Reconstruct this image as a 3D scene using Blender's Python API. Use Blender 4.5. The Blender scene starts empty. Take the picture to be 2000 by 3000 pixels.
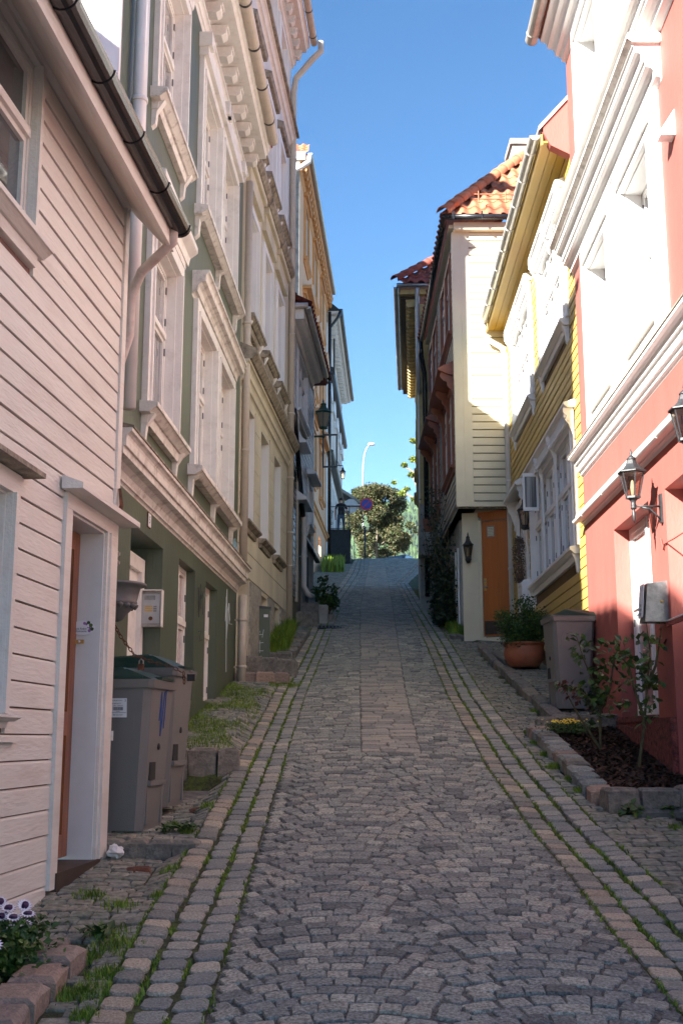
import bpy, math, random
import numpy as np
from mathutils import Vector, Matrix
R = random.Random(7)
SC = bpy.context.scene
COL = SC.collection
# ---------------------------------------------------------------- camera
cam = bpy.data.cameras.new("camera"); cam.sensor_fit = 'VERTICAL'; cam.sensor_height = 36.0
cam.lens = 36.0 * 3393 / 3000; cam.clip_start = 0.05; cam.clip_end = 6000
co = bpy.data.objects.new("camera", cam); COL.objects.link(co)
co.location = (0, 0, 1.6); co.rotation_euler = (math.radians(90 + 11.09), 0, 0)
SC.camera = co
# ---------------------------------------------------------------- light
SUN_AZ, SUN_EL = 40.0, 26.0          # the light travels towards +Y +X
w = bpy.data.worlds.new("World"); SC.world = w; w.use_nodes = True
nt = w.node_tree; bg = nt.nodes['Background']
sk = nt.nodes.new('ShaderNodeTexSky'); sk.sky_type = 'NISHITA'; sk.sun_disc = False
sk.sun_elevation = math.radians(SUN_EL); sk.sun_rotation = math.radians(180 + SUN_AZ)
sk.air_density = 1.0; sk.dust_density = 0.0; sk.ozone_density = 1.6; sk.altitude = 1200
hs = nt.nodes.new('ShaderNodeHueSaturation'); hs.inputs['Saturation'].default_value = 1.28; nt.links.new(sk.outputs[0], hs.inputs['Color'])
nt.links.new(hs.outputs[0], bg.inputs[0]); bg.inputs[1].default_value = 0.051
sl = bpy.data.lights.new("sun", 'SUN'); sl.energy = 5.0; sl.angle = math.radians(0.55); sl.color = (1.0, 0.97, 0.90)
so = bpy.data.objects.new("sun", sl); COL.objects.link(so)
_a, _e = math.radians(SUN_AZ), math.radians(SUN_EL)
so.rotation_euler = Vector((math.sin(_a) * math.cos(_e), math.cos(_a) * math.cos(_e), -math.sin(_e))).to_track_quat('-Z', 'Y').to_euler()
so.location = (-20, -20, 20)
SC.view_settings.view_transform = 'Standard'; SC.view_settings.look = 'None'
SC.view_settings.exposure = 2.35; SC.view_settings.gamma = 1.0
SC.view_settings.use_curve_mapping = False
SC.render.engine = 'CYCLES'
SC.cycles.max_bounces = 8; SC.cycles.diffuse_bounces = 5; SC.cycles.glossy_bounces = 3
SC.cycles.transparent_max_bounces = 8

# ---------------------------------------------------------------- materials
def mat(name, col, rough=0.6, var=0.12, scale=3.0, bump=0.15, bscale=40.0, metal=0.0, spec=0.5,
        dirt=None, dirt_amt=0.0, dirt_scale=1.5, tone=0.0, rings=None, stretch=(1, 1, 1), coat=0.0, col2=None, obj_coords=True):
    m = bpy.data.materials.new(name); m.use_nodes = True
    t = m.node_tree; N = t.nodes; L = t.links
    p = N['Principled BSDF']
    p.inputs['Roughness'].default_value = rough; p.inputs['Metallic'].default_value = metal
    p.inputs['Specular IOR Level'].default_value = spec
    if coat: p.inputs['Coat Weight'].default_value = coat
    tc = N.new('ShaderNodeTexCoord')
    mp = N.new('ShaderNodeMapping'); mp.inputs['Scale'].default_value = stretch
    src = tc.outputs['Object']
    if not obj_coords:
        g = N.new('ShaderNodeNewGeometry'); src = g.outputs['Position']
    L.new(src, mp.inputs['Vector'])
    no = N.new('ShaderNodeTexNoise'); no.inputs['Scale'].default_value = scale; no.inputs['Detail'].default_value = 6
    no.inputs['Roughness'].default_value = 0.6
    L.new(mp.outputs[0], no.inputs['Vector'])
    c2 = col2 or tuple(c * (1 - var * 1.6) for c in col)
    c1 = tuple(min(1, c * (1 + var * 0.6)) for c in col)
    ra = N.new('ShaderNodeValToRGB'); e = ra.color_ramp.elements
    e[0].position = 0.32; e[0].color = (*c2, 1); e[1].position = 0.68; e[1].color = (*c1, 1)
    L.new(no.outputs['Fac'], ra.inputs[0])
    out = ra.outputs[0]
    if tone > 0:                     # per-stone shade: object random + the stuff's own attribute
        at = N.new('ShaderNodeAttribute'); at.attribute_name = 'tone'
        oi = N.new('ShaderNodeObjectInfo')
        ad = N.new('ShaderNodeMath'); ad.operation = 'ADD'; L.new(at.outputs['Fac'], ad.inputs[0]); L.new(oi.outputs['Random'], ad.inputs[1])
        fr = N.new('ShaderNodeMath'); fr.operation = 'FRACT'; L.new(ad.outputs[0], fr.inputs[0])
        r2 = N.new('ShaderNodeValToRGB'); r2.color_ramp.interpolation = 'LINEAR'
        els = r2.color_ramp.elements
        table = rings or [(0, (0.75, 0.75, 0.78)), (0.5, (1, 1, 1)), (0.8, (1.15, 1.02, 0.95)), (1, (1.25, 1.2, 1.15))]
        while len(els) < len(table): els.new(0.5)
        for q, (pos, cc) in zip(els, table): q.position = pos; q.color = (*cc, 1)
        L.new(fr.outputs[0], r2.inputs[0])
        mx = N.new('ShaderNodeMix'); mx.data_type = 'RGBA'; mx.blend_type = 'MULTIPLY'; mx.inputs[0].default_value = 1.0
        L.new(out, mx.inputs[6]); L.new(r2.outputs[0], mx.inputs[7]); out = mx.outputs[2]
    if dirt:
        dn = N.new('ShaderNodeTexNoise'); dn.inputs['Scale'].default_value = dirt_scale; dn.inputs['Detail'].default_value = 8
        dn.inputs['Roughness'].default_value = 0.7
        L.new(mp.outputs[0], dn.inputs['Vector'])
        dr = N.new('ShaderNodeValToRGB'); de = dr.color_ramp.elements
        de[0].position = 0.5; de[0].color = (0, 0, 0, 1); de[1].position = 0.72; de[1].color = (dirt_amt,) * 3 + (1,)
        L.new(dn.outputs['Fac'], dr.inputs[0])
        mx = N.new('ShaderNodeMix'); mx.data_type = 'RGBA'; L.new(dr.outputs[0], mx.inputs[0])
        L.new(out, mx.inputs[6]); mx.inputs[7].default_value = (*dirt, 1); out = mx.outputs[2]
    L.new(out, p.inputs['Base Color'])
    if bump > 0:
        bn = N.new('ShaderNodeTexNoise'); bn.inputs['Scale'].default_value = bscale; bn.inputs['Detail'].default_value = 4
        L.new(mp.outputs[0], bn.inputs['Vector'])
        bu = N.new('ShaderNodeBump'); bu.inputs['Strength'].default_value = bump; bu.inputs['Distance'].default_value = 0.01
        L.new(bn.outputs['Fac'], bu.inputs['Height']); L.new(bu.outputs[0], p.inputs['Normal'])
    return m

def glass(name, col=(0.06, 0.07, 0.08), rough=0.03, curtain=None):
    m = bpy.data.materials.new(name); m.use_nodes = True
    t = m.node_tree; N = t.nodes; L = t.links; p = N['Principled BSDF']
    p.inputs['Base Color'].default_value = (*col, 1); p.inputs['Roughness'].default_value = rough
    p.inputs['Specular IOR Level'].default_value = 0.9; p.inputs['Coat Weight'].default_value = 0.6; p.inputs['Coat Roughness'].default_value = 0.02
    if curtain:                      # a curtain hangs close behind the pane
        tc = N.new('ShaderNodeTexCoord'); mp = N.new('ShaderNodeMapping'); mp.inputs['Scale'].default_value = (9, 9, 0.4)
        L.new(tc.outputs['Object'], mp.inputs[0])
        no = N.new('ShaderNodeTexNoise'); no.inputs['Scale'].default_value = 2.0; L.new(mp.outputs[0], no.inputs[0])
        ra = N.new('ShaderNodeValToRGB'); e = ra.color_ramp.elements
        e[0].position = 0.4; e[0].color = (*col, 1); e[1].position = 0.6; e[1].color = (*curtain, 1)
        L.new(no.outputs['Fac'], ra.inputs[0]); L.new(ra.outputs[0], p.inputs['Base Color'])
    return m

def flat(name, col, rough=0.5, metal=0.0, emit=0.0):
    m = bpy.data.materials.new(name); m.use_nodes = True; p = m.node_tree.nodes['Principled BSDF']
    p.inputs['Base Color'].default_value = (*col, 1); p.inputs['Roughness'].default_value = rough; p.inputs['Metallic'].default_value = metal
    if emit: p.inputs['Emission Color'].default_value = (*col, 1); p.inputs['Emission Strength'].default_value = emit
    return m

M = {}
M['pink'] = mat('pink_paint', (0.725, 0.685, 0.63), 0.55, 0.07, 1.2, 0.5, 60, stretch=(0.15, 1, 1), dirt=(0.50, 0.42, 0.37), dirt_amt=0.5, dirt_scale=9)
M['pink_dark'] = mat('pink_backing', (0.22, 0.13, 0.11), 0.8)
M['white'] = mat('white_paint', (0.80, 0.765, 0.72), 0.5, 0.05, 2.0, 0.15, 50, dirt=(0.5, 0.42, 0.33), dirt_amt=0.3, dirt_scale=5)
M['whiteclean'] = mat('white_gloss_paint', (0.82, 0.81, 0.79), 0.45, 0.03, 2.0, 0.08, 50)
M['trim'] = mat('greyed_white_trim', (0.76, 0.72, 0.66), 0.6, 0.08, 4, 0.3, 50, dirt=(0.20, 0.15, 0.11), dirt_amt=0.75, dirt_scale=9)
M['trimclean'] = mat('cream_white_trim', (0.80, 0.77, 0.72), 0.55, 0.05, 4, 0.15, 50, dirt=(0.3, 0.24, 0.18), dirt_amt=0.3, dirt_scale=7)
M['green'] = mat('green_plaster', (0.085, 0.108, 0.070), 0.5, 0.12, 1.3, 0.4, 25, stretch=(1.6, 1.6, .4), dirt=(0.05, 0.062, 0.042), dirt_amt=0.5, dirt_scale=2.2)
M['creamL'] = mat('cream_plaster', (0.68, 0.62, 0.47), 0.75, 0.14, 1.5, 0.35, 45, stretch=(1.6, 1.6, .45), dirt=(0.32, 0.27, 0.2), dirt_amt=0.5, dirt_scale=3)
M['ledge'] = mat('weathered_ledge', (0.36, 0.31, 0.24), 0.9, 0.3, 9, 0.7, 60, dirt=(0.07, 0.055, 0.04), dirt_amt=0.9, dirt_scale=7)
M['roughcast'] = mat('roughcast_plinth', (0.42, 0.39, 0.33), 0.95, 0.25, 20, 1.0, 90)
M['redrough'] = mat('red_roughcast', (0.22, 0.055, 0.045), 0.9, 0.5, 22, 1.0, 50, dirt=(0.1, 0.05, 0.04), dirt_amt=0.6, dirt_scale=10)
M['red'] = mat('red_plaster', (0.36, 0.098, 0.078), 0.75, 0.09, 1.5, 0.35, 40, stretch=(1.5, 1.5, .45), dirt=(0.32, 0.11, 0.09), dirt_amt=0.5, dirt_scale=2.5)
M['yellow'] = mat('yellow_paint', (0.56, 0.39, 0.10), 0.5, 0.09, 2.5, 0.3, 50, stretch=(0.3, 1, 1), dirt=(0.36, 0.24, 0.07), dirt_amt=0.5, dirt_scale=5)
M['soffit'] = mat('deep_yellow_soffit', (0.50, 0.31, 0.035), 0.5, 0.09, 2.5, 0.3, 50, stretch=(0.3, 1, 1))
M['yelldark'] = mat('yellow_backing', (0.12, 0.07, 0.02), 0.8)
M['upperwhite'] = mat('pale_plaster', (0.74, 0.73, 0.69), 0.75, 0.10, 1.5, 0.3, 45, stretch=(1.6, 1.6, .45), dirt=(0.42, 0.38, 0.3), dirt_amt=0.5, dirt_scale=3)
M['creamR'] = mat('cream_board_paint', (0.68, 0.63, 0.475), 0.5, 0.05, 2, 0.15, 50)
M['creamRd'] = mat('cream_backing', (0.2, 0.18, 0.13), 0.8)
M['creamRshade'] = mat('shaded_cream_paint', (0.50, 0.47, 0.40), 0.6, 0.1, 4, 0.3, 50, stretch=(0.3, 1, 1))  # cream board paint greyed to put the street front's shade into the colour
M['brownred'] = mat('brown_red_paint', (0.30, 0.095, 0.045), 0.5, 0.15, 6, 0.3, 50)
M['orangewall'] = mat('orange_plaster', (0.72, 0.42, 0.235), 0.7, 0.07, 2, 0.2, 40, dirt=(0.5, 0.36, 0.26), dirt_amt=0.5, dirt_scale=1.0)
M['orangetrim'] = mat('orange_trim', (0.66, 0.33, 0.12), 0.6, 0.1, 3, 0.2, 40)
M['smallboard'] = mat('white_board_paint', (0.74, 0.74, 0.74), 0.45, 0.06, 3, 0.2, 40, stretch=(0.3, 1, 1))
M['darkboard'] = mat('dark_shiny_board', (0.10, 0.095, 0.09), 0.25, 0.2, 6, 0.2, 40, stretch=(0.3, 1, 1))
M['gray'] = mat('grey_render', (0.40, 0.39, 0.36), 0.9, 0.3, 4, 0.8, 60, dirt=(0.15, 0.14, 0.13), dirt_amt=0.7, dirt_scale=8)
M['ochre'] = mat('ochre_wall', (0.55, 0.42, 0.18), 0.7, 0.15, 3, 0.2, 40, dirt=(0.3, 0.22, 0.12), dirt_amt=0.6, dirt_scale=8)
M['tile'] = mat('terracotta', (0.46, 0.155, 0.075), 0.75, 0.2, 9, 0.3, 60, tone=1, rings=[(0, (0.6, 0.5, 0.55)), (0.25, (0.9, 0.9, 0.9)), (0.8, (1.05, 1.05, 1.05)), (1, (1.25, 1.3, 1.3))])
M['tiledark'] = mat('dark_red_tile', (0.26, 0.065, 0.045), 0.8, 0.3, 9, 0.3, 60, tone=1)
M['black'] = mat('black_gutter', (0.018, 0.018, 0.02), 0.25, 0.3, 6, 0.05, 40)
M['pipewhite'] = mat('white_pipe', (0.72, 0.70, 0.68), 0.35, 0.05, 4, 0.05, 40)
M['pipebeige'] = mat('beige_pipe', (0.56, 0.49, 0.40), 0.45, 0.12, 6, 0.1, 40, dirt=(0.25, 0.18, 0.12), dirt_amt=0.5, dirt_scale=6)
M['pipepink'] = mat('pink_pipe', (0.56, 0.47, 0.43), 0.5, 0.15, 6, 0.1, 40, dirt=(0.25, 0.15, 0.1), dirt_amt=0.6, dirt_scale=8)
M['zinc'] = mat('zinc_gutter', (0.55, 0.53, 0.48), 0.35, 0.12, 8, 0.1, 40, metal=0.5)
M['wood'] = mat('orange_brown_door', (0.30, 0.10, 0.035), 0.35, 0.3, 5, 0.3, 60, stretch=(3, 3, 0.3))
M['orangedoor'] = mat('orange_door', (0.46, 0.13, 0.025), 0.4, 0.08, 8, 0.1, 60, stretch=(4, 4, 0.2))
M['darkwood'] = mat('dark_wood', (0.055, 0.035, 0.025), 0.6, 0.2, 8)
M['glass'] = glass('window_glass'); M['glassc'] = glass('curtained_glass', (0.10, 0.105, 0.11), 0.03, (0.42, 0.42, 0.42))
M['glassd'] = glass('dark_glass', (0.02, 0.02, 0.02))
M['blind'] = glass('blind_behind_glass', (0.45, 0.33, 0.31), 0.08, (0.50, 0.38, 0.36))
M['iron'] = mat('black_iron', (0.03, 0.032, 0.035), 0.45, 0.3, 12, 0.2, 80)
M['irongreen'] = mat('green_iron', (0.03, 0.10, 0.065), 0.5, 0.2, 12, 0.2, 80)
M['steel'] = mat('worn_steel', (0.30, 0.30, 0.30), 0.4, 0.2, 20, 0.2, 80, metal=0.7)
M['hinge'] = flat('hinge_metal', (0.16, 0.16, 0.17), 0.5, 0.5)
M['brass'] = mat('brass', (0.60, 0.42, 0.16), 0.35, 0.1, 10, 0.1, 50, metal=0.8)
M['rust'] = mat('rusty_iron', (0.14, 0.055, 0.03), 0.9, 0.4, 20, 0.6, 60)
M['binbody'] = mat('grey_bin_plastic', (0.178, 0.172, 0.162), 0.5, 0.06, 3, 0.25, 120, dirt=(0.12, 0.11, 0.1), dirt_amt=0.4, dirt_scale=6)
M['binlid'] = mat('green_lid_plastic', (0.010, 0.045, 0.034), 0.4, 0.15, 5, 0.25, 100, dirt=(0.05, 0.06, 0.05), dirt_amt=0.35, dirt_scale=7)
M['rubber'] = mat('black_rubber', (0.02, 0.02, 0.02), 0.8)
M['paper'] = flat('white_sticker', (0.75, 0.75, 0.77), 0.5); M['ink'] = flat('dark_ink', (0.03, 0.03, 0.05), 0.7)
M['blueink'] = flat('blue_marker', (0.03, 0.07, 0.25), 0.6); M['chalk'] = flat('white_spray', (0.55, 0.6, 0.6), 0.7)
M['bluespray'] = flat('pale_blue_spray', (0.25, 0.42, 0.5), 0.7)
M['darkspray'] = flat('dark_spray', (0.05, 0.06, 0.05), 0.7)
M['terracotta'] = mat('clay_pot', (0.40, 0.125, 0.06), 0.55, 0.15, 5, 0.2, 60)
M['planter'] = mat('grey_planter', (0.16, 0.155, 0.15), 0.5, 0.1, 6, 0.1, 60)
M['cobble'] = mat('grey_cobble', (0.375, 0.395, 0.355), 0.78, 0.42, 70, 1.0, 160, spec=0.3, tone=1,
    rings=[(0, (0.50, 0.51, 0.54)), (0.22, (0.82, 0.82, 0.84)), (0.65, (1.06, 1.05, 1.03)), (0.88, (1.22, 1.12, 1.04)), (1, (1.55, 1.48, 1.38))], dirt=(0.09, 0.086, 0.08), dirt_amt=0.4, dirt_scale=60, obj_coords=False)
M['sett'] = mat('granite_sett', (0.38, 0.36, 0.305), 0.75, 0.30, 90, 0.8, 140, spec=0.3, tone=1,
    rings=[(0, (0.62, 0.65, 0.68)), (0.45, (0.9, 0.92, 0.92)), (0.6, (1.08, 0.99, 0.91)), (0.85, (1.2, 1.03, 0.92)), (1, (1.5, 1.38, 1.22))], obj_coords=False)
M['settgrey'] = mat('grey_sett', (0.37, 0.375, 0.335), 0.75, 0.30, 90, 0.8, 140, spec=0.3, tone=1,
    rings=[(0, (0.65, 0.68, 0.72)), (0.55, (0.97, 0.97, 0.96)), (0.85, (1.12, 1.04, 0.98)), (1, (1.45, 1.3, 1.15))], obj_coords=False)
M['strip'] = mat('worn_sett', (0.375, 0.37, 0.328), 0.75, 0.30, 90, 0.8, 140, spec=0.3, tone=1, rings=[(0, (0.7, 0.72, 0.74)), (0.5, (0.98, 0.97, 0.96)), (1, (1.25, 1.14, 1.05))], obj_coords=False)
M['pave'] = mat('pavement_sett', (0.28, 0.285, 0.235), 0.85, 0.35, 25, 0.9, 80, tone=1, dirt=(0.07, 0.10, 0.03), dirt_amt=0.6, dirt_scale=6, obj_coords=False)
M['pinkstone'] = mat('pink_granite', (0.35, 0.26, 0.205), 0.75, 0.22, 40, 0.7, 90, tone=1, dirt=(0.2, 0.14, 0.11), dirt_amt=0.5, dirt_scale=25)
M['kerb'] = mat('kerb_granite', (0.23, 0.215, 0.185), 0.85, 0.3, 18, 0.9, 60, tone=1, dirt=(0.08, 0.085, 0.04), dirt_amt=0.6, dirt_scale=7)
M['joint'] = mat('joint_grit', (0.17, 0.168, 0.15), 0.95, 0.5, 60, 1.0, 120, obj_coords=False)
M['moss'] = mat('mossy_joint', (0.06, 0.07, 0.028), 0.95, 0.5, 30, 1.0, 120, dirt=(0.11, 0.17, 0.015), dirt_amt=1.0, dirt_scale=5.0, obj_coords=False)
M['concrete'] = mat('concrete', (0.16, 0.155, 0.145), 0.9, 0.25, 14, 0.6, 60, dirt=(0.07, 0.07, 0.06), dirt_amt=0.5, dirt_scale=4)
M['blackwall'] = mat('black_tarred_render', (0.022, 0.022, 0.024), 0.8, 0.3, 8, 0.8, 40)
M['drystone'] = mat('rubble_stone', (0.22, 0.18, 0.13), 0.9, 0.4, 9, 0.8, 40, tone=1)
M['mulch'] = mat('bark_mulch', (0.055, 0.030, 0.020), 1.0, 0.5, 60, 1.0, 70)
M['chip'] = mat('bark_chip', (0.10, 0.05, 0.032), 0.9, 0.4, 40, 0.4, 80, tone=1)
M['soil'] = mat('dark_soil', (0.030, 0.020, 0.014), 1.0, 0.4, 40, 1.0, 60)
M['grass'] = mat('grass_blade', (0.165, 0.275, 0.025), 0.6, 0.3, 6, 0.0, tone=1, rings=[(0, (0.7, 0.75, 0.8)), (0.5, (1, 1, 1)), (1, (1.5, 1.25, 0.9))])
M['leaf'] = mat('green_leaf', (0.055, 0.115, 0.022), 0.5, 0.3, 6, 0.0, tone=1, rings=[(0, (0.6, 0.7, 0.8)), (0.6, (1, 1, 1)), (1, (1.7, 1.5, 0.9))])
M['leafdark'] = mat('dark_green_leaf', (0.024, 0.052, 0.016), 0.45, 0.3, 6, 0.0, tone=1)
M['leafred'] = mat('bronze_leaf', (0.070, 0.072, 0.028), 0.6, 0.3, 3, 0.0, tone=1, rings=[(0, (0.55, 0.8, 0.6)), (0.35, (0.8, 1.1, 0.7)), (0.7, (1.2, 0.95, 1)), (1, (1.8, 1.3, 1.4))])
M['leaflime'] = mat('lime_leaf', (0.15, 0.20, 0.02), 0.6, 0.3, 3, 0.0, tone=1)
M['rosered'] = flat('young_red_leaf', (0.10, 0.03, 0.02), 0.5)
M['stem'] = mat('green_brown_stem', (0.10, 0.085, 0.035), 0.8, 0.3, 20)
M['bark'] = mat('grey_bark', (0.20, 0.165, 0.125), 0.9, 0.35, 8, 1.0, 25)
M['petal'] = flat('white_petal', (0.80, 0.78, 0.84), 0.5); M['petalp'] = flat('purple_petal', (0.28, 0.14, 0.36), 0.5); M['yellowfl'] = flat('yellow_petal', (0.85, 0.60, 0.02), 0.5)
M['purpleeye'] = flat('purple_eye', (0.06, 0.02, 0.10), 0.6)
M['foil'] = flat('crumpled_paper', (0.7, 0.68, 0.66), 0.5)
M['bulb'] = flat('frosted_bulb', (0.75, 0.65, 0.48), 0.4); M['lit'] = flat('lit_bulb', (1.0, 0.62, 0.2), 0.4, emit=3.0)
M['lampglass'] = flat('milky_lantern_glass', (0.34, 0.29, 0.21), 0.2)
M['signred'] = flat('sign_red', (0.50, 0.012, 0.02), 0.4); M['signblue'] = flat('sign_blue', (0.015, 0.03, 0.30), 0.4)
M['galv'] = mat('galvanised', (0.45, 0.46, 0.47), 0.4, 0.1, 8, 0.05, 40, metal=0.4)
M['car'] = flat('dark_car_paint', (0.02, 0.022, 0.025), 0.2); M['wreath'] = mat('dry_wreath', (0.23, 0.16, 0.12), 0.9, 0.5, 60, 0.5, 80, tone=1)
M['skin'] = flat('skin', (0.45, 0.25, 0.18), 0.6); M['shirt'] = flat('black_tshirt', (0.012, 0.012, 0.015), 0.9); M['jeans'] = mat('blue_jeans', (0.06, 0.09, 0.15), 0.9, 0.3, 12); M['hair'] = flat('dark_hair', (0.01, 0.008, 0.007), 0.7)
m_ = bpy.data.materials.new('lantern_glass'); m_.use_nodes = True
_n = m_.node_tree.nodes; _l = m_.node_tree.links; _n.remove(_n['Principled BSDF'])
_g = _n.new('ShaderNodeBsdfGlossy'); _g.inputs['Roughness'].default_value = 0.05
_t = _n.new('ShaderNodeBsdfTransparent'); _t.inputs[0].default_value = (0.62, 0.56, 0.5, 1)
_x = _n.new('ShaderNodeMixShader'); _x.inputs[0].default_value = 0.12
_l.new(_t.outputs[0], _x.inputs[1]); _l.new(_g.outputs[0], _x.inputs[2]); _l.new(_x.outputs[0], _n['Material Output'].inputs[0]); M['clear'] = m_

# ---------------------------------------------------------------- mesh builder
def link(name, me, parent=None, mx=None, label=None, cat=None, group=None, kind=None):
    o = bpy.data.objects.new(name, me); COL.objects.link(o)
    if parent is not None: o.parent = parent
    if mx is not None: o.matrix_local = mx
    if label: o['label'] = label
    if cat: o['category'] = cat
    if group: o['group'] = group
    if kind: o['kind'] = kind
    return o
def thing(name, label, cat, loc=(0, 0, 0), rz=0.0, group=None, kind=None):
    return link(name, None, None, Matrix.Translation(loc) @ Matrix.Rotation(rz, 4, 'Z'), label, cat, group, kind)

class B:
    def __init__(s, tf=None): s.v = []; s.f = []; s.m = []; s.tf = tf; s.mi = 0; s.sm = []; s.smooth = False
    def add(s, vs, fs):
        n = len(s.v)
        s.v += [s.tf(v) if s.tf else tuple(v) for v in vs]
        s.f += [tuple(i + n for i in f) for f in fs]; s.m += [s.mi] * len(fs); s.sm += [s.smooth] * len(fs); return s
    def box(s, a, b):
        (x0, y0, z0), (x1, y1, z1) = a, b
        return s.add([(x0, y0, z0), (x1, y0, z0), (x1, y1, z0), (x0, y1, z0), (x0, y0, z1), (x1, y0, z1), (x1, y1, z1), (x0, y1, z1)],
                     [(3, 2, 1, 0), (4, 5, 6, 7), (0, 1, 5, 4), (1, 2, 6, 5), (2, 3, 7, 6), (3, 0, 4, 7)])
    def prism(s, poly, axis, a, b):
        # poly: 2D points in the two other axes (in order), extruded along axis from a to b
        n = len(poly); vs = []
        for c in (a, b):
            for p in poly:
                q = list(p); q.insert(axis, c); vs.append(tuple(q))
        fs = [tuple(range(n))[::-1], tuple(range(n, 2 * n))] + [(i, (i + 1) % n, n + (i + 1) % n, n + i) for i in range(n)]
        return s.add(vs, fs)
    def tube(s, path, r, n=8, caps=True):
        P = [Vector(p) for p in path]; k = len(P); rs = r if isinstance(r, (list, tuple)) else [r] * k
        up = Vector((0, 0, 1)); vs = []; fs = []; prev = None
        for i, p in enumerate(P):
            t = (P[min(i + 1, k - 1)] - P[max(i - 1, 0)])
            if t.length < 1e-9: t = up.copy()
            t.normalize()
            if prev is None: u = t.orthogonal().normalized()
            else:
                u = prev - t * prev.dot(t); u = u.normalized() if u.length > 1e-6 else t.orthogonal().normalized()
            prev = u; w_ = t.cross(u)
            for j in range(n):
                a = 2 * math.pi * j / n; vs.append(tuple(p + (u * math.cos(a) + w_ * math.sin(a)) * rs[i]))
        for i in range(k - 1):
            for j in range(n):
                fs.append((i * n + j, i * n + (j + 1) % n, (i + 1) * n + (j + 1) % n, (i + 1) * n + j))
        if caps: fs += [tuple(range(n))[::-1], tuple(range((k - 1) * n, k * n))]
        sm = s.smooth; s.smooth = n > 6; s.add(vs, fs); s.smooth = sm; return s
    def lathe(s, prof, c=(0, 0, 0), n=12, smooth=True):
        vs = []; fs = []
        for (r, z) in prof:
            for j in range(n):
                a = 2 * math.pi * j / n + math.pi / n; vs.append((c[0] + r * math.cos(a), c[1] + r * math.sin(a), c[2] + z))
        k = len(prof)
        for i in range(k - 1):
            for j in range(n): fs.append((i * n + j, i * n + (j + 1) % n, (i + 1) * n + (j + 1) % n, (i + 1) * n + j))
        fs += [tuple(range(n))[::-1], tuple(range((k - 1) * n, k * n))]
        sm = s.smooth; s.smooth = smooth; s.add(vs, fs); s.smooth = sm; return s
    def build(s, name, mats, parent=None, mx=None, **kw):
        me = bpy.data.meshes.new(name); me.from_pydata(s.v, [], s.f)
        for m in (mats if isinstance(mats, (list, tuple)) else [mats]): me.materials.append(m)
        me.polygons.foreach_set('material_index', s.m); me.polygons.foreach_set('use_smooth', s.sm)
        me.update()
        return link(name, me, parent, mx, **kw)

def npmesh(name, verts, faces, mats, parent=None, tone=None, smooth=False, mi=None, **kw):
    # faces: (n,4) or (n,3) int array; triangles or quads
    me = bpy.data.meshes.new(name); nv = len(verts); nf, k = faces.shape
    me.vertices.add(nv); me.vertices.foreach_set('co', np.asarray(verts, np.float32).ravel())
    me.loops.add(nf * k); me.loops.foreach_set('vertex_index', faces.astype(np.int32).ravel())
    me.polygons.add(nf); me.polygons.foreach_set('loop_start', np.arange(0, nf * k, k, dtype=np.int32))
    me.polygons.foreach_set('loop_total', np.full(nf, k, np.int32))
    me.polygons.foreach_set('use_smooth', np.full(nf, smooth))
    for m in (mats if isinstance(mats, (list, tuple)) else [mats]): me.materials.append(m)
    if mi is not None: me.polygons.foreach_set('material_index', np.asarray(mi, np.int32))
    if tone is not None:
        at = me.attributes.new('tone', 'FLOAT', 'POINT'); at.data.foreach_set('value', np.asarray(tone, np.float32))
    me.update(calc_edges=True); me.validate()
    return link(name, me, parent, **kw)

# ---------------------------------------------------------------- the lie of the land
GP = [(-30, -3.0), (-3, -.35), (0, 0), (4, .46), (8, 1.03), (12.3, 1.8), (16, 2.5), (20.5, 3.4), (30, 5.25), (40, 7.15), (50, 9.1), (57, 10.4), (60, 10.85), (63, 11.1), (70, 11.2), (80, 10.9), (120, 6)]
GY = np.array([p[0] for p in GP], float); GZ = np.array([p[1] for p in GP], float)
_yy = np.linspace(-30, 120, 1501); _zz = np.interp(_yy, GY, GZ)
_k = np.hanning(25); _k /= _k.sum(); _zs = np.convolve(np.pad(_zz, 12, mode='edge'), _k, 'valid')
_zs[:12] = _zz[:12]; _zs[-12:] = _zz[-12:]
def G(y): return np.interp(y, _yy, _zs)
def cv(pts):
    a = np.array([p[0] for p in pts], float); b = np.array([p[1] for p in pts], float)
    return lambda y: np.interp(y, a, b)
LI = cv([(0, -.52), (8, -.51), (10, -.49), (14, -.43), (18.5, -.27), (26, -.04), (33.5, .36), (44, .86), (60, 1.2), (66, 1.6)])
LO = cv([(0, -.97), (6, -.96), (8, -.93), (10, -.90), (14, -.82), (18.5, -.66), (28, -.36), (41, .18), (60, .78), (66, 1.2)])
RI = cv([(0, 1.32), (5, 1.30), (10, 1.22), (14, 1.26), (18.5, 1.38), (28, 1.55), (36, 1.70), (42, 2.4), (60, 4.3), (66, 4.9)])
RO = cv([(0, 1.80), (5, 1.76), (10, 1.67), (14, 1.69), (18.5, 1.80), (28, 1.93), (36, 2.08), (42, 2.8), (60, 4.7), (66, 5.3)])
WL = cv([(0, -2.2), (7.4, -1.55), (7.9, -1.75), (13, -1.55), (15, -1.45), (20.9, -1.0), (21, -1.05), (25.7, -.72), (26, -1.2), (48, -.7), (66, -.2)])
WR = cv([(0, 2.6), (12.7, 2.76), (19.2, 2.95), (19.4, 2.2), (25.7, 2.1), (26, 1.95), (33, 2.5), (42, 3.6), (66, 6)])
def sstep(a, b, x): t = np.clip((x - a) / (b - a), 0, 1); return t * t * (3 - 2 * t)
OFL = cv([(0, 0), (6.3, -.02), (7.40, -.06), (7.50, .02), (9.7, -.14), (9.8, .16), (14.7, .02), (14.9, .02), (15.2, .0), (17, 0), (66, 0)])
OFR = cv([(0, 0), (11.5, 0), (11.6, .07), (18.2, .07), (18.5, .02), (66, 0)])
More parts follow.
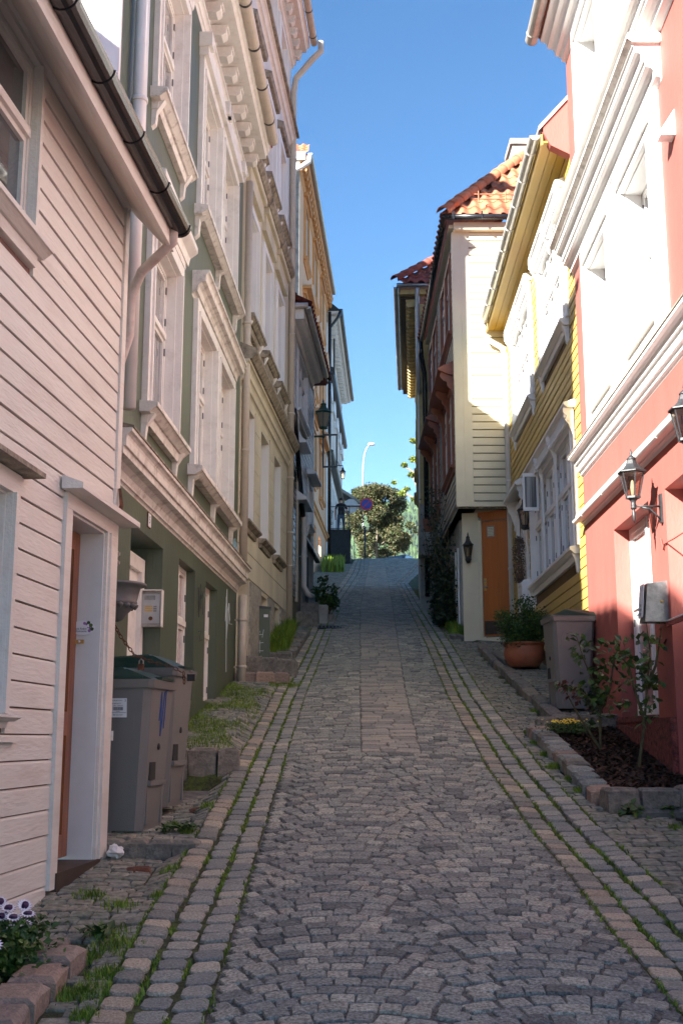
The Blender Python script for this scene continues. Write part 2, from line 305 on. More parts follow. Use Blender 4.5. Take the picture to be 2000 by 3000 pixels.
def zg(x, y):
    x = np.asarray(x, float); y = np.asarray(y, float)
    z = G(y) - 0.0
    lo = LO(y); z = z + OFL(y) * sstep(0.0, 0.16, lo - x) + 0.02 * np.sin(x * 2.1 + y * .7) * sstep(0, .4, lo - x)
    ro = RO(y); kx = np.where(y > 11.5, 2.24, 9.0); z = z + OFR(y) * sstep(0, .02, x - kx)
    mid = (LI(y) + RI(y)) / 2; hw = (RI(y) - LI(y)) / 2
    z = z + 0.035 * (1 - np.clip(((x - mid) / hw) ** 2, 0, 1)) * (x > LI(y)) * (x < RI(y))
    z = z - 0.012 * np.exp(-((x - (LI(y) + LO(y)) / 2) / .15) ** 2) - 0.012 * np.exp(-((x - (RI(y) + RO(y)) / 2) / .15) ** 2)
    return z + 0.008 * np.sin(y * 3.1 + x * 1.7) * np.cos(x * 2.7)
def strip(name, lo, hi, y0, y1, dz, m, nx=14, dy=0.12, **kw):
    ys = np.concatenate([np.arange(y0, min(30, y1), dy), np.arange(max(y0, 30), y1 + .01, .5)])
    u = np.linspace(0, 1, nx); X = lo(ys)[:, None] + (hi(ys) - lo(ys))[:, None] * u[None]; Y = np.repeat(ys[:, None], nx, 1)
    Z = zg(X, Y) + dz; V = np.stack([X, Y, Z], -1).reshape(-1, 3); n = len(ys)
    i = np.arange(n - 1)[:, None] * nx + np.arange(nx - 1)[None]; i = i.ravel()
    F = np.stack([i, i + 1, i + nx + 1, i + nx], 1)
    return npmesh(name, V, F, m, smooth=True, **kw)
road = strip('road', LI, RI, 1.0, 66, -0.011, M['joint'], kind='structure')
gutL = strip('gutter', LO, LI, 1.0, 66, -0.010, M['moss'], nx=6, kind='structure')
gutR = strip('gutter', RI, RO, 1.0, 66, -0.010, M['moss'], nx=6, kind='structure')
pavL = strip('pavement', lambda y: WL(y) - .6, LO, 1.0, 66, -0.018, M['moss'], nx=16, kind='structure')
pavR = strip('pavement', RO, lambda y: WR(y) + .5, 1.0, 66, -0.018, M['moss'], nx=16, kind='structure')
# one sheet to the horizon, falling away behind the crest
gx = np.concatenate([[-3000, -1200, -500, -200, -80, -30, -12, -6], np.linspace(-5, 5, 21), [6, 12, 30, 80, 200, 500, 1200, 3000]])
gy = np.concatenate([[-400, -100, -30], np.arange(-3, 64, 3), [66, 70, 76, 84, 100, 130, 200, 400, 800, 1600, 3000]])
GXX, GYY = np.meshgrid(gx, gy); GZZ = G(GYY) - 0.14 - np.where(GYY > 120, 4, 0); n_ = len(gx)
i_ = (np.arange(len(gy) - 1)[:, None] * n_ + np.arange(n_ - 1)[None]).ravel()
npmesh('ground', np.stack([GXX, GYY, GZZ], -1).reshape(-1, 3), np.stack([i_, i_ + 1, i_ + n_ + 1, i_ + n_], 1), M['concrete'], smooth=True, kind='structure')

# ---------------------------------------------------------------- stones
def stone_tpl(rng, lod=0, c=.17):
    #                                   # cut corner of a unit stone -0.5..0.5
    ring = [(-.5 + c * .5, -.5), (.5 - c * .5, -.5), (.5, -.5 + c * .5), (.5, .5 - c * .5), (.5 - c * .5, .5), (-.5 + c * .5, .5), (-.5, .5 - c * .5), (-.5, -.5 + c * .5)]
    ring = [(x + rng.uniform(-.045, .045), y + rng.uniform(-.045, .045)) for x, y in ring]
    if lod: lv = [(1.0, -1.0), (.99, -.18), (.86, 0)]
    else: lv = [(1.0, -1.0), (1.0, -.20), (.965, -.06), (.90, .0)]
    v = [(x * s, y * s, z + (rng.uniform(-.03, .03) if z > -.9 else 0)) for s, z in lv for x, y in ring]
    k = len(lv); f = [(i * 8 + j, i * 8 + (j + 1) % 8, (i + 1) * 8 + (j + 1) % 8, (i + 1) * 8 + j) for i in range(k - 1) for j in range(8)]
    v.append((rng.uniform(-.1, .1), rng.uniform(-.1, .1), .02 if lod else rng.uniform(0, .05)))
    t = (k - 1) * 8; cidx = len(v) - 1
    f += [(t + j, t + (j + 1) % 8, t + (j + 2) % 8, cidx) for j in (0, 2, 4, 6)]
    return np.array(v), np.array(f)
rs = np.random.RandomState(3)
TPL0 = [stone_tpl(random.Random(i), 0) for i in range(10)]
TPLG = [stone_tpl(random.Random(80 + i), 0, .36) for i in range(10)]
TPL1 = [stone_tpl(random.Random(50 + i), 1) for i in range(8)]
TMESH = {}
def tmesh(i, m):
    key = (i, m.name)
    if key not in TMESH:
        v, f = (TPLG if m.name.startswith(('granite', 'grey_sett')) else TPL0)[i]; me = bpy.data.meshes.new('stone'); me.from_pydata(v.tolist(), [], f.tolist()); me.materials.append(m)
        TMESH[key] = me
    return TMESH[key]
def lay(parent, name, st, m, nmax=300, lody=17.0, smooth=False, stuffname=None):
    """st rows: x, y, width, length, rotation, height, dz. The nearest that show are objects, the rest one mesh."""
    st = np.asarray(st, float)
    vis = (np.abs(st[:, 0]) < .312 * st[:, 1] + .1) & (st[:, 1] > 4.0)
    order = np.argsort(np.where(vis, st[:, 1], 1e6 + st[:, 1])); single = order[:min(nmax, int(vis.sum()))]
    sset = np.zeros(len(st), bool); sset[single] = True
    for k in single:
        x, y, w_, l_, r_, h_, dz = st[k]
        e = .04; z0 = float(zg(x, y)); sy = float(zg(x, y + e) - zg(x, y - e)) / (2 * e); sx = float(zg(x + e, y) - zg(x - e, y)) / (2 * e)
        sx, sy = max(-.4, min(.4, sx)), max(-.35, min(.35, sy))
        q_ = Vector((0, 0, 1)).rotation_difference(Vector((-sx, -sy, 1)).normalized())
        mx = Matrix.Translation((x, y, z0 + dz)) @ q_.to_matrix().to_4x4() @ Matrix.Rotation(r_, 4, 'Z') @ Matrix.Diagonal((w_, l_, h_, 1))
        link(name, tmesh(int(rs.randint(10)), m), parent, mx)
    rest = st[~sset]; VV = []; FF = []; TT = []; off = 0
    for lod, T in ((0, TPLG if m.name.startswith(('granite', 'grey_sett')) else TPL0), (1, TPL1)):
        sub = rest[(rest[:, 1] < lody) if lod == 0 else (rest[:, 1] >= lody)]
        if not len(sub): continue
        pick = rs.randint(0, len(T), len(sub))
        for t, (tv, tf) in enumerate(T):
            q = sub[pick == t]
            if not len(q): continue
            c = np.cos(q[:, 4]); s_ = np.sin(q[:, 4])
            lx = tv[None, :, 0] * q[:, 2:3]; ly = tv[None, :, 1] * q[:, 3:4]
            X = q[:, 0:1] + lx * c[:, None] - ly * s_[:, None]; Y = q[:, 1:2] + lx * s_[:, None] + ly * c[:, None]
            Z = zg(X, Y) * .6 + .4 * (zg(q[:, 0], q[:, 1])[:, None] + (Y - q[:, 1:2]) * ((G(q[:, 1] + .1) - G(q[:, 1] - .1)) / .2)[:, None]) + q[:, 6:7] + tv[None, :, 2] * q[:, 5:6]
            nv = tv.shape[0]; VV.append(np.stack([X, Y, Z], -1).reshape(-1, 3))
            FF.append((tf[None] + (off + np.arange(len(q)) * nv)[:, None, None]).reshape(-1, 4)); off += nv * len(q)
            TT.append(np.repeat(rs.rand(len(q)), nv))
    npmesh(stuffname or name + 's', np.concatenate(VV), np.concatenate(FF), m, parent, np.concatenate(TT), smooth, kind='stuff')
# road cobbles: two fans of small setts near the camera, three strips of rows above the cross course
st = []
def row_x(x0, x1, w0, jit):
    n = max(1, int(round((x1 - x0) / w0))); ed = np.linspace(x0, x1, n + 1); ed[1:-1] += rs.uniform(-jit, jit, n - 1) * w0
    return ed
y = 3.4
while y < 10.25:                                # arcs
    for seg in (0, 1):
        lo_, hi_ = float(LI(y)) + .012, float(RI(y)) - .012; md = (lo_ + hi_) / 2 + .05 * math.sin(y * 23) + .06 * math.sin(y * 1.7)
        a, b = (lo_, md) if seg == 0 else (md, hi_)
        off = rs.uniform(-.3, .3) * .1
        ed = row_x(a, b, .112, .16); ph = (.056 if int(round(y / .098)) % 2 else 0) + rs.uniform(-.02, .02); ed = np.concatenate([[a], ed[1:-1] + ph - .028, [b]])
        ed = ed[np.concatenate([[True], np.diff(ed) > .045])]; ed[-1] = b
        for i in range(len(ed) - 1):
            cx = (ed[i] + ed[i + 1]) / 2; t = (cx - a) / (b - a) * 2 - 1
            sag = .13 * (1 - t * t); th = math.atan(-.26 * t / ((b - a) / 2)) * .9
            st.append((cx, y + sag + off * .2 + rs.uniform(-.008, .008) - .1, (ed[i + 1] - ed[i]) * math.cos(th) * .975, rs.uniform(.084, .096), th + rs.uniform(-.05, .05), .055, rs.uniform(-.0035, .0035)))
    y += .098
st = [q for q in st if q[1] < 10.18]
def strip_rows(lo, hi, y0, y1, wx, ly, jit=.15, h=.055, far=1.0):
    y = y0
    while y < y1:
        l = ly * rs.uniform(.88, 1.12) * (1 + .5 * max(0, (y - 30) / 30) * far)
        x0_, x1_ = float(lo(y)) + rs.uniform(-.006, .008), float(hi(y)) - rs.uniform(-.006, .008); ww = wx * (1 + .4 * max(0, (y - 30) / 30) * far); ed = row_x(x0_, x1_, ww, jit)
        ed = np.concatenate([[x0_], ed[1:-1] + rs.uniform(-.5, .5) * ww, [x1_]]); ed = ed[np.concatenate([[True], np.diff(ed) > .35 * ww])]; ed[-1] = x1_
        for i in range(len(ed) - 1):
            st.append(((ed[i] + ed[i + 1]) / 2, y + l / 2 + rs.uniform(-.005, .005), (ed[i + 1] - ed[i]) * .955, l * .92, rs.uniform(-.04, .04), h, rs.uniform(-.005, .005)))
        y += l
C0 = cv([(10, .17), (14, .22), (26, .42), (60, 1.5)]); C1 = cv([(10, .69), (14, .77), (26, 1.15), (60, 2.2)])
strip_rows(LI, RI, 10.22, 10.33, .20, .11)
strip_rows(LI, C0, 10.36, 64, .125, .088)
strip_rows(C1, RI, 10.36, 64, .125, .088)
rd = list(st); st = []
strip_rows(C0, C1, 10.36, 64, .175, .115)
lay(road, 'cobblestone', np.array(rd), M['cobble'], 300)
lay(road, 'sett', np.array(st), M['strip'], 120)
def gutter_rows(par, lo, hi, inner_left):
    out = []
    for c in range(3):
        y = 3.2 + rs.uniform(0, .1)
        while y < 64:
            l = rs.uniform(.12, .165) * (1 + .5 * max(0, (y - 28) / 30)); t0, t1 = c / 3, (c + 1) / 3
            a = float(lo(y + l / 2)); b = float(hi(y + l / 2)); cx = a + (b - a) * (t0 + t1) / 2 + rs.uniform(-.005, .005)
            sl = float(lo(y + l) - lo(y)) / l
            out.append((cx, y + l / 2, (b - a) / 3 * rs.uniform(.83, .90), l * rs.uniform(.87, .92), -math.atan(sl) + rs.uniform(-.07, .07), .07, rs.uniform(-.004, .007) + (.01 if ((c == 0) == inner_left) and c != 1 else 0)))
            y += l
    return np.array(out)
gl = gutter_rows(gutL, LO, LI, True); pink = (gl[:, 0] < LO(gl[:, 1]) + .13)
lay(gutL, 'sett', gl[pink], M['sett'], 100); lay(gutL, 'grey_sett', gl[~pink], M['settgrey'], 200)
gr_ = gutter_rows(gutR, RI, RO, False)
lay(gutR, 'sett', gr_[(gr_[:, 0] < RI(gr_[:, 1]) + .14)], M['sett'], 100); lay(gutR, 'grey_sett', gr_[(gr_[:, 0] >= RI(gr_[:, 1]) + .14)], M['settgrey'], 200)
st = []
strip_rows(lambda y: WL(y) - .15, LO, 3.2, 50, .115, .100, .2, .06); sl_ = np.array(st)
keep = ~((sl_[:, 1] < 5.60) & (sl_[:, 0] < -1.12))
keep &= ~((sl_[:, 1] > 7.40) & (sl_[:, 1] < 7.56) & (sl_[:, 0] < -.95)) & ~((sl_[:, 1] > 9.68) & (sl_[:, 1] < 9.95))
keep &= ~((sl_[:, 1] > 16.9) & (sl_[:, 1] < 20.6) & (sl_[:, 0] < -.98)) & ~((sl_[:, 1] > 22.2) & (sl_[:, 1] < 26.2) & (sl_[:, 0] < -.62))
lay(pavL, 'paving_sett', sl_[keep], M['pave'], 300)
st = []
strip_rows(RO, lambda y: WR(y) - .02, 3.2, 50, .115, .095, .2, .06); sr_ = np.array(st)
keep = ~((sr_[:, 1] > 8.4) & (sr_[:, 1] < 11.5) & (sr_[:, 0] > 1.84)) & ~((sr_[:, 1] > 11.4) & (sr_[:, 1] < 18.3) & (abs(sr_[:, 0] - 2.22) < .11)) & ~((sr_[:, 1] > 21) & (sr_[:, 0] > 1.98))
keep &= ~((sr_[:, 1] < 7.0) & (sr_[:, 0] > 2.2)) & ~((sr_[:, 1] > 19.6) & (sr_[:, 0] > 2.05))
lay(pavR, 'paving_sett', sr_[keep], M['pave'], 300)

# dressed blocks: kerbs, steps, edgings
def block_mesh(w_, l_, h_, seed, bev=.022, rough=.009):
    r_ = random.Random(seed); b = B(); nx = [-.5, -.5 + bev / w_, .5 - bev / w_, .5]
    x_, y_, z_ = w_ / 2, l_ / 2, h_; e = min(bev, w_ * .2, l_ * .2)
    lv = [(x_, y_, -z_), (x_ * r_.uniform(.99, 1.01), y_, -z_ * .5), (x_, y_, -e), (x_ - e, y_ - e, 0)]
    vs = []
    for (a, c, z) in lv:
        for (sx, sy) in ((-1, -1), (0, -1), (1, -1), (1, 0), (1, 1), (0, 1), (-1, 1), (-1, 0)):
            vs.append((sx * a + r_.uniform(-rough, rough), sy * c + r_.uniform(-rough, rough), z + (r_.uniform(-rough, rough) * .5 if z > -z_ else 0)))
    vs.append((0, 0, r_.uniform(0, rough)))
    fs = [(i * 8 + j, i * 8 + (j + 1) % 8, (i + 1) * 8 + (j + 1) % 8, (i + 1) * 8 + j) for i in range(3) for j in range(8)]
    fs += [(24 + j, 24 + (j + 1) % 8, 32) for j in range(8)]
    b.smooth = False; b.add(vs, fs); return b
def block(par, name, x, y, ztop, w_, l_, h_, rz, seed, m, tilt=0.0, tiltx=0.0, **kw):
    return block_mesh(w_, l_, h_, seed).build(name, m, par, Matrix.Translation((x, y, ztop)) @ Matrix.Rotation(rz, 4, 'Z') @ Matrix.Rotation(tilt, 4, 'X') @ Matrix.Rotation(tiltx, 4, 'Y'), **kw)
# pink edging round the flower bed at the pink house
edge = thing('stone_edging', 'row of pink granite blocks edging the flower bed at the pink house', 'edging', (0, 0, 0))
for i, (x, y, w_, l_, rz_) in enumerate([(-1.27, 4.54, .20, .20, .05), (-1.26, 4.77, .20, .20, .02), (-1.245, 5.02, .20, .20, -.03), (-1.235, 5.27, .20, .20, -.05), (-1.47, 5.52, .17, .16, .4), (-1.32, 5.52, .17, .16, .1), (-1.27, 4.31, .2, .2, .1), (-1.27, 4.1, .2, .18, .1)]):
    block(edge, 'stone', x, y, float(zg(x, y)) + (.075 if i < 4 or i > 5 else .03), w_, l_, .22, rz_ + R.uniform(-.05, .05), i, M['pinkstone'] if i < 4 else M['kerb'], .12)
# platform edge in front of the bins, retaining step behind them, steps beyond
k1 = thing('stone_step', 'low row of grey blocks in front of the left bin', 'step', (0, 0, 0))
for i in range(5):
    x = -1.58 + i * .155; block(k1, 'stone', x, 7.48 - i * .012, float(G(7.5)) + .03, .15, .17, .24, R.uniform(-.05, .05), 20 + i, M['kerb'])
k2 = thing('stone_step', 'high rough stone step behind the bins holding the grassy pavement', 'step', (0, 0, 0))
for i, (x, l) in enumerate([(-1.63, .26), (-1.38, .23), (-1.14, .24), (-.93, .17)]):
    block(k2, 'stone', x, 9.83 + R.uniform(-.01, .01), float(G(9.83)) + .17, l * .97, .22, .42, R.uniform(-.04, .04), 30 + i, M['kerb'])
k3 = thing('stone_step', 'lower brownish stone step beside the cream house door', 'step', (0, 0, 0))
for i, (x, l) in enumerate([(-1.22, .26), (-.97, .24), (-.76, .17)]): block(k3, 'stone', x, 15.0, float(G(15.0)) + .13, l * .96, .30, .35, R.uniform(-.04, .04), 40 + i, M['pinkstone'])
k4 = thing('stone_step', 'upper broken stone step beside the cream house door', 'step', (0, 0, 0))
for i, (x, l) in enumerate([(-1.17, .26), (-.94, .22), (-.72, .25)]): block(k4, 'stone', x, 15.75, float(G(15.75)) + .24 - i * .02, l * .96, .45, .5, R.uniform(-.06, .06), 50 + i, M['kerb'])
k5 = thing('stone_edging', 'stone kerb round the grass bed under the cream house windows', 'edging', (0, 0, 0))
for i, (x, y, w_, l_) in enumerate([(-1.12, 17.3, .3, .22), (-.86, 17.35, .24, .22), (-.77, 17.7, .2, .5), (-.75, 18.25, .2, .55), (-.73, 18.85, .2, .6), (-.70, 19.5, .2, .6), (-.67, 20.1, .2, .5)]):
    block(k5, 'stone', x, y, float(zg(x, y)) + .12, w_, l_ * .96, .3, R.uniform(-.04, .04) - (.05 if i > 1 else 0), 60 + i, M['kerb'], .15)
k6 = thing('stone_step', 'concrete landing and block steps at the white wooden house', 'step', (0, 0, 0))
block(k6, 'stone', -.62, 22.9, 4.22, .36, .7, .6, 0, 71, M['concrete']); block(k6, 'stone', -.37, 23.0, 4.20, .2, .5, .45, 0, 72, M['gray'])
block(k6, 'stone', -.66, 22.2, 3.98, .4, .5, .5, 0, 73, M['kerb']); block(k6, 'stone', -.30, 23.3, 4.05, .3, .4, .3, .1, 74, M['kerb'])
# right side: kerb along the yellow house and the raised bed by the red house
k7 = thing('kerb', 'low stone kerb running uphill past the flower pot and right bin', 'kerb', (0, 0, 0))
y = 11.55; i = 0
while y < 18.2:
    l = R.uniform(.5, .75); block(k7, 'stone', 2.22 + R.uniform(-.01, .01), y + l / 2, float(G(y + l / 2)) + .10, .15, l * .975, .25, -.005, 80 + i, M['kerb'], math.atan(float(G(y + l) - G(y)) / l)); y += l; i += 1
bed = thing('raised_bed', 'raised planting bed with bark mulch by the red house', 'planting bed', (0, 0, 0))
pts = [(1.885, 11.33), (1.88, 11.18), (1.885, 11.0), (1.90, 10.82), (1.90, 10.64), (1.905, 10.45), (1.90, 10.25), (1.905, 10.05), (1.905, 9.84), (1.90, 9.63), (1.905, 9.41), (1.90, 9.18), (1.90, 8.95), (1.905, 8.73)]
for i, (x, y) in enumerate(pts): block(bed, 'stone', x, y, float(G(y)) + .105 + R.uniform(-.012, .012), .19, .195, .26, R.uniform(-.06, .06), 100 + i, [M['kerb'], M['pinkstone'], M['settgrey']][(i * 7) % 3] if i % 2 else M['settgrey'], .14)
block(bed, 'stone', 1.97, 8.46, float(G(8.5)) + .14, .22, .24, .36, .08, 120, M['kerb']); block(bed, 'stone', 2.24, 8.44, float(G(8.5)) + .14, .27, .2, .34, -.02, 121, M['kerb'])
block(bed, 'stone', 2.53, 8.46, float(G(8.5)) + .16, .30, .2, .36, 0, 122, M['kerb'])
for i in range(4): block(bed, 'stone', 1.98 + i * .2, 11.42, float(G(11.4)) + .17 + i * .01, .19, .16, .3, R.uniform(-.1, .1), 125 + i, M['kerb'])
ys = np.linspace(8.4, 11.45, 40); xs = np.linspace(1.9, 2.72, 14); XX, YY = np.meshgrid(xs, ys)
ZZ = G(YY) + .07 + .018 * np.sin(XX * 9) * np.sin(YY * 5) + .008 * rs.rand(*XX.shape); i_ = (np.arange(39)[:, None] * 14 + np.arange(13)[None]).ravel()
npmesh('mulch', np.stack([XX, YY, ZZ], -1).reshape(-1, 3), np.stack([i_, i_ + 1, i_ + 15, i_ + 14], 1), M['mulch'], bed, smooth=True, kind='stuff')
def chips(par, name, m, n, fx, fy, zf, s0=.012, s1=.03):
    V = []; T = []
    for k in range(n):
        x, y = fx(), fy(); z = float(zf(x, y)) + .004; a = rs.uniform(0, 6.28); l = rs.uniform(s0, s1); w2 = l * .35; d = Vector((math.cos(a) * l, math.sin(a) * l, rs.uniform(-.3, .5) * l)); e = Vector((-math.sin(a) * w2, math.cos(a) * w2, 0))
        p = Vector((x, y, z)); V += [p - d - e, p + d - e, p + d + e, p - d + e]; T += [rs.rand()] * 4
    npmesh(name, np.array([tuple(v) for v in V]), np.arange(4 * n).reshape(-1, 4), m, par, T, kind='stuff')
chips(bed, 'bark_chips', M['chip'], 5000, lambda: rs.uniform(1.97, 2.66), lambda: rs.uniform(8.5, 11.35), lambda x, y: G(y) + .085)
low = thing('stone_wall', 'low mossy retaining wall under the raised bed front', 'wall', (2.52, 8.30, 0))
block(low, 'stone', 0, 0, float(G(8.5)) - .0, .95, .14, .5, 0, 130, M['concrete'])
stp = thing('stone_step', 'grey stone doorstep at the right edge by the red house', 'step', (0, 0, 0))
block(stp, 'stone', 2.38, 6.9, float(G(7.0)) + .10, .55, .28, .3, 0, 131, M['kerb']); block(stp, 'stone', 2.38, 6.6, float(G(7.0)) + .05, .6, .3, .3, 0, 132, M['kerb'])
mat_b = B(); mat_b.box((-.25, -.18, 0), (.25, .18, .015)); mat_b.build('doormat', M['rubber'], None, Matrix.Translation((2.52, 7.95, float(G(7.95)) + .03)), label='black doormat on the paving below the raised bed', cat='doormat')
# ---------------------------------------------------------------- facades
class F:
    """A street front. Points are given as (world y along the front, distance out of the wall, height)."""
    def __init__(s, name, label, cat, side, x0, y0, k):
        s.side, s.y0, s.n = side, y0, math.sqrt(1 + k * k)
        if side < 0: X, Y = Vector((-k, -1, 0)), Vector((1, -k, 0)); s.sg = -1
        else: X, Y = Vector((k, 1, 0)), Vector((-1, k, 0)); s.sg = 1
        X.normalize(); Y.normalize()
        mx = Matrix(((X.x, Y.x, 0, x0), (X.y, Y.y, 0, y0), (0, 0, 1, 0), (0, 0, 0, 1)))
        s.root = link(name, None, None, mx, label, cat); s.tf = lambda v: (s.sg * (v[0] - s.y0) * s.n, v[1], v[2]); s.mx = mx
    def b(s): return B(s.tf)
    def W(s, y, o, z): return s.mx @ Vector(s.tf((y, o, z)))
    def box(s, name, m, y0, y1, o0, o1, z0, z1, par=None, **kw):
        b = s.b(); b.box((y0, o0, z0), (y1, o1, z1)); return b.build(name, m, par or s.root, **kw)
    def wall(s, y0, y1, z0, z1, ops, m, th=.35, o=0.0, name='wall'):
        ys = sorted({y0, y1, *[v for q in ops for v in q[:2] if y0 < v < y1]}); zs = sorted({z0, z1, *[v for q in ops for v in q[2:4] if z0 < v < z1]})
        hole = lambda i, j: any(q[0] <= (ys[i] + ys[i + 1]) / 2 <= q[1] and q[2] <= (zs[j] + zs[j + 1]) / 2 <= q[3] for q in ops)
        b = s.b(); ny, nz = len(ys) - 1, len(zs) - 1
        H = [[hole(i, j) for j in range(nz)] for i in range(ny)]
        for i in range(ny):
            for j in range(nz):
                if H[i][j]: continue
                a, c, d, e = ys[i], ys[i + 1], zs[j], zs[j + 1]
                b.add([(a, o, d), (c, o, d), (c, o, e), (a, o, e)], [(0, 1, 2, 3)])
                for (di, dj, q) in ((-1, 0, [(a, d), (a, e)]), (1, 0, [(c, d), (c, e)]), (0, -1, [(a, d), (c, d)]), (0, 1, [(a, e), (c, e)])):
                    ii, jj = i + di, j + dj
                    if not (0 <= ii < ny and 0 <= jj < nz) or H[ii][jj]:
                        (p, r), (t, u) = q; b.add([(p, o, r), (t, o, u), (t, o - th, u), (p, o - th, r)], [(0, 1, 2, 3)])
        return b.build(name, m, s.root)
    def boards(s, y0, y1, z0, z1, pitch, ops, m, gap=.011, th=.02, lap=.010, par=None, name='board'):
        z = z0
        while z < z1 - .02:
            top = min(z + pitch - gap, z1); segs = [(y0, y1)]
            for (a, b_, c, d) in [q[:4] for q in ops]:
                if c < top - .01 and d > z + .01:
                    ns = []
                    for (p, q) in segs:
                        if b_ <= p or a >= q: ns.append((p, q)); continue
                        if a > p: ns.append((p, a))
                        if b_ < q: ns.append((b_, q))
                    segs = ns
            for (p, q) in segs:
                if q - p < .02: continue
                if q - p > 2.2 and R.random() < .3:
                    cut = R.uniform(p + .6, q - .6); segs.append((cut + .0012, q)); q = cut - .0012
                t = th + R.uniform(-.0015, .0015); b = s.b()
                b.prism([(0.0, z), (t, z), (t - lap * .3, top - .012), (t - lap, top), (0.0, top)], 0, p, q)
                b.build(name, m, par or s.root)
            z += pitch
    def mould(s, name, m, y0, y1, steps, par=None, ends=True):
        """steps: list of (z0, z1, out)."""
        pts = [(0.0, steps[0][0])]; po = 0.0
        for i, (a, c, o) in enumerate(steps):
            if i and a - pz > .08: pts += [(0.0, pz), (0.0, a)]; po = 0.0
            if o > po + .02 and c - a > .03:          # hollow curve out to the fillet
                for t in (0, 30, 60, 90): pts.append((po + (o - po) * (1 - math.cos(math.radians(t))), a + (c - a) * .62 * math.sin(math.radians(t))))
                pts += [(o, a + (c - a) * .68), (o, c)]
            else: pts += [(o, a), (o, c)]
            po = o; pz = c
        pts.append((0.0, steps[-1][1])); b = s.b(); b.prism(pts, 0, y0, y1)
        return b.build(name, m, par or s.root)
    def profile(s, name, m, y0, y1, pts, par=None):
        b = s.b(); b.prism(pts, 0, y0, y1); return b.build(name, m, par or s.root)
    def gutter(s, y0, y1, o, z, r, m, brk=.75, name='gutter', par=None, bm=None):
        n = 9; pr = [(o + r * math.cos(a), z + r * math.sin(a)) for a in [math.pi + math.pi * i / n for i in range(n + 1)]]
        ri = r * .85; pr += [(o + ri * math.cos(a), z + ri * math.sin(a)) for a in [2 * math.pi - math.pi * i / n for i in range(n + 1)]]
        b = s.b(); b.prism(pr, 0, y0, y1)
        for e in (y0, y1 - .01): b.prism([(o + r * math.cos(a), z + r * math.sin(a)) for a in [math.pi + math.pi * i / n for i in range(n + 1)]], 0, e, e + .01)
        g = b.build(name, m, par or s.root); rr = r * 1.09; y = y0 + brk * .5
        while y < y1:
            q = s.b(); q.prism([(o + rr * math.cos(a), z + rr * math.sin(a)) for a in [math.pi + math.pi * i / n for i in range(n + 1)]] + [(o + r * 1.01 * math.cos(a), z + r * 1.01 * math.sin(a)) for a in [2 * math.pi - math.pi * i / n for i in range(n + 1)]], 0, y, y + .03)
            q.build('gutter_bracket', bm or m, g); y += brk
        return g
    def pipe(s, pts, r, m, clips=(), name='downpipe', bm=None, par=None):
        b = s.b(); b.tube(pts, r, 12); p = b.build(name, m, par or s.root)
        for (y, o, z) in clips:
            q = s.b(); q.lathe([(r * 1.0, -.018), (r * 1.18, -.018), (r * 1.18, .018), (r * 1.0, .018)], (y, o, z), 12); q.box((y - .008, 0.0, z - .01), (y + .008, o, z + .01)); q.build('pipe_clip', bm or m, p)
        return p
    def window(s, y0, y1, z0, z1, d=.15, mf=None, mg=None, casing=0.0, mc=None, cout=.03, sill=None, trans=.36, leaves=2, fw=.055, ms=None, hinges=True, head=None, brackets=True, cext=0.0, opened=False):
        """window > pane, casing, sill, hood, hinge. d: how far the frame sits behind the wall face."""
        mf = mf or M['white']; mg = mg or M['glass']; mc = mc or mf; ms = ms or mc
        fo = -d; b = s.b()
        b.box((y0, fo - .05, z0), (y0 + fw * .7, fo, z1)); b.box((y1 - fw * .7, fo - .05, z0), (y1, fo, z1))
        b.box((y0 + fw * .7, fo - .05, z0), (y1 - fw * .7, fo, z0 + fw * .8)); b.box((y0 + fw * .7, fo - .05, z1 - fw * .8), (y1 - fw * .7, fo, z1))
        a0, a1 = y0 + fw * .7, y1 - fw * .7; zt = z1 - (z1 - z0) * trans if trans else z1
        if trans: b.box((a0, fo - .05, zt - fw * .5), (a1, fo + .015, zt + fw * .5))
        lw = (a1 - a0) / leaves
        for i in range(1, leaves): b.box((a0 + lw * i - fw * .4, fo - .05, z0), (a0 + lw * i + fw * .4, fo + .01, z1))
        W_ = b.build('window', mf, s.root)
        cells = [(z0 + fw * .8, zt - fw * .5)] + ([(zt + fw * .5, z1 - fw * .8)] if trans else [])
        for i in range(leaves):
            p0 = a0 + lw * i + (fw * .4 if i else 0); p1 = a0 + lw * (i + 1) - (fw * .4 if i < leaves - 1 else 0)
            for (c0, c1) in cells:
                q = s.b(); e = fw * .62
                for bx in (((p0, fo - .045, c0), (p0 + e, fo - .008, c1)), ((p1 - e, fo - .045, c0), (p1, fo - .008, c1)), ((p0 + e, fo - .045, c0), (p1 - e, fo - .008, c0 + e)), ((p0 + e, fo - .045, c1 - e), (p1 - e, fo - .008, c1))): q.box(*bx)
                q.build('sash', mf, W_)
                q = s.b(); q.box((p0 + e, fo - .036, c0 + e), (p1 - e, fo - .030, c1 - e)); q.build('pane', mg, W_)
                if hinges:
                    for zz in ([c0 + .12, c1 - .12] if c1 - c0 > .5 else [(c0 + c1) / 2]):
                        yy = p0 - .012 if i == 0 else p1 - .002
                        q = s.b(); q.box((yy, fo - .01, zz - .035), (yy + .014, fo + .006, zz + .035)); q.build('hinge', M['hinge'], W_)
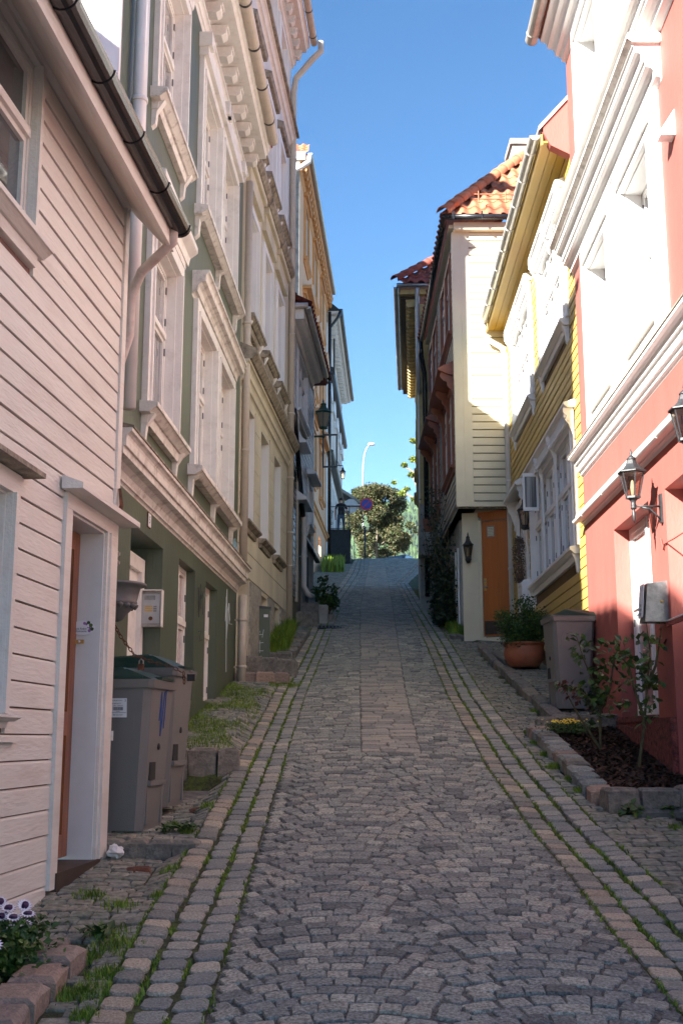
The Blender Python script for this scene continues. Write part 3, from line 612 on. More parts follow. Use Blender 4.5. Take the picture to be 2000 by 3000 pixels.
        if casing:
            q = s.b(); c = casing
            q.box((y0 - c, 0.0, z0 - cext), (y0, cout, z1)); q.box((y1, 0.0, z0 - cext), (y1 + c, cout, z1)); q.box((y0 - c, 0.0, z1), (y1 + c, cout + .002, z1 + c))
            q.box((y0 - c * .35, 0.0, z0 - cext), (y0 - .002, cout + .018, z1)); q.box((y1 + .002, 0.0, z0 - cext), (y1 + c * .35, cout + .018, z1))
            q.build('casing', mc, W_)
            q = s.b(); q.box((y0 - .001, fo - .002, z0), (y0 + .012, .0, z1)); q.box((y1 - .012, fo - .002, z0), (y1 + .001, .0, z1)); q.box((y0 + .012, fo - .002, z1 - .012), (y1 - .012, .0, z1 + .001)); q.build('reveal', mf, W_)
        if sill:
            so_, sh, ex = sill; q = s.b()
            q.prism([(0.0, z0 - sh * .55), (so_ * .55, z0 - sh * .55), (so_ * .9, z0 - sh * .30), (so_, z0 - sh * .30), (so_, z0 - .012), (-d, z0 + .012), (-d, z0 - .02), (0.0, z0 - .02)], 0, y0 - ex, y1 + ex)
            q.prism([(0.0, z0 - sh), (so_ * .35, z0 - sh), (so_ * .42, z0 - sh * .56), (0.0, z0 - sh * .56)], 0, y0 - ex * .6, y1 + ex * .6)
            S_ = q.build('sill', ms, W_)
            if brackets:
                for yy in (y0 - ex * .55, y1 + ex * .55 - .07):
                    q = s.b(); q.prism([(0.0, z0 - sh - .16), (.035, z0 - sh - .13), (.045, z0 - sh - .02), (so_ * .75, z0 - sh * .5), (0.0, z0 - sh * .5)], 0, yy, yy + .07); q.build('sill_bracket', mc, W_)
        if head:
            q = s.b(); ho, hh, hz, ex = head       # out, height, base z, side overhang
            q.box((y0 - casing, 0.0, z1 + casing), (y1 + casing, cout + .01, hz)) if hz > z1 + casing + .01 else None
            q.prism([(0.0, hz), (ho * .45, hz), (ho * .55, hz + hh * .35), (ho * .92, hz + hh * .55), (ho, hz + hh * .6), (ho, hz + hh * .85), (0.0, hz + hh)], 0, y0 - ex, y1 + ex)
            q.build('hood', mc, W_)
        return W_
    def modillions(s, y0, y1, pitch, o0, o1, z0, z1, w_, m, name='modillion', cap=.02):
        y = y0; i = 0; me = None
        while y < y1:
            if me is None:
                b = B(); h = z1 - z0; L_ = o1 - o0
                b.prism([(0, h), (0, h * .15), (L_ * .6, h * .05), (L_ * .75, 0), (L_, h * .25), (L_, h * .7), (L_ + cap, h * .72), (L_ + cap, h)], 0, -w_ / 2, w_ / 2)
                first = b.build(name, m, s.root); me = first.data; first.matrix_local = Matrix.Translation(s.tf((y, o0, z0)))
            else: link(name, me, s.root, Matrix.Translation(s.tf((y, o0, z0))))
            y += pitch; i += 1
def tiles(par, P0, U, Vv, nu, nv, m, tw=.22, tl=.33, name='roof_tile', limit=300, skip=None):
    """pantiles from eave corner P0: U along the eave, Vv up the slope."""
    U = Vector(U).normalized(); Vv = Vector(Vv).normalized(); N_ = U.cross(Vv).normalized()
    if N_.z < 0: N_ = -N_
    key = 'T%.3f%.3f%s' % (tw, tl, m.name)
    if key not in TMESH:
        b = B(); b.smooth = True; n = 8; vs = []
        for (t, dz) in ((-.04, .028), (tl * .5, .015), (tl * 1.06, .0)):
            for i in range(n + 1):
                a = i / n * 2 * math.pi; vs.append((i / n * tw * 1.06, t, dz + .030 * math.sin(a + .5)))
        for i in range(n + 1):
            a = i / n * 2 * math.pi; vs.append((i / n * tw * 1.06, -.04, .028 - .018 + .030 * math.sin(a + .5)))
        k = n + 1; fs = [(r_ * k + i, r_ * k + i + 1, (r_ + 1) * k + i + 1, (r_ + 1) * k + i) for r_ in range(2) for i in range(n)] + [(3 * k + i, 3 * k + i + 1, i + 1, i) for i in range(n)]
        b.add(vs, fs); me = bpy.data.meshes.new(name); me.from_pydata(b.v, [], b.f); me.materials.append(m); me.polygons.foreach_set('use_smooth', b.sm); TMESH[key] = me
    me = TMESH[key]; c = 0
    for j in range(nv):
        for i in range(nu):
            if skip and skip(i, j): continue
            if c >= limit: return
            p = Vector(P0) + U * (tw * i) + Vv * (tl * j) + N_ * (.0 + R.uniform(-.003, .003)); r_ = R.uniform(-.012, .012); u2 = U + Vv * r_; v2 = Vv - U * r_
            X_ = u2 if u2.cross(v2).z * N_.z >= 0 else u2
            zc = X_.cross(v2).normalized()
            mx = Matrix(((X_.x, v2.x, zc.x, p.x), (X_.y, v2.y, zc.y, p.y), (X_.z, v2.z, zc.z, p.z), (0, 0, 0, 1)))
            if zc.z < 0:
                p2 = p + U * tw; mx = Matrix(((-X_.x, v2.x, -zc.x, p2.x), (-X_.y, v2.y, -zc.y, p2.y), (-X_.z, v2.z, -zc.z, p2.z), (0, 0, 0, 1)))
            link(name, me, par, par.matrix_world.inverted() @ mx if par.parent is None else mx); c += 1
bpy.context.view_layer.update()

def modfix(): pass
# ---- 1 pink wooden house
h = F('wooden_house', 'pale pink wooden house with black gutter and orange brown door', 'house', -1, -1.5, 7.08, .083)
bpy.context.view_layer.update()
dop = (6.43, 7.13, .4, 2.87); wl = (4.2, 5.52, 1.72, 2.78); wu = (4.2, 5.57, 4.12, 5.10)
h.wall(-14, 7.37, .3, 5.22, [dop, wl, wu], M['pink_dark'], .3)  # lengthened unseen behind the camera to keep sun off the near ground
opb = [(6.32, 7.295, .3, 2.95), (4.1, 5.62, 1.64, 2.88), (4.1, 5.66, 4.05, 5.3)]
h.boards(1.6, 7.295, .72, 5.2, .1295, opb, M['pink'], gap=.0075)
h.box('corner_board', M['pink'], 7.297, 7.385, -.02, .034, .80, 5.2)
h.box('plinth', M['concrete'], -14, 7.35, -.2, -.005, 0, .80)
h.box('far_wall', M['pink'], 7.371, 7.384, -5.0, -.021, .5, 5.2)
# door
b = h.b(); b.box((6.32, 0, .82), (6.43, .04, 2.87)); b.box((7.13, 0, .9), (7.295, .04, 2.87)); b.box((6.32, 0, 2.87), (7.295, .042, 2.955)); b.box((7.165, 0, .9), (7.18, .055, 2.87)); b.build('door_casing', M['pink'], h.root)
b = h.b(); b.box((7.115, -.29, .8), (7.129, .02, 2.86)); b.box((6.431, -.29, .8), (6.445, .02, 2.86)); b.box((6.445, -.29, 2.855), (7.115, .02, 2.869)); b.build('door_reveal', M['pipewhite'], h.root)
d = B(h.tf); d.box((6.445, -.18, .92), (6.555, -.13, 2.85)); d.box((7.005, -.18, .92), (7.115, -.13, 2.85)); d.box((6.555, -.18, 2.74), (7.005, -.13, 2.85)); d.box((6.555, -.18, .92), (7.005, -.13, 1.05)); d.box((6.555, -.18, 1.62), (7.005, -.125, 1.76))
dd = d.build('door', M['wood'], h.root)
for i in range(5): h.box('plank', M['wood'], 6.56 + i * .088, 6.56 + i * .088 + .074, -.17, -.138, 1.05, 1.62, dd)
h.box('pane', M['glassd'], 6.56, 7.0, -.165, -.155, 1.76, 2.74, dd); h.box('letter_slot', M['brass'], 6.68, 6.9, -.125, -.118, 1.66, 1.73, dd)
h.box('threshold', M['darkwood'], 6.40, 7.20, -.18, .05, .80, .90); h.box('doorstep', M['kerb'], 6.36, 7.24, -.05, .16, .68, .79)
h.profile('door_hood', M['pink'], 6.24, 7.48, [(0.03, 2.957), (.15, 2.957), (.15, 2.99), (0.03, 3.035)])
b = h.b(); b.tube([(7.31, .04, 2.99), (7.32, .06, 3.08), (7.335, .045, 3.19)], .009, 6); b.tube([(7.36, .04, 2.99), (7.355, .06, 3.08), (7.34, .045, 3.19)], .009, 6); b.build('iron_hook', M['rust'], h.root)
h.window(4.2, 5.52, 1.72, 2.78, .06, M['pink'], M['glassc'], .10, M['pink'], .035, (.10, .07, .12), .36, 2, ms=M['pink'], brackets=False)
h.profile('window_hood', M['ledge'], 4.0, 5.70, [(0.0, 2.885), (.13, 2.885), (.13, 2.91), (0.0, 2.96)])
h.window(4.2, 5.57, 4.12, 5.10, .0, M['pink'], M['glass'], .09, M['pink'], .035, (.12, .13, .11), .42, 2, ms=M['pink'], brackets=False, hinges=False, fw=.05)
h.box('wall_bracket', M['pink'], 5.35, 5.74, .02, .05, 1.585, 1.61)
# eave
h.profile('soffit', M['pink'], -14, 7.46, [(0.0, 5.20), (.27, 4.90), (.30, 4.90), (.30, 4.99), (.0, 5.30)])
h.profile('crown_moulding', M['pink'], 1.5, 7.335, [(0.02, 5.12), (.055, 5.14), (.055, 5.165), (.02, 5.20)])
h.profile('fascia', M['pink'], 1.5, 7.46, [(.301, 4.87), (.325, 4.87), (.325, 5.02), (.301, 5.02)])
h.gutter(-14, 7.40, .375, 5.03, .072, M['black'], .62)
rf = h.profile('roof', M['tiledark'], -14, 7.46, [(.33, 5.00), (-3.1, 8.62), (-6.5, 5.0), (-6.5, 4.9), (-3.1, 8.5), (.30, 4.95)])
for j in range(2):
    for i in range(26):
        pass
rb = B(); rb.smooth = True; vs = [(t, r0 * math.cos(a), r0 * math.sin(a)) for (t, r0) in ((-.03, .14), (.40, .105)) for a in [math.pi * i / 8 for i in range(9)]]; rb.add([(y, x, z) for x, y, z in vs], [(i, i + 1, 10 + i, 9 + i) for i in range(8)])
h_r0 = rb.build('ridge_tile', M['tile'], h.root, Matrix.Translation(h.tf((7.3, -3.1, 8.58))) @ Matrix.Rotation(math.pi / 2, 4, 'Z')); h_rt = h_r0.data
bpy.context.view_layer.update()
tiles(h.root, h.W(7.44, .31, 5.11), h.W(1.5, 0, 0) - h.W(7.5, 0, 0), h.W(5, -3.1, 8.66) - h.W(5, .36, 5.045), 27, 3, M['tile'], .225, .34)
tiles(h.root, h.W(7.44, .31, 5.11) + (h.W(5, -3.1, 8.66) - h.W(5, .36, 5.045)).normalized() * 1.02, h.W(1.5, 0, 0) - h.W(7.5, 0, 0), h.W(5, -3.1, 8.66) - h.W(5, .36, 5.045), 27, 10, M['tile'], .225, .34, limit=219)
h.pipe([(7.34, .345, 5.0), (7.36, .34, 4.90), (7.42, .24, 4.84), (7.52, .09, 4.76), (7.55, .012, 4.60), (7.55, .010, 4.32), (7.56, -.05, 4.12), (7.56, -.055, 2.55), (7.57, -.07, 2.40), (7.57, -.12, 2.30), (7.57, -.12, .95)], .034, M['pipepink'], [(7.56, -.052, 2.80), (7.56, -.052, 2.74)])
for i in range(27): link('ridge_tile', h_rt, h.root, Matrix.Translation(h.tf((7.3 - i * .40, -3.1, 8.58))) @ Matrix.Rotation(math.pi / 2, 4, 'Z')) if i else None
h.box('chimney', M['gray'], 4.2, 4.9, -3.4, -2.8, 7.6, 8.9)

# ---- 2 green plastered house
g = F('plastered_house', 'dark green plastered house with white window surrounds and moulded cornices', 'house', -1, -1.45, 13, .0434)
bpy.context.view_layer.update()
ops = [(8.85, 10.11, .8, 3.25), (10.89, 11.80, 1.98, 3.29), (12.49, 13.33, 2.0, 3.29),
       (9.16, 10.38, 4.28, 5.92), (11.42, 12.62, 4.28, 5.98), (12.88, 14.08, 4.28, 5.98),
       (9.16, 10.38, 7.06, 8.72), (11.42, 12.62, 7.06, 8.72), (12.88, 14.08, 7.06, 8.72)]
g.wall(7.95, 14.98, .6, 9.85, ops, M['green'], .32)
b = g.b(); b.prism([(-9, .3), (0, .3), (0, 9.9), (-4.5, 13.4), (-9, 9.9)], 0, 7.90, 7.949); b.build('gable_wall', M['whiteclean'], g.root)
g.box('gable_joint', M['gray'], 7.885, 7.899, -9, -.02, 7.36, 7.375)
g.box('door', M['trimclean'], 8.85, 9.98, -.23, -.19, .9, 3.02)
b = g.b(); b.box((9.98, -.24, .9), (10.09, -.15, 3.14)); b.box((8.85, -.24, 3.02), (9.98, -.15, 3.14)); b.build('door_frame', M['trimclean'], g.root)
g.box('threshold', M['concrete'], 8.85, 10.10, -.32, .06, .9, 1.16)
for (a, c) in ((10.89, 11.80), (12.49, 13.33)): g.window(a, c, 1.98, 3.29, .09, M['trimclean'], M['blind'], 0, None, 0, None, .42, 2)
g.mould('cornice', M['trim'], 7.95, 14.98, [(3.46, 3.50, .025), (3.50, 3.64, .13), (3.64, 3.70, .15), (3.70, 3.77, .19)], ends=False)
g.profile('cornice_ledge', M['ledge'], 7.95, 14.98, [(0.0, 3.772), (.20, 3.772), (.20, 3.785), (0.0, 3.84)])
for (z0, z1, zh) in ((4.28, 5.95, 6.10), (7.06, 8.72, 8.86)):
    hd = (.16, .22, zh, .20) if z0 < 5 else (.13, .18, zh, .18)
    g.window(9.16, 10.38, z0, z1 - .03, .09, M['trimclean'], M['glassc'], .115, M['trimclean'], .05, (.15, .17, .18), .38, 2, ms=M['trim'], head=hd)
    for (a, c) in ((11.42, 12.62), (12.88, 14.08)):
        g.window(a, c, z0, z1, .09, M['trimclean'], M['glassc'], .115, M['trimclean'], .05, None, .38, 2)
    g.profile('window_sill', M['trim'], 11.20, 14.30, [(0.0, z0 - .10), (.08, z0 - .10), (.14, z0 - .06), (.15, z0 - .06), (.15, z0 - .01), (0.0, z0 + .01)])
    for yy in (11.26, 12.70, 14.16): g.profile('sill_bracket', M['trim'], yy, yy + .09, [(0.0, z0 - .34), (.04, z0 - .30), (.05, z0 - .14), (.12, z0 - .10), (0.0, z0 - .10)])
    if z0 < 5:
        g.mould('window_cornice', M['trim'], 11.20, 14.30, [(z1 + .115, z1 + .18, .055), (z1 + .18, z1 + .31, .14), (z1 + .31, z1 + .38, .18)], ends=False)
    else:
        for (a, c) in ((11.42, 12.62), (12.88, 14.08)):
            b = g.b(); m_2 = (a + c) / 2
            b.prism([(a - .14, z1 + .11), (c + .14, z1 + .11), (c + .14, z1 + .20), (m_2, z1 + .36), (a - .14, z1 + .20)], 1, 0.0, .10); b.box((a - .17, 0.0, z1 + .20), (a - .02, .14, z1 + .36)); b.box((c + .02, 0.0, z1 + .20), (c + .17, .14, z1 + .36)); b.build('pediment', M['trimclean'], g.root)
g.mould('eave_cornice', M['trimclean'], 7.95, 14.98, [(9.20, 9.27, .03), (9.27, 9.34, .07), (9.34, 9.36, .05), (9.53, 9.60, .31), (9.60, 9.67, .35), (9.67, 9.72, .38)], ends=False)
g.modillions(8.1, 14.98, .42, .0, .20, 9.40, 9.53, .15, M['trimclean'])
g.gutter(7.85, 14.80, .425, 9.74, .072, M['pipebeige'], .85, bm=M['iron'])
g.profile('roof', M['tiledark'], 7.9, 14.99, [(.40, 9.75), (-4.5, 13.45), (-9, 9.8), (-9, 9.7), (-4.5, 13.3), (.36, 9.72)])
g.pipe([(8.27, .08, 9.3), (8.27, .08, 4.0)], .055, M['pipewhite'], [(8.27, .08, 6.5), (8.27, .08, 8.6)])
g.box('number_plate', M['paper'], 9.42, 9.52, 0.0, .012, 3.33, 3.44); g.box('plate_rust', M['rust'], 9.412, 9.528, 0.0, .008, 3.322, 3.448)

# ---- 3 cream plastered house
c_ = F('apartment_building', 'tall cream plastered building with soot-stained ledges and stacked cornices', 'building', -1, -1.37, 15, .074)
bpy.context.view_layer.update()
gw = [(15.38, 16.37), (16.98, 17.92), (18.52, 19.42)]
ops = [(a, e, 4.52, 6.20) for a, e in gw] + [(a, e, 7.42, 9.12) for a, e in gw] + [(a, e, 10.36, 11.85) for a, e in gw] + [(a, e, 13.12, 14.15) for a, e in gw] + [(17.13, 17.91, 3.15, 3.72), (18.63, 19.37, 3.3, 3.72), (15.12, 16.06, 2.3, 3.78)]
c_.wall(15.0, 20.36, 1.8, 9.93, ops, M['creamL'], .34); c_.wall(15.0, 20.36, 9.931, 14.9, ops, M['upperwhite'], .34)
for (a, e) in gw:
    c_.window(a, e, 4.52, 6.20, .22, M['whiteclean'], M['glassc'], 0, None, 0, (.12, .14, .10), .36, 2, ms=M['ledge'], brackets=False)
    c_.window(a, e, 7.42, 9.12, .18, M['whiteclean'], M['glassc'], .10, M['whiteclean'], .03, (.15, .20, .14), .36, 2, ms=M['ledge'])
    c_.window(a, e, 10.36, 11.85, .18, M['whiteclean'], M['glassc'], .12, M['whiteclean'], .05, (.15, .20, .16), .36, 2, ms=M['ledge'])
    c_.window(a, e, 13.12, 14.15, .15, M['whiteclean'], M['glassc'], .10, M['whiteclean'], .04, None, .36, 2)
    for zz in (4.52, 7.42, 10.36, 13.12):
        zt = {4.52: 6.2, 7.42: 9.12, 10.36: 11.85, 13.12: 14.15}[zz]; c_.box('window_reveal', M['whiteclean'], e - .014, e + .001, -.2, .001, zz, zt)
    b = c_.b(); b.box((a - .16, 0.0, 9.36), (e + .16, .07, 9.62)); b.box((a - .2, 0.0, 9.62), (e + .2, .12, 9.72)); b.build('window_head', M['creamL'], c_.root)
    b = c_.b(); b.prism([(0.0, 9.721), (.14, 9.721), (.19, 9.79), (.19, 9.85), (0.0, 9.92)], 0, a - .25, e + .25); b.build('head_ledge', M['ledge'], c_.root)
    c_.profile('head_ledge', M['ledge'], a - .1, e + .1, [(0.0, 12.02), (.10, 12.02), (.12, 12.12), (0.0, 12.16)])
c_.mould('string_course', M['creamL'], 15.0, 20.36, [(6.34, 6.42, .04), (6.42, 6.56, .08), (6.56, 6.66, .13)], ends=False)
c_.profile('string_ledge', M['ledge'], 15.0, 20.3, [(0.0, 6.661), (.16, 6.661), (.23, 6.74), (.23, 6.80), (0.0, 6.90)])
c_.mould('string_course', M['trimclean'], 15.0, 20.36, [(12.66, 12.76, .06), (12.76, 12.86, .12)], ends=False); c_.profile('string_ledge', M['ledge'], 15.0, 20.36, [(0.0, 12.861), (.17, 12.861), (.17, 12.92), (0.0, 12.98)])
c_.mould('eave_cornice', M['trimclean'], 15.0, 20.36, [(14.30, 14.38, .05), (14.38, 14.44, .10), (14.62, 14.70, .30), (14.70, 14.80, .36)], ends=False)
c_.modillions(15.2, 20.45, .36, .0, .20, 14.46, 14.62, .13, M['trimclean'])
c_.gutter(14.9, 20.38, .44, 14.88, .072, M['pipebeige'], .8, bm=M['iron'])
c_.profile('roof', M['tiledark'], 15.0, 20.36, [(.36, 14.86), (-4.5, 18.3), (-9, 14.8), (-9, 14.6), (.3, 14.8)])
c_.box('side_wall', M['gray'], 14.985, 14.999, -9, -.01, 9.0, 14.9); c_.box('end_wall', M['gray'], 20.361, 20.38, -9, -.01, 2, 14.9)
zc = 4.52; n_c = 0
for (ya, yb) in ((15.06, 15.37), (16.385, 16.965), (17.935, 18.505), (19.435, 20.2)):
    for i in range(6): c_.box('plaster_course', M['creamL'], ya + .004, yb - .004, 0.001, .016, 4.54 + i * .293, 4.54 + i * .293 + .281)
c_.box('plinth_band', M['creamL'], 15.0, 20.22, .001, .018, 3.79, 4.125); c_.box('wall_band', M['creamL'], 15.0, 20.22, .001, .016, 4.14, 4.36)
for (ya, yb) in ((16.09, 17.11), (17.93, 18.61), (19.39, 20.2)): c_.box('roughcast_plinth', M['roughcast'], ya, yb, .001, .03, 2.2, 3.76)
c_.box('door', M['darkwood'], 15.12, 16.06, -.33, -.29, 2.3, 3.78)
for (a, e, z0) in ((17.13, 17.91, 3.15), (18.63, 19.37, 3.3)): c_.window(a, e, z0, 3.72, .25, M['trimclean'], M['glassd'], 0, None, 0, None, 0, 1, hinges=False)
c_.pipe([(20.32, .58, 14.86), (20.32, .58, 14.66), (20.32, .42, 14.5), (20.32, .10, 14.1), (20.32, .06, 13.8), (20.32, .06, 3.5)], .06, M['pipebeige'], [(20.32, .06, z) for z in (12.4, 10.6, 8.9, 7.4, 6.2, 5.2, 4.6)], bm=M['pipebeige'])
g.pipe([(14.86, .10, 3.42), (14.86, .10, 2.2)], .055, M['pipebeige'], [(14.86, .10, 3.1), (14.86, .10, 2.5)]); c_.pipe([(15.12, .07, 9.3), (15.12, .07, 3.9)], .05, M['pipebeige'], [(15.12, .07, 7.2), (15.12, .07, 5.4)])

# ---- 4 small white wooden house
s_ = F('wooden_house', 'narrow white clapboard house with dark red roof and grey gutter', 'house', -1, -.98, 21, .069)
bpy.context.view_layer.update()
ops = [(22.20, 24.05, 8.05, 9.28), (24.45, 25.35, 6.15, 7.05), (22.3, 23.2, 4.5, 6.05)]
s_.wall(21.0, 25.7, 3.4, 9.75, ops, M['creamRd'], .3)
s_.boards(22.32, 25.6, 5.72, 9.4, .135, [(22.08, 24.17, 7.85, 9.5), (24.35, 25.45, 5.95, 7.2), (22.2, 23.3, 4, 6.2)], M['smallboard'], gap=.012)
s_.boards(21.1, 22.22, 7.7, 9.4, .135, [(22.08, 24.17, 7.85, 9.5)], M['smallboard'], gap=.012)
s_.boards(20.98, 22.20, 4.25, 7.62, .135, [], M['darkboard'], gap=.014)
s_.box('corner_board', M['smallboard'], 25.61, 25.70, 0, .035, 5.6, 9.5); s_.box('corner_board', M['smallboard'], 20.97, 21.09, 0, .035, 7.6, 9.5); s_.box('corner_board', M['pipebeige'], 22.21, 22.31, .0, .05, 4.2, 9.3)
s_.window(22.20, 24.05, 8.05, 9.28, .03, M['smallboard'], M['glass'], .10, M['smallboard'], .03, (.10, .12, .12), .30, 3, hinges=False, brackets=False)
s_.window(24.45, 25.35, 6.15, 7.05, .03, M['smallboard'], M['glass'], .09, M['smallboard'], .03, (.10, .12, .08), .36, 2, hinges=False)
s_.profile('window_hood', M['smallboard'], 24.2, 25.55, [(0.02, 7.18), (.22, 7.18), (.22, 7.22), (.02, 7.34)]); s_.profile('door_hood', M['smallboard'], 22.2, 23.5, [(0.02, 6.2), (.22, 6.2), (.22, 6.25), (.02, 6.4)]); s_.profile('window_hood', M['smallboard'], 22.3, 23.3, [(0.02, 7.38), (.20, 7.38), (.20, 7.42), (.02, 7.55)])
s_.box('door', M['gray'], 22.3, 23.2, -.2, -.16, 4.5, 6.05)
s_.profile('basement_ledge', M['concrete'], 23.3, 26.6, [(0.0, 5.60), (.10, 5.60), (.10, 5.64), (0.0, 5.70)]); s_.box('basement', M['gray'], 23.3, 25.7, -.1, .03, 4.0, 5.59); s_.box('cellar_dark_sheet', M['blackwall'], 23.9, 24.5, .031, .036, 4.4, 5.4)  # flat black sheet on the basement paints the dark of a cellar opening
s_.profile('eave_cornice', M['trimclean'], 20.9, 25.15, [(0.0, 9.40), (.05, 9.40), (.09, 9.48), (.20, 9.50), (.24, 9.56), (.28, 9.56), (.28, 9.66), (0.0, 9.80)])
s_.box('eave_board', M['trimclean'], 20.86, 20.92, -1.5, .28, 9.42, 9.64)
s_.gutter(20.85, 25.15, .345, 9.66, .062, M['zinc'], .8)
b = s_.b(); b.tube([(20.80, .36, 9.66), (20.80, -1.5, 9.68)], .058, 8); b.build('gutter', M['zinc'], s_.root)
s_.profile('roof', M['tiledark'], 21.0, 25.8, [(.34, 9.70), (-3, 11.6), (-6, 9.7), (-6, 9.6), (.3, 9.64)])
bpy.context.view_layer.update()
tiles(s_.root, s_.W(20.85, .38, 9.74), s_.W(25.8, 0, 0) - s_.W(20.8, 0, 0), Vector((-1, 0, .56)), 22, 4, M['tiledark'], .225, .34)
s_.pipe([(21.1, .08, 7.72), (21.5, .08, 7.28), (22.85, .08, 6.0)], .05, M['black'], []); s_.pipe([(22.9, .09, 6.0), (23.0, .09, 5.9), (23.0, .09, 4.6), (23.1, .16, 4.45), (23.3, .24, 4.42)], .055, M['pipewhite'], [(23.0, .09, 5.2)])

# ---- unseen low house added between the white and orange ones to shade the road
v_ = F('wooden_house', 'unseen plain white house added between the white clapboard and the orange building to block sun', 'house', -1, -1.35, 26.2, .02)
v_.wall(26.2, 35.9, 4, 11.6, [(28, 29, 6, 7.4), (31, 32, 6, 7.4), (28, 29, 9, 10.4), (31, 32, 9, 10.4)], M['smallboard'], .3)
for a in (28, 31):
    for z0 in (6, 9): v_.window(a, a + 1, z0, z0 + 1.4, .08, M['white'], M['glassc'], .1, M['white'], .03, None, .36, 2, hinges=False)
v_.profile('roof', M['tiledark'], 26.2, 35.9, [(.2, 11.6), (-3.5, 14.0), (-7, 11.6), (-7, 11.4), (.1, 11.5)])
v_.box('end_wall', M['smallboard'], 26.18, 26.199, -7, -.001, 4, 11.5)

# ---- 5 orange building
o_ = F('apartment_building', 'tall orange building with dentilled cornice and triangular window heads', 'building', -1, -1.4, 36, .058)
bpy.context.view_layer.update()
wy = [(37.7, 39.0), (41.4, 42.7), (45.0, 46.3)]; fl = [(17.95, 20.0), (14.35, 16.4), (11.0, 13.0)]
ops = [(a, e, z0, z1) for a, e in wy for z0, z1 in fl] + [(42.5, 43.5, 8.6, 9.5), (44.7, 45.9, 8.75, 9.45)]
o_.wall(36.0, 48.9, 5.8, 20.9, ops, M['orangewall'], .35)
o_.box('side_wall', M['gray'], 35.97, 35.999, -7, -.001, 5.8, 20.9)
for (z0, z1) in fl:
    for (a, e) in wy:
        o_.window(a, e, z0, z1, .22, M['white'], M['glassd'], .16, M['orangetrim'], .06, (.16, .22, .25), .36, 2, hinges=False, ms=M['orangetrim'], brackets=False)
        b = o_.b()
        if z0 < 17: b.prism([(a - .35, z1 + .32), (e + .35, z1 + .32), (e + .35, z1 + .42), ((a + e) / 2, z1 + .85), (a - .35, z1 + .42)], 1, 0.0, .30); b.box((a - .25, 0.0, z1 + .17), (e + .25, .12, z1 + .32))
        else: b.box((a - .25, 0.0, z1 + .17), (e + .25, .16, z1 + .30))
        b.build('pediment', M['orangetrim'], o_.root)
o_.mould('string_course', M['orangetrim'], 36, 48.9, [(9.85, 9.95, .06), (9.95, 10.08, .14)], ends=False); o_.mould('string_course', M['orangetrim'], 36, 48.9, [(13.75, 13.9, .08)], ends=False)
o_.mould('eave_cornice', M['orangetrim'], 36, 48.9, [(20.15, 20.3, .05), (20.3, 20.40, .09), (20.66, 20.74, .24), (20.74, 20.84, .29)], ends=False)
o_.modillions(36.3, 48.8, .52, .04, .22, 20.42, 20.66, .20, M['orangetrim'])
o_.gutter(35.9, 48.4, .36, 20.93, .08, M['zinc'], 1.4)
o_.profile('roof', M['tiledark'], 36, 48.9, [(.28, 20.92), (-4, 24), (-8, 21.2), (-8, 21), (.2, 20.84)])
bpy.context.view_layer.update()
tiles(o_.root, o_.W(36.0, .28, 21.05), Vector((-1, .06, .0)), Vector((0, .75, .65)), 8, 3, M['tile'], .25, .36)
o_.box('gable_cap', M['gray'], 35.9, 36.4, -7, .2, 20.7, 21.0)
b = o_.b(); b.tube([(35.95, .34, 20.85), (35.88, .32, 20.6), (35.85, .05, 20.4), (35.85, -.16, 20.3), (35.85, -.2, 20.0), (35.85, -.2, 6.4)], .085, 10); b.build('downpipe', M['pipewhite'], o_.root)
b = o_.b(); b.box((44.45, .16, 12.1), (44.52, .75, 12.16)); b.box((44.45, .16, 13.4), (44.52, .75, 13.46)); b.box((44.45, .16, 12.16), (44.52, .22, 13.4)); b.box((44.45, .69, 12.16), (44.52, .75, 13.4)); b.build('open_casement', M['iron'], o_.root)
b = o_.b(); b.box((41.3, .2, 14.9), (41.36, .85, 14.96)); b.box((41.3, .79, 14.96), (41.36, .85, 16.3)); b.box((41.3, .2, 14.96), (41.36, .26, 16.3)); b.build('open_casement', M['iron'], o_.root)
o_.pipe([(48.75, .14, 20.2), (48.75, .14, 8.9)], .075, M['black'], [])

# ---- 6 far white building
f_ = F('apartment_building', 'far white building with bracketed eave at the top of the street', 'building', -1, -.65, 49, .046)
bpy.context.view_layer.update()
wy = [(50.0, 51.2), (52.9, 54.1), (55.8, 57.0), (58.7, 59.9), (61.2, 62.3)]
fl = [(18.2, 19.6), (14.4, 16.6), (11.2, 13.2)]
f_.wall(49.0, 63.0, 8.6, 20.4, [(a, e, z0, z1) for a, e in wy for z0, z1 in fl], M['whiteclean'], .35)
for (a, e) in wy:
    for (z0, z1) in fl:
        f_.window(a, e, z0, z1, .18, M['white'], M['glassd'] if z0 < 12 else M['glassc'], .14, M['whiteclean'], .05, (.14, .2, .2), .36, 2, hinges=False, brackets=False)
        if z0 == 14.4:
            b = f_.b(); m2 = (a + e) / 2; pr = [(m2 + .85 * math.cos(t), z1 + .15 + .7 * math.sin(t)) for t in [math.pi * i / 8 for i in range(9)]]
            b.prism(pr, 1, 0.0, .16); b.build('arched_head', M['whiteclean'], f_.root)
f_.profile('string_course', M['iron'], 49, 63.0, [(0.0, 17.55), (.30, 17.55), (.34, 17.70), (0.0, 17.85)]); f_.profile('string_course', M['iron'], 49, 63.0, [(0.0, 13.85), (.26, 13.85), (.30, 13.95), (0.0, 14.1)])
f_.mould('eave_cornice', M['white'], 49, 63, [(19.8, 19.9, .06), (20.18, 20.24, .50), (20.24, 20.34, .54)], ends=False)
f_.modillions(49.3, 62.9, .62, .06, .36, 19.96, 20.18, .22, M['whiteclean'])
f_.gutter(48.95, 63.1, .62, 20.42, .09, M['black'], 1.6)
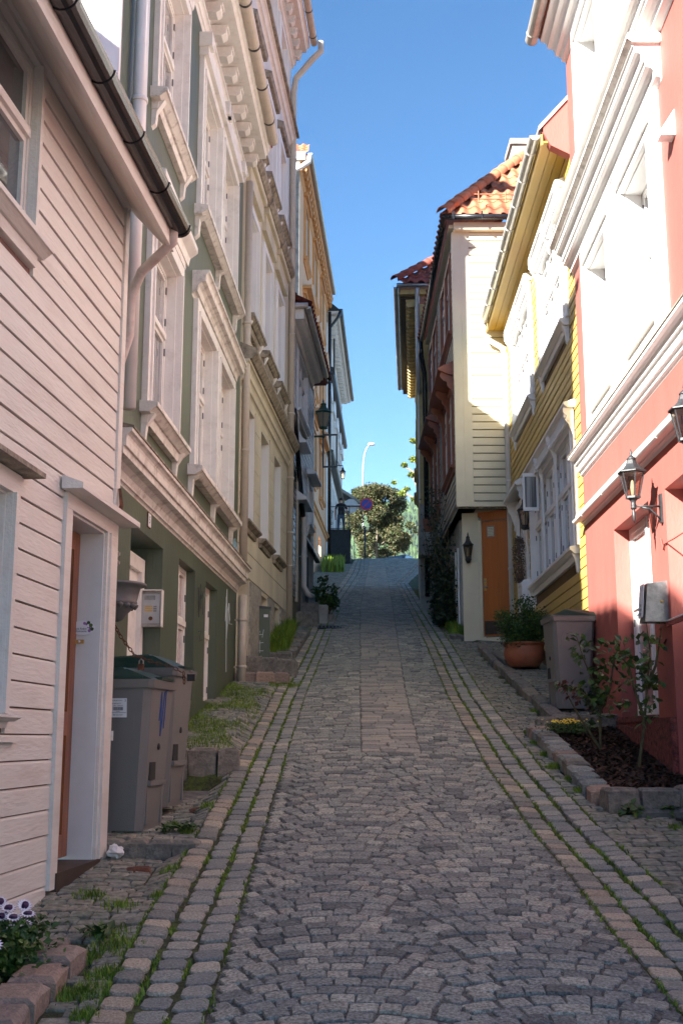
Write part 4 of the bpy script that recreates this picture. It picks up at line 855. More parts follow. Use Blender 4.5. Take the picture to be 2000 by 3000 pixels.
f_.profile('roof', M['iron'], 49, 63, [(.55, 20.42), (-4, 24.5), (-8, 20.6), (-8, 20.4), (.45, 20.34)])
b = f_.b(); b.tube([(49.0, .6, 20.3), (48.9, .5, 20.0), (48.9, .14, 19.5), (48.9, .12, 9)], .07, 10); b.build('downpipe', M['black'], f_.root)
b = f_.b(); b.prism([(.05, 14.6), (1.15, 13.9), (1.25, 13.95), (.1, 14.75)], 0, 60.4, 62.6); b.build('awning', M['gray'], f_.root)
# ---- 7 red plastered house
r = F('plastered_house', 'salmon red plastered house with white window surrounds and heavy white cornices', 'house', 1, 2.65, 10, .0231)
bpy.context.view_layer.update()
ops = [(9.80, 11.24, 1.80, 3.62), (7.95, 9.24, 1.15, 3.60), (6.1, 7.3, 1.8, 3.6),
       (9.05, 10.10, 5.02, 6.62), (10.80, 11.85, 5.02, 6.62), (5.0, 6.0, 5.02, 6.62),
       (9.05, 10.10, 7.95, 9.35), (10.80, 11.85, 7.95, 9.35), (5.0, 6.0, 7.95, 9.35)]
r.wall(4.0, 12.71, .5, 9.75, ops, M['red'], .34)
r.box('far_wall', M['red'], 12.71, 12.72, -7, -.001, 1, 10); r.box('near_wall', M['red'], 3.98, 3.999, -7, -.001, 0, 10)
r.box('roughcast_plinth', M['redrough'], 9.245, 12.70, .001, .035, .8, 1.77); r.box('roughcast_plinth', M['redrough'], 4, 7.94, .001, .035, .5, 1.60)
b = r.b(); b.prism([(9.25, 1.0), (12.69, 1.2), (12.69, 1.70), (11.9, 1.62), (11.2, 1.74), (10.6, 1.70), (9.8, 1.765), (9.25, 1.76)], 1, .036, .05); b.build('roughcast_patch', M['redrough'], r.root)
# ground floor windows sit deep in the wall
for (a, e, z0, z1) in ((9.80, 11.24, 1.80, 3.62), (6.1, 7.3, 1.8, 3.6)):
    r.window(a, e, z0, z1, .15, M['whiteclean'], M['blind'], 0, None, 0, None, .42, 2, fw=.075)
    r.box('sill', M['redrough'], a, e, -.30, .05, z0 - .05, z0)
b = r.b(); b.box((9.10, -.24, 1.15), (9.235, -.19, 3.6)); b.box((7.955, -.24, 1.15), (8.07, -.19, 3.6)); b.box((8.07, -.24, 3.48), (9.10, -.19, 3.6)); dr = b.build('door', M['whiteclean'], r.root)
r.box('door_leaf', M['whiteclean'], 8.07, 9.10, -.25, -.22, 1.2, 3.48, dr)
for (a, c) in ((8.15, 8.55), (8.62, 9.02)): r.box('panel', M['whiteclean'], a, c, -.219, -.205, 1.35, 2.2, dr); r.box('pane', M['glassc'], a, c, -.219, -.212, 2.35, 3.3, dr)
r.box('doorstep', M['kerb'], 7.9, 9.3, -.3, .12, 1.0, 1.16)
r.mould('rain_band', M['whiteclean'], 4, 12.71, [(3.93, 3.97, .04), (3.97, 4.00, .07), (4.00, 4.05, .10)], ends=False)
r.gutter(4, 12.74, .10, 3.99, .035, M['whiteclean'], 1.1)
r.mould('cornice', M['whiteclean'], 4, 12.71, [(4.48, 4.52, .03), (4.52, 4.56, .06), (4.58, 4.64, .09), (4.64, 4.71, .16)], ends=False)
r.profile('cornice_ledge', M['ledge'], 4, 12.73, [(0.0, 4.712), (.17, 4.712), (.17, 4.722), (0.0, 4.78)])
for (z0, z1, zb, zt) in ((5.02, 6.62, 4.79, 6.90), (7.95, 9.35, 7.62, 9.62)):
    for (a, e) in ((9.05, 10.10), (10.80, 11.85), (5.0, 6.0)):
        r.window(a, e, z0, z1, .16, M['whiteclean'], M['glassc'], 0, None, 0, None, .38, 2)
        b = r.b(); p = .285
        b.box((a - p, 0.0, zb), (a, .045, z1)); b.box((e, 0.0, zb), (e + p, .045, z1)); b.box((a - p, 0.0, z1), (e + p, .046, zt)); b.box((a, 0.0, zb), (e, .044, z0 - .02))
        b.box((a - p * .45, .046, zb), (a - p * .2, .07, z1)); b.box((e + p * .2, .046, zb), (e + p * .45, .07, z1)); b.box((a - p * .45, .047, z1 + .08), (e + p * .45, .075, z1 + .14))
        b.box((a, -.16, z0 - .03), (e, .08, z0)); b.box((a - .001, -.155, z0), (a + .012, 0, z1)); b.box((e - .012, -.155, z0), (e + .001, 0, z1)); b.box((a + .012, -.155, z1 - .012), (e - .012, 0, z1 + .001))
        b.build('window_surround', M['whiteclean'], r.root)
r.mould('main_cornice', M['whiteclean'], 8.62, 12.71, [(6.90, 6.95, .05), (6.95, 7.06, .13), (7.06, 7.10, .15), (7.10, 7.18, .21), (7.18, 7.22, .23)], ends=False)
r.profile('cornice_roll', M['trim'], 8.58, 12.73, [(0.0, 7.221), (.24, 7.221), (.28, 7.25), (.27, 7.30), (0.0, 7.31)])
r.mould('string_course', M['whiteclean'], 4, 12.71, [(7.311, 7.36, .07), (7.36, 7.46, .16), (7.46, 7.50, .18), (7.50, 7.58, .25)], ends=False)
r.mould('eave_cornice', M['whiteclean'], 4, 12.71, [(9.62, 9.66, .05), (9.66, 9.76, .13), (9.76, 9.86, .22), (9.86, 9.94, .30)], ends=False)
r.gutter(4, 12.80, .39, 10.0, .08, M['zinc'], .75)
r.profile('roof', M['tiledark'], 4, 12.72, [(.33, 9.98), (-3.5, 13.0), (-7, 10.2), (-7, 10.1), (.28, 9.94)])
b = r.b(); b.prism([(-3, 9.3), (.0, 9.14), (.30, 8.80), (.30, 8.72), (.22, 8.56), (.0, 8.44), (-3, 8.4)], 0, 12.721, 12.86); b.build('fire_wall', M['red'], r.root)
b = r.b(); b.prism([(.0, 9.145), (.0, 9.20), (.36, 8.80), (.36, 8.74)], 0, 12.70, 12.90); b.build('wall_flashing', M['zinc'], r.root)
b = r.b(); b.prism([(.001, 6.24), (.12, 6.24), (.11, 6.29), (.001, 6.46)], 0, 8.32, 8.44); b.build('wall_vent', M['whiteclean'], r.root)
r.pipe([(9.40, .012, 3.22), (9.33, .012, 3.12), (9.28, .012, 3.16), (9.0, .012, 3.15), (8.2, .012, 3.15)], .007, M['red'], [], name='wall_cable')
for k in range(4): r.pipe([(9.36, .014 + k * .004, 2.535 - k * .016), (9.28, .014 + k * .004, 2.535 - k * .016), (8.0, .014 + k * .004, 2.535 - k * .016)], .0065, M['whiteclean'] if k == 0 else M['red'], [], name='wall_cable')

# ---- 8 yellow wooden house
q_ = F('wooden_house', 'mustard yellow clapboard house with carved white window hoods', 'house', 1, 2.68, 10, .0231)
bpy.context.view_layer.update()
ops = [(13.42, 15.40, 6.62, 8.05), (16.35, 18.42, 6.55, 8.05), (13.32, 16.80, 3.80, 5.20), (17.42, 18.40, 2.9, 5.15)]
q_.wall(12.72, 19.32, 2.6, 8.62, ops, M['yelldark'], .3)
opb = [(13.24, 15.58, 6.42, 8.40), (16.17, 18.60, 6.35, 8.40), (13.14, 16.98, 3.60, 5.50), (17.27, 18.56, 2.0, 5.45)]
q_.boards(12.73, 19.24, 2.80, 8.6, .118, opb, M['yellow'], gap=.008)
q_.box('corner_board', M['yellow'], 19.243, 19.31, 0, .03, 2.8, 8.6)
q_.box('foundation', M['gray'], 12.73, 19.3, -.2, -.02, 1.5, 2.79)
WC = M['whiteclean']
for (a, e, z0, z1, n) in ((13.42, 15.40, 6.62, 8.05, 4), (16.35, 18.42, 6.55, 8.05, 4), (13.32, 16.80, 3.80, 5.20, 6)):
    w_ = q_.window(a, e, z0, z1, .02, WC, M['glassc'], .15, WC, .045, (.12, .17, .10), .40, n, fw=.06)
    ht = z1 + .15
    if z0 > 6:
        q_.profile('window_hood', WC, a - .22, e + .22, [(0.0, ht + .06), (.10, ht + .08), (.135, ht + .11), (.14, ht + .15), (0.0, ht + .20)])
    else: q_.profile('window_hood', WC, a - .22, e + .22, [(0.0, ht + .08), (.11, ht + .08), (.15, ht + .11), (.15, ht + .14), (0.0, ht + .18)])
    # pierced frieze: two rows of small crossed bars
    b = q_.b(); y = a - .12
    while y < e + .10:
        b.prism([(y, ht - .07), (y + .012, ht - .07), (y + .05, ht + .07), (y + .038, ht + .07)], 1, .085, .095); b.prism([(y + .038, ht - .07), (y + .05, ht - .07), (y + .012, ht + .07), (y, ht + .07)], 1, .0955, .105); y += .05
    b.box((a - .18, .08, ht + .07), (e + .18, .11, ht + .10)); b.box((a - .18, .08, ht - .09), (e + .18, .11, ht - .07)); b.build('pierced_frieze', WC, q_.root)
    for yy in [a - .18, e + .10] + ([(a + e) / 2 - .04] if n == 4 else [a + (e - a) / 3, a + 2 * (e - a) / 3]):
        b = q_.b(); b.prism([(.03, ht + .08), (.15, ht + .08), (.15, ht + .02), (.11, ht - .02), (.13, ht - .07), (.09, ht - .12), (.07, ht - .18), (.05, ht - .24), (.03, ht - .30)], 0, yy, yy + .05); b.lathe([(.005, -.05), (.025, -.03), (.012, 0), (.02, .02)], (yy + .025, .13, ht - .0), 8); b.build('hood_bracket', WC, q_.root)
    if n == 6:
        [q_.box('window_post', WC, a + f3 * (e - a) / 3 - .04, a + f3 * (e - a) / 3 + .04, .03, .06, z0, z1) for f3 in (1, 2)]
        b = q_.b(); Y0 = 15.92
        for (u0, u1, v0, v1) in ((0, .03, 4.74, 5.28), (.19, .22, 4.74, 5.28), (.03, .19, 4.74, 4.79), (.03, .19, 5.23, 5.28)): b.box((Y0, .05 + u0, v0), (Y0 + .035, .05 + u1, v1))
        cs = b.build('open_casement', WC, q_.root); q_.box('pane', M['glassc'], Y0 + .014, Y0 + .02, .08, .24, 4.79, 5.23, cs)
# door
b = q_.b(); b.box((17.29, 0, 2.9), (17.42, .05, 5.15)); b.box((18.40, 0, 2.9), (18.53, .05, 5.15)); b.box((17.29, 0, 5.15), (18.53, .052, 5.30)); b.build('door_casing', WC, q_.root)
b = q_.b(); b.box((17.42, -.06, 2.95), (18.40, -.02, 5.14)); b.box((17.55, -.02, 3.1), (18.27, -.005, 3.75)); dr = b.build('door', WC, q_.root)
b = q_.b(); b.box((17.60, -.02, 3.15), (18.22, .004, 3.7)); b.build('panel', M['trimclean'], dr)
b = q_.b(); pr = [(17.91 + .30 * math.cos(t), 4.62 + .30 * math.sin(t)) for t in [2 * math.pi * i / 16 for i in range(16)]]; b.prism(pr, 1, -.02, -.012); b.build('pane', M['glassc'], dr)
b = q_.b()
for k in range(6):
    t = math.pi * k / 6; b.tube([(17.91 - .3 * math.cos(t), -.004, 4.62 - .3 * math.sin(t)), (17.91 + .3 * math.cos(t), -.004, 4.62 + .3 * math.sin(t))], .012, 5)
b.tube([(17.91 + .32 * math.cos(t), 0, 4.62 + .32 * math.sin(t)) for t in [2 * math.pi * i / 16 for i in range(17)]], .022, 6); b.build('glazing_star', WC, dr)
b = q_.b(); b.tube([(17.50, -.02, 3.98), (17.50, .06, 3.98), (17.62, .065, 3.98)], .012, 8); b.build('handle', M['steel'], dr)
q_.profile('door_hood', WC, 17.15, 18.67, [(0.0, 5.42), (.19, 5.38), (.22, 5.40), (.22, 5.44), (0.0, 5.58)])
for yy in (17.22, 18.54): q_.profile('hood_bracket', WC, yy, yy + .05, [(0.0, 5.41), (.18, 5.38), (.18, 5.32), (.15, 5.29), (.16, 5.23), (.12, 5.18), (.10, 5.10), (.06, 5.0), (.07, 4.94), (0.0, 4.85)])
q_.box('doorstep', M['kerb'], 17.2, 18.6, 0, .3, 2.75, 2.93)
# eave
for i in range(3): q_.box('soffit_board', M['soffit'], 12.75, 19.32, .010 + i * .108, .010 + i * .108 + .103, 8.60 + i * .004, 8.62 + i * .004)
q_.profile('fascia', M['yellow'], 12.75, 19.32, [(.335, 8.58), (.36, 8.58), (.36, 8.72), (.335, 8.72)])
q_.gutter(12.74, 19.10, .43, 8.70, .066, M['zinc'], .72, bm=M['pipewhite'])
q_.profile('roof', M['tiledark'], 12.74, 19.3, [(.36, 8.74), (-3.0, 10.4), (-6.5, 8.7), (-6.5, 8.6), (.3, 8.68)])
q_.pipe([(19.0, .43, 8.66), (19.05, .43, 8.5), (19.12, .36, 8.40), (19.2, .12, 8.28), (19.225, .052, 8.15), (19.225, .052, 2.95)], .048, M['pipewhite'], [(19.225, .052, z) for z in (7.4, 5.9, 4.4)])

# ---- 9 cream house with its jettied end towards us
k_ = F('wooden_house', 'cream clapboard house with jettied end wall, red tiled hip roof and brown window frames', 'house', 1, 1.98, 19.3, .0045)
bpy.context.view_layer.update()
ops = [(19.62, 21.55, 6.28, 7.72), (22.75, 24.85, 6.22, 7.72), (19.62, 21.55, 8.72, 10.1), (22.75, 24.85, 8.72, 10.1)]
k_.wall(19.3, 25.5, 5.44, 10.5, ops, M['creamRd'], .3)
opb = [(19.48, 21.70, 6.1, 7.95), (22.6, 25.0, 6.05, 7.95), (19.48, 21.70, 8.55, 10.4), (22.6, 25.0, 8.55, 10.4)]
k_.boards(19.40, 25.45, 5.55, 10.4, .112, opb, M['creamRshade'], gap=.030, th=.03, lap=.016)
for (a, e, z0, z1) in ops:
    k_.window(a, e, z0, z1, .0, M['trimclean'], M['glassc'], .08, M['brownred'], .04, (.10, .12, .08), .30, 2 if a < 20 else 2, ms=M['brownred'], brackets=False)
    b = k_.b(); m2 = (a + e) / 2; b.box((m2 - .06, .0, z0), (m2 + .06, .055, z1)); b.build('window_post', M['brownred'], k_.root)
    if z0 < 7:
        k_.profile('window_hood', M['brownred'], a - .22, e + .22, [(0.0, z1 + .12), (.10, z1 + .14), (.30, z1 + .22), (.30, z1 + .25), (0.0, z1 + .40)])
        for yy in (a - .16, m2 - .03, e + .10): k_.profile('hood_bracket', M['brownred'], yy, yy + .06, [(0.0, z1 + .14), (.24, z1 + .2), (.26, z1 + .12), (.20, z1 + .04), (.14, z1 + .02), (.13, z1 - .06), (.07, z1 - .12), (.06, z1 - .2), (.0, z1 - .3)])
# end wall facing down the street
e_ = k_
def eb(name, m, x0, x1, y0, y1, z0, z1, par=None):   # x measured from the wall's left corner, y out towards us
    b = B(); b.box((19.3 - 19.3 - y1, -x1, z0), (-y0, -x0, z1)); return b.build(name, m, par or k_.root)
eb('end_wall', M['creamRd'], .02, 1.05, -.1, .0, 5.44, 10.62)
eb('corner_board', M['creamR'], .0, .128, .001, .035, 5.56, 10.45); eb('corner_board', M['creamR'], .130, .268, .001, .030, 5.56, 10.45); eb('corner_board', M['creamR'], .92, 1.04, .001, .03, 5.56, 10.2)
b = B(); b.box((-.035, -.001, 5.56), (.10, .03, 10.45)); b.build('corner_board', M['creamR'], k_.root)
z = 5.58; i = 0
while z < 10.18:
    b = B(); b.prism([(-.0, z), (-.024, z), (-.022, z + .112), (-.014, z + .122), (0, z + .122)], 1, -.92, -.270); b.build('board', M['creamR'], k_.root); z += .139; i += 1
eb('frieze_board', M['creamR'], .270, 1.04, .001, .028, z + .0, 10.44)
eb('eave_board', M['creamR'], .0, 1.1, .001, .16, 10.45, 10.58); eb('drip_board', M['creamR'], -.03, 1.05, -.05, .05, 5.47, 5.555)
eb('soffit', M['creamR'], .0, 1.3, -1.3, .0, 5.44, 5.469); eb('soffit', M['creamR'], -.08, .0, -6.1, .1, 10.50, 10.56)
k_.box('soffit', M['creamRshade'], 20.6, 25.5, -.3, .02, 5.44, 5.469)
# roof: eaves on two sides, hip tiles between
p0 = Vector((1.78, 19.08, 10.66))
slope = Vector((0, .62, .60)).normalized()
bpy.context.view_layer.update()
hip = Vector((1.0, 1.35, 1.30)).normalized()
b = B(); b.add([(1.84, 19.06, 10.60), (5.5, 19.06, 10.60), (5.5, 24.0, 15.3), (4.6, 22.9, 14.27), (1.84, 26.0, 10.60)], [(0, 1, 2, 3), (0, 3, 4)]); 
mi = k_.mx.inverted(); b.v = [tuple(mi @ Vector(v)) for v in b.v]; b.build('roof', M['tiledark'], k_.root)
tiles(k_.root, (1.86, 19.02, 10.68), (1, 0, 0), slope, 16, 13, M['tile'], .235, .36, skip=lambda i, j: (i + .35) * .235 < (j * .36 + .02) * .58 / 1.0 * .93)
tiles(k_.root, (1.80, 19.1, 10.68), (0, 1, 0), Vector((.6, 0, .6)), 28, 6, M['tile'], .235, .36, skip=lambda i, j: (i + .35) * .235 < (j * .36) * .9)
hb = B(); hb.smooth = True; n = 8; L_ = .42
vs = [(r0 * math.cos(a), t, r0 * math.sin(a)) for (t, r0) in ((-.04, .125), (L_ * .9, .10), ) for a in [math.pi * i / n - 0.25 + .5 * i / n * 0 for i in range(n + 1)]]
vs += [(.105 * math.cos(a), -.04, .105 * math.sin(a)) for a in [math.pi * i / n - .25 for i in range(n + 1)]]
k9 = n + 1; hb.add(vs, [(i, i + 1, k9 + i + 1, k9 + i) for i in range(n)] + [(2 * k9 + i, 2 * k9 + i + 1, i + 1, i) for i in range(n)])
hm = hb.build('hip_tile', M['tile'], k_.root); hmesh = hm.data; q0 = hip.to_track_quat('Y', 'Z').to_matrix().to_4x4()
mi = k_.mx.inverted()
hc = B(); hc.tube([(1.80, 19.08, 10.66), tuple(Vector((1.80, 19.08, 10.66)) + hip * 4.0)], .085, 8); hc.v = [tuple(mi @ Vector(v)) for v in hc.v]; hc.build('hip_mortar', M['tile'], k_.root)
for i in range(11):
    mx = mi @ Matrix.Translation(Vector((1.80, 19.0, 10.70)) + hip * (.36 * i) + Vector((0, 0, .005 * (i % 3)))) @ q0
    if i == 0: hm.matrix_local = mx
    else: link('hip_tile', hmesh, k_.root, mx)
b = B(); b.tube([(1.81, 19.0, 10.62), (3.2, 19.0, 10.62)], .052, 10); b.tube([(1.81, 18.99, 10.62), (1.84, 25.6, 10.60)], .054, 10); b.v = [tuple(mi @ Vector(v)) for v in b.v]; b.build('gutter', M['black'], k_.root)
for x in (1.95, 2.45): b = B(); b.box((x, 18.93, 10.55), (x + .025, 18.96, 10.70)); b.v = [tuple(mi @ Vector(v)) for v in b.v]; b.build('gutter_bracket', M['black'], k_.root)
b = B(); b.tube([(2.35, 19.05, 10.98), (3.3, 19.05, 10.98)], .012, 6); b.tube([(2.35, 19.05, 11.07), (3.3, 19.05, 11.07)], .012, 6)
for x in (2.42, 2.9): b.tube([(x, 19.03, 10.9), (x, 19.03, 11.12)], .012, 6)
b.v = [tuple(mi @ Vector(v)) for v in b.v]; b.build('snow_guard', M['tile'], k_.root)
b = B(); b.box((3.55, 22.2, 11.5), (4.4, 22.9, 13.75)); b.box((3.5, 22.15, 13.75), (4.45, 22.95, 13.87)); b.v = [tuple(mi @ Vector(v)) for v in b.v]; b.build('chimney', M['gray'], k_.root)
# ground floor, set back under the jetty
def poly_wall(name, m, pts, z0, z1, par):
    b = B(); b.prism(pts, 2, z0, z1); b.v = [tuple(mi @ Vector(v)) for v in b.v]; return b.build(name, m, par)
poly_wall('pillar', M['creamR'], [(2.08, 19.72), (2.35, 19.66), (2.40, 19.9), (2.14, 20.3)], 3.0, 5.44, k_.root)
poly_wall('ground_wall', M['gray'], [(2.10, 20.31), (2.3, 20.31), (2.3, 25.6), (2.1, 25.6)], 3.0, 5.44, k_.root)
dx, dy = (2.94 - 2.35), (19.34 - 19.66); dl = math.hypot(dx, dy); ux, uy = dx / dl, dy / dl; nx_, ny_ = uy, -ux     # out towards us
def dbox(name, m, a, c, o0, o1, z0, z1, par):
    pt = lambda t, o: (2.35 + ux * t + nx_ * o, 19.66 + uy * t + ny_ * o)
    b = B(); b.prism([pt(a, o0), pt(c, o0), pt(c, o1), pt(a, o1)], 2, z0, z1); b.v = [tuple(mi @ Vector(v)) for v in b.v]; return b.build(name, m, par)
dbox('door_frame', M['creamR'], -.0, .065, -.1, .02, 3.16, 5.30, k_.root); dbox('door_frame', M['creamR'], .0, .72, -.1, .021, 3.10, 3.28, k_.root); dbox('door_frame', M['orangedoor'], .066, .72, -.1, .018, 5.285, 5.36, k_.root); dbox('wall_panel', M['orangedoor'], -.0, .72, -.1, .012, 5.361, 5.44, k_.root)
ed = dbox('door', M['orangedoor'], .068, .66, -.06, -.012, 3.30, 5.27, k_.root)
dbox('kick_plate', M['darkwood'], .085, .655, -.011, -.004, 3.33, 3.56, ed); dbox('door_trim', M['steel'], .662, .69, -.06, .0, 3.28, 5.28, ed); dbox('head_trim', M['steel'], .068, .66, -.02, -.002, 5.272, 5.284, ed)
vt = dbox('vent', M['steel'], .16, .30, -.011, -.002, 5.0, 5.19, ed)
for i in range(6): dbox('slat', M['creamR'], .175, .285, -.0015, .004, 5.02 + i * .026, 5.036 + i * .026, ed)
dbox('lock_plate', M['brass'], .085, .13, -.011, -.004, 4.08, 4.29, ed); 
b = B(); pt = lambda t, o, z: (2.35 + ux * t + nx_ * o, 19.66 + uy * t + ny_ * o, z)
b.tube([pt(.108, -.01, 4.14), pt(.108, .04, 4.14), pt(.17, .045, 4.14)], .011, 8); b.lathe([(.016, -.01), (.018, .01)], pt(.108, .0, 4.24), 8); b.v = [tuple(mi @ Vector(v)) for v in b.v]; b.build('handle', M['steel'], ed)
for (x, y0_, z0_, z1_) in ((2.085, 20.45, 3.5, 4.95),):
    for s2 in (0, .45): b = B(); b.box((x - .02, y0_ + s2, z0_), (x + .01, y0_ + s2 + .03, z1_)); b.v = [tuple(mi @ Vector(v)) for v in b.v]; b.build('trellis_post', M['whiteclean'], k_.root)
    for t in range(3): b = B(); b.box((x - .025, y0_, z0_ + .3 + t * .42), (x - .005, y0_ + .5, z0_ + .33 + t * .42)); b.v = [tuple(mi @ Vector(v)) for v in b.v]; b.build('trellis_rail', M['creamR'], k_.root)

# ---- 10 far ochre house with grey base
o2 = F('plastered_house', 'ochre house with dark tiled hip roof, bracketed eave and grey base', 'house', 1, 1.78, 25.7, .06)
bpy.context.view_layer.update()
o2.wall(25.7, 33.3, 4.0, 11.6, [(27.2, 28.4, 8, 10), (30, 31.2, 8, 10)], M['ochre'], .3)
for a in (27.2, 30): o2.window(a, a + 1.2, 8, 10, .1, M['white'], M['glassc'], .12, M['ochre'], .04, (.12, .14, .1), .36, 2, hinges=False, brackets=False)
o2.box('near_wall', M['ochre'], 25.69, 25.699, -5, 0, 6.81, 11.6); o2.box('base_wall', M['gray'], 25.6, 33.3, -5, .012, 3.9, 6.8)
o2.box('corner_board', M['whiteclean'], 25.66, 25.72, .0, .03, 6.85, 11.3)
o2.box('eave_panel', M['darkwood'], 25.66, 33.3, .0, .40, 11.72, 11.78); o2.modillions(25.75, 33.2, .27, .03, .26, 11.52, 11.72, .12, M['ochre'])
o2.mould('eave_cornice', M['ochre'], 25.7, 33.3, [(11.35, 11.5, .05), (11.78, 11.9, .44)], ends=False); o2.box('eave_board', M['ochre'], 25.5, 25.69, -5, .40, 11.78, 11.9)
o2.gutter(25.5, 33.5, .50, 11.96, .06, M['steel'], .9)
b = B(); mi2 = o2.mx.inverted(); b.tube([(1.28, 25.4, 11.95), (2.6, 25.4, 11.95)], .055, 8); b.v = [tuple(mi2 @ Vector(v)) for v in b.v]; b.build('gutter', M['steel'], o2.root)
b = B(); b.add([(1.30, 25.4, 11.95), (5, 25.4, 11.95), (5, 29.5, 15.0), (3.7, 28.2, 14.2), (1.75, 33.5, 11.95)], [(0, 1, 2, 3), (0, 3, 4)]); b.v = [tuple(mi2 @ Vector(v)) for v in b.v]; b.build('roof', M['tiledark'], o2.root)
tiles(o2.root, (1.30, 25.36, 12.02), (1, 0, 0), Vector((0, .7, .6)), 12, 7, M['tiledark'], .25, .36, skip=lambda i, j: (i + .3) * .25 < j * .36 * .65)
hip2 = Vector((1, 1.05, .95)).normalized(); q2 = hip2.to_track_quat('Y', 'Z').to_matrix().to_4x4()
hmesh2 = hmesh.copy(); hmesh2.materials.clear(); hmesh2.materials.append(M['tiledark'])
for i in range(7): link('hip_tile', hmesh2, o2.root, mi2 @ Matrix.Translation(Vector((1.26, 25.34, 12.06)) + hip2 * (.37 * i)) @ q2)
b = B(); b.tube([(1.76, 25.42, 11.9), (1.76, 25.5, 11.75), (1.76, 25.55, 10.2), (1.78, 25.58, 9.4)], .05, 8); b.v = [tuple(mi2 @ Vector(v)) for v in b.v]; b.build('downpipe', M['galv'], o2.root)
b = B(); b.tube([(1.80, 25.2, 10.5), (1.82, 25.3, 10.2), (1.90, 25.5, 9.85), (1.91, 25.55, 9.6), (1.91, 25.55, 4.7)], .055, 8); b.v = [tuple(mi2 @ Vector(v)) for v in b.v]; b.build('downpipe', M['black'], o2.root)
b = B(); b.box((1.72, 25.0, 6.0), (2.05, 25.59, 6.05)); b.box((1.72, 25.0, 5.55), (2.1, 25.59, 6.0)); b.v = [tuple(mi2 @ Vector(v)) for v in b.v]; b.build('ledge_box', M['gray'], o2.root)
fp = thing('window_box', 'dark red flower box on the ledge beside the climbing shrub', 'flower box', (1.95, 25.2, 6.06)); b = B(); b.prism([(-.16, .30), (.16, .30), (.12, 0), (-.12, 0)], 1, -.15, .15); b.build('box', M['brownred'], fp)

# ---- 11 terrace with iron railing at the top
t_ = thing('terrace', 'black rendered stone landing with rubble side wall at the top of the street', 'landing', (-.64, 51, 0))
b = B(); b.box((0, 0, 8.8), (1.03, .15, 10.74)); b.build('front_wall', M['blackwall'], t_); b = B(); b.box((-.02, -.04, 10.741), (1.08, 6, 10.80)); b.build('slab', M['blackwall'], t_)
b = B(); b.box((0.0, .15, 8.8), (.95, 6, 10.74)); b.build('core', M['concrete'], t_)
for i in range(14):
    for j in range(6):
        b = block_mesh(.09, .40 * R.uniform(.8, 1.0), .28, i * 6 + j, .02, .02); b.build('stone', M['drystone'], t_, Matrix.Translation((.99 + R.uniform(-.01, .02), .36 + i * .42 + (j % 2) * .15, 9.2 + j * .30 + i * .0)))
rl = thing('railing', 'black wrought iron railing with scrolls on the landing', 'railing', (-.64, 51.05, 10.80))
b = B()
for z in (.06, 1.05): b.tube([(.03, 0, z), (1.0, 0, z)], .018, 6); b.tube([(1.0, 0, z), (1.0, 5.8, z)], .018, 6)
b.build('rail', M['iron'], rl)
for i in range(26):
    b = B(); b.tube([(1.0, .12 + i * .22, .06), (1.0, .12 + i * .22, 1.05)], .011, 5); b.build('baluster', M['iron'], rl)
for x in (.03, .40, .78, 1.0): b = B(); b.tube([(x, 0, 0), (x, 0, 1.05)], .013, 6); b.build('baluster', M['iron'], rl)
for x in (.2, .58, .90):
    b = B(); pth = []
    for i in range(20):
        t = i / 19; a = t * 2.2 * math.pi; rr = .035 + .05 * t; pth.append((x + (.05 if x < .8 else 0) * 0 + rr * math.cos(a) * .8, 0, .82 + rr * math.sin(a) * .9))
    pth2 = [(x * 2 - p[0], 0, 1.1 - p[2]) for p in pth[::-1]]
    b.tube(pth, .010, 5); b.tube(pth2, .010, 5); b.tube([pth[-1], (x, 0, .55), pth2[0]], .010, 5); b.build('scroll', M['iron'], rl)
